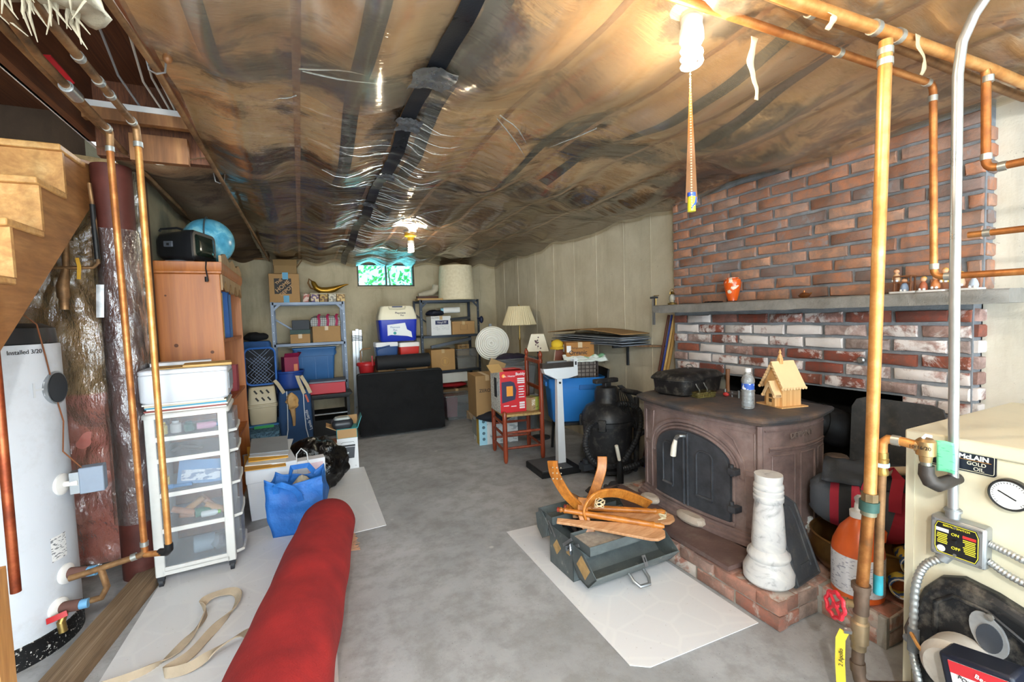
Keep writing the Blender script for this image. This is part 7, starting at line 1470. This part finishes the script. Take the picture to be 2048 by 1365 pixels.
T = carton('produce_box', 'brown printed produce box on top of the crate', 2.20, 2.46, 3.43, 3.65, .905, 1.045, CARD('#a3713c'), math.radians(-20)); text('Organic', .052, flat('#2c1c10'), T, (-.02, -.1115, .045), bold=.001); text('Refrigerated Care', .022, flat('#3a2616'), T, (.0, -.1115, .088)); obj('white_sticker', MB().box(-.1365, -.1352, -.05, .02, .05, .12), WHITE, T); obj('sticker', MB().box(-.125, -.085, -.1118, -.1105, .05, .11), WHITE, T)
simple('newspaper', 'crumpled white and green paper draped over the crate edge', 'paper', MB().grid(lambda u, w: (-.20+.40*u, -.10*w-.02, .02-.05*w+.03*noise.noise(Vector((u*6, w*5, 3)))), 24, 10), PRINT('paper_print', '#dfe6e0', '#8fc49a', 9, .6, (1, 1, 1)), (2.34, 3.46, .905), math.radians(-20), solid=.002)
T = thing('yellow_hat', 'yellow knitted hat left of the brown produce box', 'hat', (2.16, 3.62, .99)); obj('crown', MB().sph((0, 0, .03), (.06, .05, .05), 16, 10).rough(.01, 14), P('#d8b42c', .8, 0, .12, 9, .2), T); obj('brim', MB().lathe([(.065, -.01), (.07, .0), (.062, .012)], 18), P('#c9a52a', .8, 0, .12, 9, .2), T)
T = thing('picture_frame', 'brown framed picture leaning left of the crate', 'picture', (2.16, 3.62, .728), rot=(-.1, .15, -.3)); obj('picture', MB().box(-.05, .05, 0, .008, 0, .26), P('#7a3c24', .5, 0, .2, 8, .1), T); obj('frame', MB().tube([(-.052, -.002, 0), (.052, -.002, 0), (.052, -.002, .262), (-.052, -.002, .262), (-.052, -.002, 0)], .006, 5), P('#b8a890', .5, 0, .1, 8, .05), T)
# flat cardboard on the wall shelf
T = thing('wall_shelf', 'plain brown plank shelf under the flattened cardboard on the right wall', 'shelf', (2.55, 3.55, 1.02)); obj('plank', MB().prism([(.148, .85), (-.06, .75), (-.04, -.45), (.148, -.78)], -.012, .0), WOODM('plank_wood', ('#5f4632', '#8a6a4c', '#a3825e'), (9, .3, 9), .7), T)
for y in (-.3, .5): obj('bracket', MB().box(-.03, .148, y, y+.02, -.035, -.012).box(.13, .148, y, y+.02, -.2, -.012), DKGREY, T)
for i in range(6):
    c = ('#6c7480', '#8a94a0', '#5f6670', '#9aa2aa', '#7d858e', '#a07c50')[i]; z = 1.0205+i*.017; top = i == 5
    b = MB().grid(lambda u, w: (-.13+.30*u, -.55+1.08*w+(0 if not top else .1*(w-.5)), .004*math.sin(w*5+i)+(.045*(1-abs(2*w-1.15))*u*0 if not top else .03*math.sin(PI*w))), 6, 24)
    simple('flattened_carton', ('bottom grey flattened carton', 'second flattened carton from the bottom', 'third flattened carton, dark grey', 'fourth flattened carton, pale grey', 'grey flattened carton just below the brown sheet', 'bowed brown cardboard sheet on top')[i]+' on the wall shelf', 'cardboard', b, P(c, .7, 0, .25, 12, .3), (2.51+.006*(i % 2), 3.50+.02*(i % 3)+(.04 if top else 0), z+.004+(.012 if top else 0)), .015*(i % 3), 'flattened cartons on the wall shelf', solid=.006, smooth=60)
# scale
T = thing('physician_scale', 'white and black upright balance scale beside the vacuum', 'scale', (1.88, 3.23, 0), math.radians(-4))
SCW = P('#dadfe4', .35, .1, .05, 5, .03); SCB = P('#1b1c1f', .5, .1, .2, 8, .1)
obj('platform', MB().box(-.20, .15, -.16, .17, .0, .055), SCB, T, bev=.006)
t = NT('ribbed_rubber'); v = t.co(); wv = t.new('ShaderNodeTexWave'); wv.bands_direction = 'Y'; wv.inputs['Scale'].default_value = 28; t.l(v, wv.inputs['Vector']); RUB = t.set(t.ramp(wv.outputs['Fac'], [(.3, '#2a2b2e'), (.7, '#6a6c70')]), .6, 0, t.bump(wv.outputs['Fac'], .5, .004))
obj('tread_mat', MB().box(-.19, .08, -.15, .16, .055, .059), RUB, T)
obj('column', MB().frus(.055, .77, .035, .028, .024, .02, (.05, 0)), SCW, T); obj('beam_head', MB().prism([(-.10, .86), (.22, .86), (.22, .785), (.12, .765), (.02, .765), (-.09, .82)], -.03, .03, 'y'), SCW, T, bev=.004); obj('column_bolt', MB().cyl((.05, -.03, .735), (.05, -.018, .735), .009), BLACK, T)
obj('beam', MB().box(-.11, .18, -.028, .02, .865, .905), P('#4a4440', .35, .6, .15, 14, .05), T); obj('poise', MB().box(-.06, .12, -.02, .015, .905, .918), STEEL, T); obj('beam_end', MB().box(.18, .215, -.034, -.026, .85, .925).box(.18, .215, .02, .026, .85, .925), SCW, T); obj('beam_stop', MB().box(.19, .205, -.036, -.034, .875, .905), BLACK, T)
# shop vacuum
V = thing('shop_vacuum', 'black wet and dry vacuum with coiled hose beside the stove', 'vacuum', (2.235, 2.98, 0))
VM = P('#202124', .45, 0, .25, 7, .12, .25)
obj('tank', MB().lathe([(.16, .06), (.185, .07), (.20, .40), (.215, .405), (.215, .44), (.20, .445)], 40), VM, V); obj('motor_head', MB().lathe([(.21, .445), (.205, .49), (.17, .55), (.10, .58), (.10, .66), (.085, .70), (.0, .71)], 36), VM, V)
for a in (-2.4, -.8, .8, 2.4): obj('latch', MB().box(.195, .225, -.03, .03, .38, .47).rot(a), VM, V, bev=.005)
obj('base_dolly', MB().lathe([(.2, .04), (.22, .045), (.22, .07), (.19, .075)], 36), VM, V); obj('carry_handle', MB().box(-.12, .10, -.03, .03, .735, .77).box(-.03, .03, -.025, .025, .70, .74), VM, V, bev=.008)
for a in (-2.6, -.6, .7, 2.4):
    c = obj('caster', MB().cyl((.215*math.cos(a), .215*math.sin(a)-.008, .022), (.215*math.cos(a), .215*math.sin(a)+.008, .022), .022), DKGREY, V); obj('caster_post', MB().box(.215*math.cos(a)-.012, .215*math.cos(a)+.012, .215*math.sin(a)-.012, .215*math.sin(a)+.012, .035, .07), VM, c)
obj('accessory_tray', MB().box(-.30, -.20, -.09, -.02, .075, .125).cyl((-.25, -.055, .12), (-.25, -.055, .16), .028), DKGREY, V)
def hose(pts, r=.024):
    pts = smooth_pts([Vector(p) for p in pts], 14); return MB().tube(pts, [r*(1.0 if k % 2 else .88) for k in range(len(pts))], 12)
obj('hose', hose([(-.21, -.12, .46), (-.31, -.17, .42), (-.345, -.19, .30), (-.27, -.21, .17), (-.08, -.22, .13), (.06, -.21, .22), (.16, -.2, .36), (.19, -.17, .50), (.10, -.16, .57), (.0, -.14, .58)]), P('#26272a', .5, 0, .2, 14, .1), V, smooth=0)
obj('hose_tail', hose([(-.05, -.24, .10), (.10, -.26, .12), (.22, -.25, .18), (.27, -.22, .27), (.22, -.2, .34), (.15, -.2, .33)]), P('#2c2d30', .5, 0, .2, 14, .1), V, smooth=0)
b = MB()
for k in range(5): b.tube(smooth_pts([Vector(p) for p in ((.02+.01*k, -.13, .70), (.0+.02*k, -.17-.006*k, .58), (.06+.02*k, -.19, .44-.02*k), (.12+.012*k, -.18, .52), (.08+.01*k, -.13, .66), (.03+.01*k, -.10, .72))], 6), .0045, 5)
obj('power_cord', b, BLACK, V)
obj('wand', MB().cyl((.19, -.12, .05), (.17, -.16, .62), .022), VM, V); obj('floor_nozzle', MB().tube([(.04, -.15, .69), (.17, -.16, .655), (.29, -.18, .61)], [.018, .024, .020], 10), VM, V)

# ================================================================== TOOLBOX WITH WOODEN PIECES
TBX = thing('toolbox', 'worn dark green metal toolbox standing open on the white vinyl', 'toolbox', (1.13, 1.80, .0055), math.radians(1))
t = NT('chipped_green_paint'); v = t.co(); c = t.ramp(t.noise(v, 7, 7, .65), [(.3, '#4a5254'), (.7, '#6a7272')]); c = t.mix(t.ramp(t.noise(v, 16, 7, .75), [(.60, 0.0), (.68, .8)]), c, '#a5a298')
TG = t.set(c, .5, .2, t.bump(t.noise(v, 30, 4), .25, .004)); TAG = P('#b59462', .7, 0, .25, 30, .2)
L = .47
obj('box_body', MB().box(0, .003, 0, .215, 0, .20).box(L-.003, L, 0, .215, 0, .20).box(0, L, 0, .003, 0, .20).box(0, L, .212, .215, 0, .20).box(0, L, 0, .215, 0, .003), TG, TBX, smooth=0)
def halflid(sgn, nm):
    sec = [(0, .20), (-.015, .10), (-.06, .055), (-.135, .045), (-.20, .115), (-.195, .12), (-.13, .055), (-.062, .065), (-.02, .108), (-.005, .20)] if sgn < 0 else [(.215, .20), (.235, .13), (.28, .10), (.33, .14), (.345, .215), (.34, .215), (.325, .145), (.28, .11), (.24, .137), (.22, .20)]
    ends = [(p[0], p[1]) for p in (sec[:5])]
    o = obj(nm, MB().prism(sec, -.01 if sgn < 0 else 0, L+.02, 'x'), TG, TBX, smooth=0)
    for x in (-.01, L+.017): obj('lid_end', MB().prism(ends+([(-.10, .19)] if sgn < 0 else [(.28, .25)]), x, x+.003, 'x'), TG, o, smooth=0)
    return o
fl1 = halflid(-1, 'front_lid'); halflid(1, 'rear_lid')
obj('carry_handle', MB().tube([(.20, -.165, .07), (.20, -.20, .05), (.215, -.225, .035), (.27, -.228, .033), (.285, -.205, .048), (.285, -.17, .07)], .0085, 8), P('#8f9294', .4, .7, .2, 9, .1), fl1)
obj('hasp', MB().box(.265, .285, -.208, -.203, .10, .15).rot(-.5, 'X', (0, -.2, .1)), STEEL, fl1)
obj('hasp_slot', MB().box(.272, .278, -.2095, -.2085, .12, .14).rot(-.5, 'X', (0, -.2, .1)), flat('#15161a'), fl1)
def tray(y0, y1, z, nm):
    o = obj(nm, MB().box(.0, .42, y0, y1, z, z+.003).box(0, .42, y0, y0+.003, z, z+.045).box(0, .42, y1-.003, y1, z, z+.045).box(0, .003, y0, y1, z, z+.045).box(.417, .42, y0, y1, z, z+.045), TG, TBX, smooth=0)
    return o
tr = tray(-.14, .02, .19, 'upper_tray'); obj('tray_dust', MB().box(.005, .415, -.135, .015, .193, .222).rough(.006, 25), P('#a09a92', .9, 0, .3, 40, .5), tr)
tr = tray(.19, .33, .20, 'rear_tray')
for x in (-.004, ): 
    for pts in ([(x, .03, .16), (x, -.06, .21)], [(x, .08, .15), (x, .0, .215)], [(x, .19, .16), (x, .25, .22)], [(x, .15, .16), (x, .22, .22)]): obj('hinge_arm', MB().strip(pts, (0, 0, 1), .014, .0012), STEEL, TBX)
obj('end_tag', MB().box(-.0018, -.0005, .12, .17, .08, .14).rot(.7, 'X', (0, .145, .11)), TAG, TBX); obj('end_tag', MB().box(-.0018, -.0005, .025, .055, .12, .16), TAG, TBX); obj('lid_tag', MB().box(-.0118, -.0105, -.14, -.06, .09, .16).rot(.6, 'X', (0, -.1, .125)), TAG, fl1)
obj('silver_wrap', MB().tube([(-.012, .0, .145), (-.02, -.01, .17), (-.01, .0, .19), (-.02, .02, .175), (-.012, .03, .15)], .007, 6).rough(.004, 60), DUCT, TBX)
simple('black_cable', 'striped black cable and tools lying in the toolbox', 'tools', MB().tube([(0, -.10, 0), (.03, -.02, .03), (.05, .06, .03), (.04, .12, .0)], .010, 8).tube([(.03, -.10, .01), (.06, -.02, .035), (.08, .06, .03)], .009, 8), P('#2a2024', .5, 0, .3, 20, .1), (1.17, 1.90, .18)); simple('dark_tool', 'dark rounded tool poking out of the toolbox', 'tool', MB().sph((0, 0, 0), (.03, .045, .03), 14, 10), P('#2c3038', .4, .1, .2, 8, .05), (1.235, 1.95, .20))
# bent wooden arms
OAK = WOODM('honey_oak', ('#7a4416', '#b8712a', '#cf8c3e'), (2, 2, 9), .35, 9); OAKP = WOODM('pale_oak', ('#9a6a44', '#c08f66', '#cfa680'), (.8, 5, 5), .5, 9)
HUB = Vector((1.265, 1.89, .29))
T = thing('bentwood_legs', 'four curved honey coloured bentwood legs joined at a hub on the toolbox', 'chair base', HUB)
def arm(pts, up, w=.052):
    pts = smooth_pts([Vector(p)-HUB for p in pts], 10); return obj('curved_leg', MB().strip(pts, up, w, .0065), OAK, T, bev=.003, smooth=60)
arm([(1.10, 1.92, .575), (1.105, 1.915, .52), (1.135, 1.91, .45), (1.175, 1.905, .385), (1.225, 1.90, .33), (1.255, 1.885, .30)], (.6, -.75, .3))
arm([(1.452, 1.99, .52), (1.445, 1.985, .46), (1.41, 1.97, .40), (1.36, 1.945, .345), (1.30, 1.915, .30)], (.75, -.35, .1))
arm([(1.235, 1.86, .235), (1.235, 1.855, .31), (1.275, 1.85, .365), (1.34, 1.845, .385), (1.44, 1.84, .37), (1.54, 1.835, .325), (1.63, 1.825, .275)], (0, -.45, .9), .055)
arm([(1.262, 1.90, .36), (1.235, 1.865, .31), (1.232, 1.835, .26), (1.245, 1.81, .205), (1.275, 1.79, .14)], (.85, -.35, .1))
obj('hub_bolt', MB().cyl(Vector((1.205, 1.97, .37))-HUB, Vector((1.27, 1.90, .33))-HUB, .018), P('#6a4a30', .5, .2, .2, 9, .1), T)
b = MB()
for pz in range(3):
    for px_ in range(3): b.sph(Vector((1.094+.016*px_, 1.908-.012*px_, .545-.028*pz))-HUB, .004, 6, 5)
    for px_ in range(2): b.sph(Vector((1.248+.016*px_, 1.797-.006*px_, .215-.022*pz))-HUB, .004, 6, 5)
obj('rivets', b, P('#c9c0aa', .4, .6, .1, 9, .05), T)
def spindle(p0, p1, label):
    p0, p1 = Vector(p0), Vector(p1); T = thing('turned_spindle', label, 'spindle', p0); d = p1-p0; q = d.to_track_quat('Z', 'Y'); T.rotation_mode = 'QUATERNION'; T.rotation_quaternion = q; h = d.length
    obj('spindle_rod', MB().lathe([(.008, 0), (.014, .01), (.009, .02), (.015, .03), (.012, .045), (.016, h*.4), (.014, h-.09), (.011, h-.07), (.016, h-.05), (.011, h-.04), (.015, h-.02), (.008, h), (0, h)], 14), OAK, T); obj('red_tip', MB().lathe([(.0, -.012), (.012, -.008), (.013, 0), (.008, .004)], 12), P('#8a3020', .5, 0, .2, 9, .1), T)
spindle((1.135, 1.93, .315), (1.52, 1.60, .275), 'turned wooden spindle nearest the toolbox handle'); spindle((1.20, 1.97, .30), (1.66, 1.74, .262), 'turned wooden spindle nearest the stove')
def paddle(p0, p1, label, w=.085):
    p0, p1 = Vector(p0), Vector(p1); pts = [p0+(p1-p0)*k/16 for k in range(17)]; ws = [.03+.002*k for k in range(4)]+[.036+(w-.036)*((k-3)/11) for k in range(4, 15)]+[w*.9, w*.35]
    obj('wooden_paddle', MB().strip([p-p0 for p in pts], (.55, .8, .25), ws, .007), OAKP, label=label, cat='paddle', loc=p0, bev=.002)
paddle((1.105, 1.90, .275), (1.50, 1.575, .252), 'flat pale wooden paddle with rounded end nearest the toolbox handle', .10); paddle((1.22, 1.935, .265), (1.68, 1.70, .238), 'flat pale wooden paddle with rounded end nearest the stove', .09)
b = MB()
for k in range(5): b.tube(smooth_pts([Vector((.025*math.cos(a+k)+.002*k, .02*math.sin(a+k), .006*k+.008*math.sin(2*a))) for a in [2*PI*j/8 for j in range(9)]], 4), .0025, 5)
simple('cord_tangle', 'small tangle of pale cord under the long curved leg', 'cord', b, P('#cdbb98', .8, 0, .1, 9, .1), (1.31, 1.83, .335)); b = MB()
for k in range(4): b.tube(smooth_pts([Vector((.05*j/4+.01*math.sin(j+k), .012*math.cos(j*2+k)+.02*j/4, .01*k*.6+.006*math.sin(j))) for j in range(6)], 4), .0035, 5)
simple('cord_tie', 'pale cord tying the two spindle ends together', 'cord', b, P('#cdbb98', .8, 0, .1, 9, .1), (1.53, 1.64, .285))
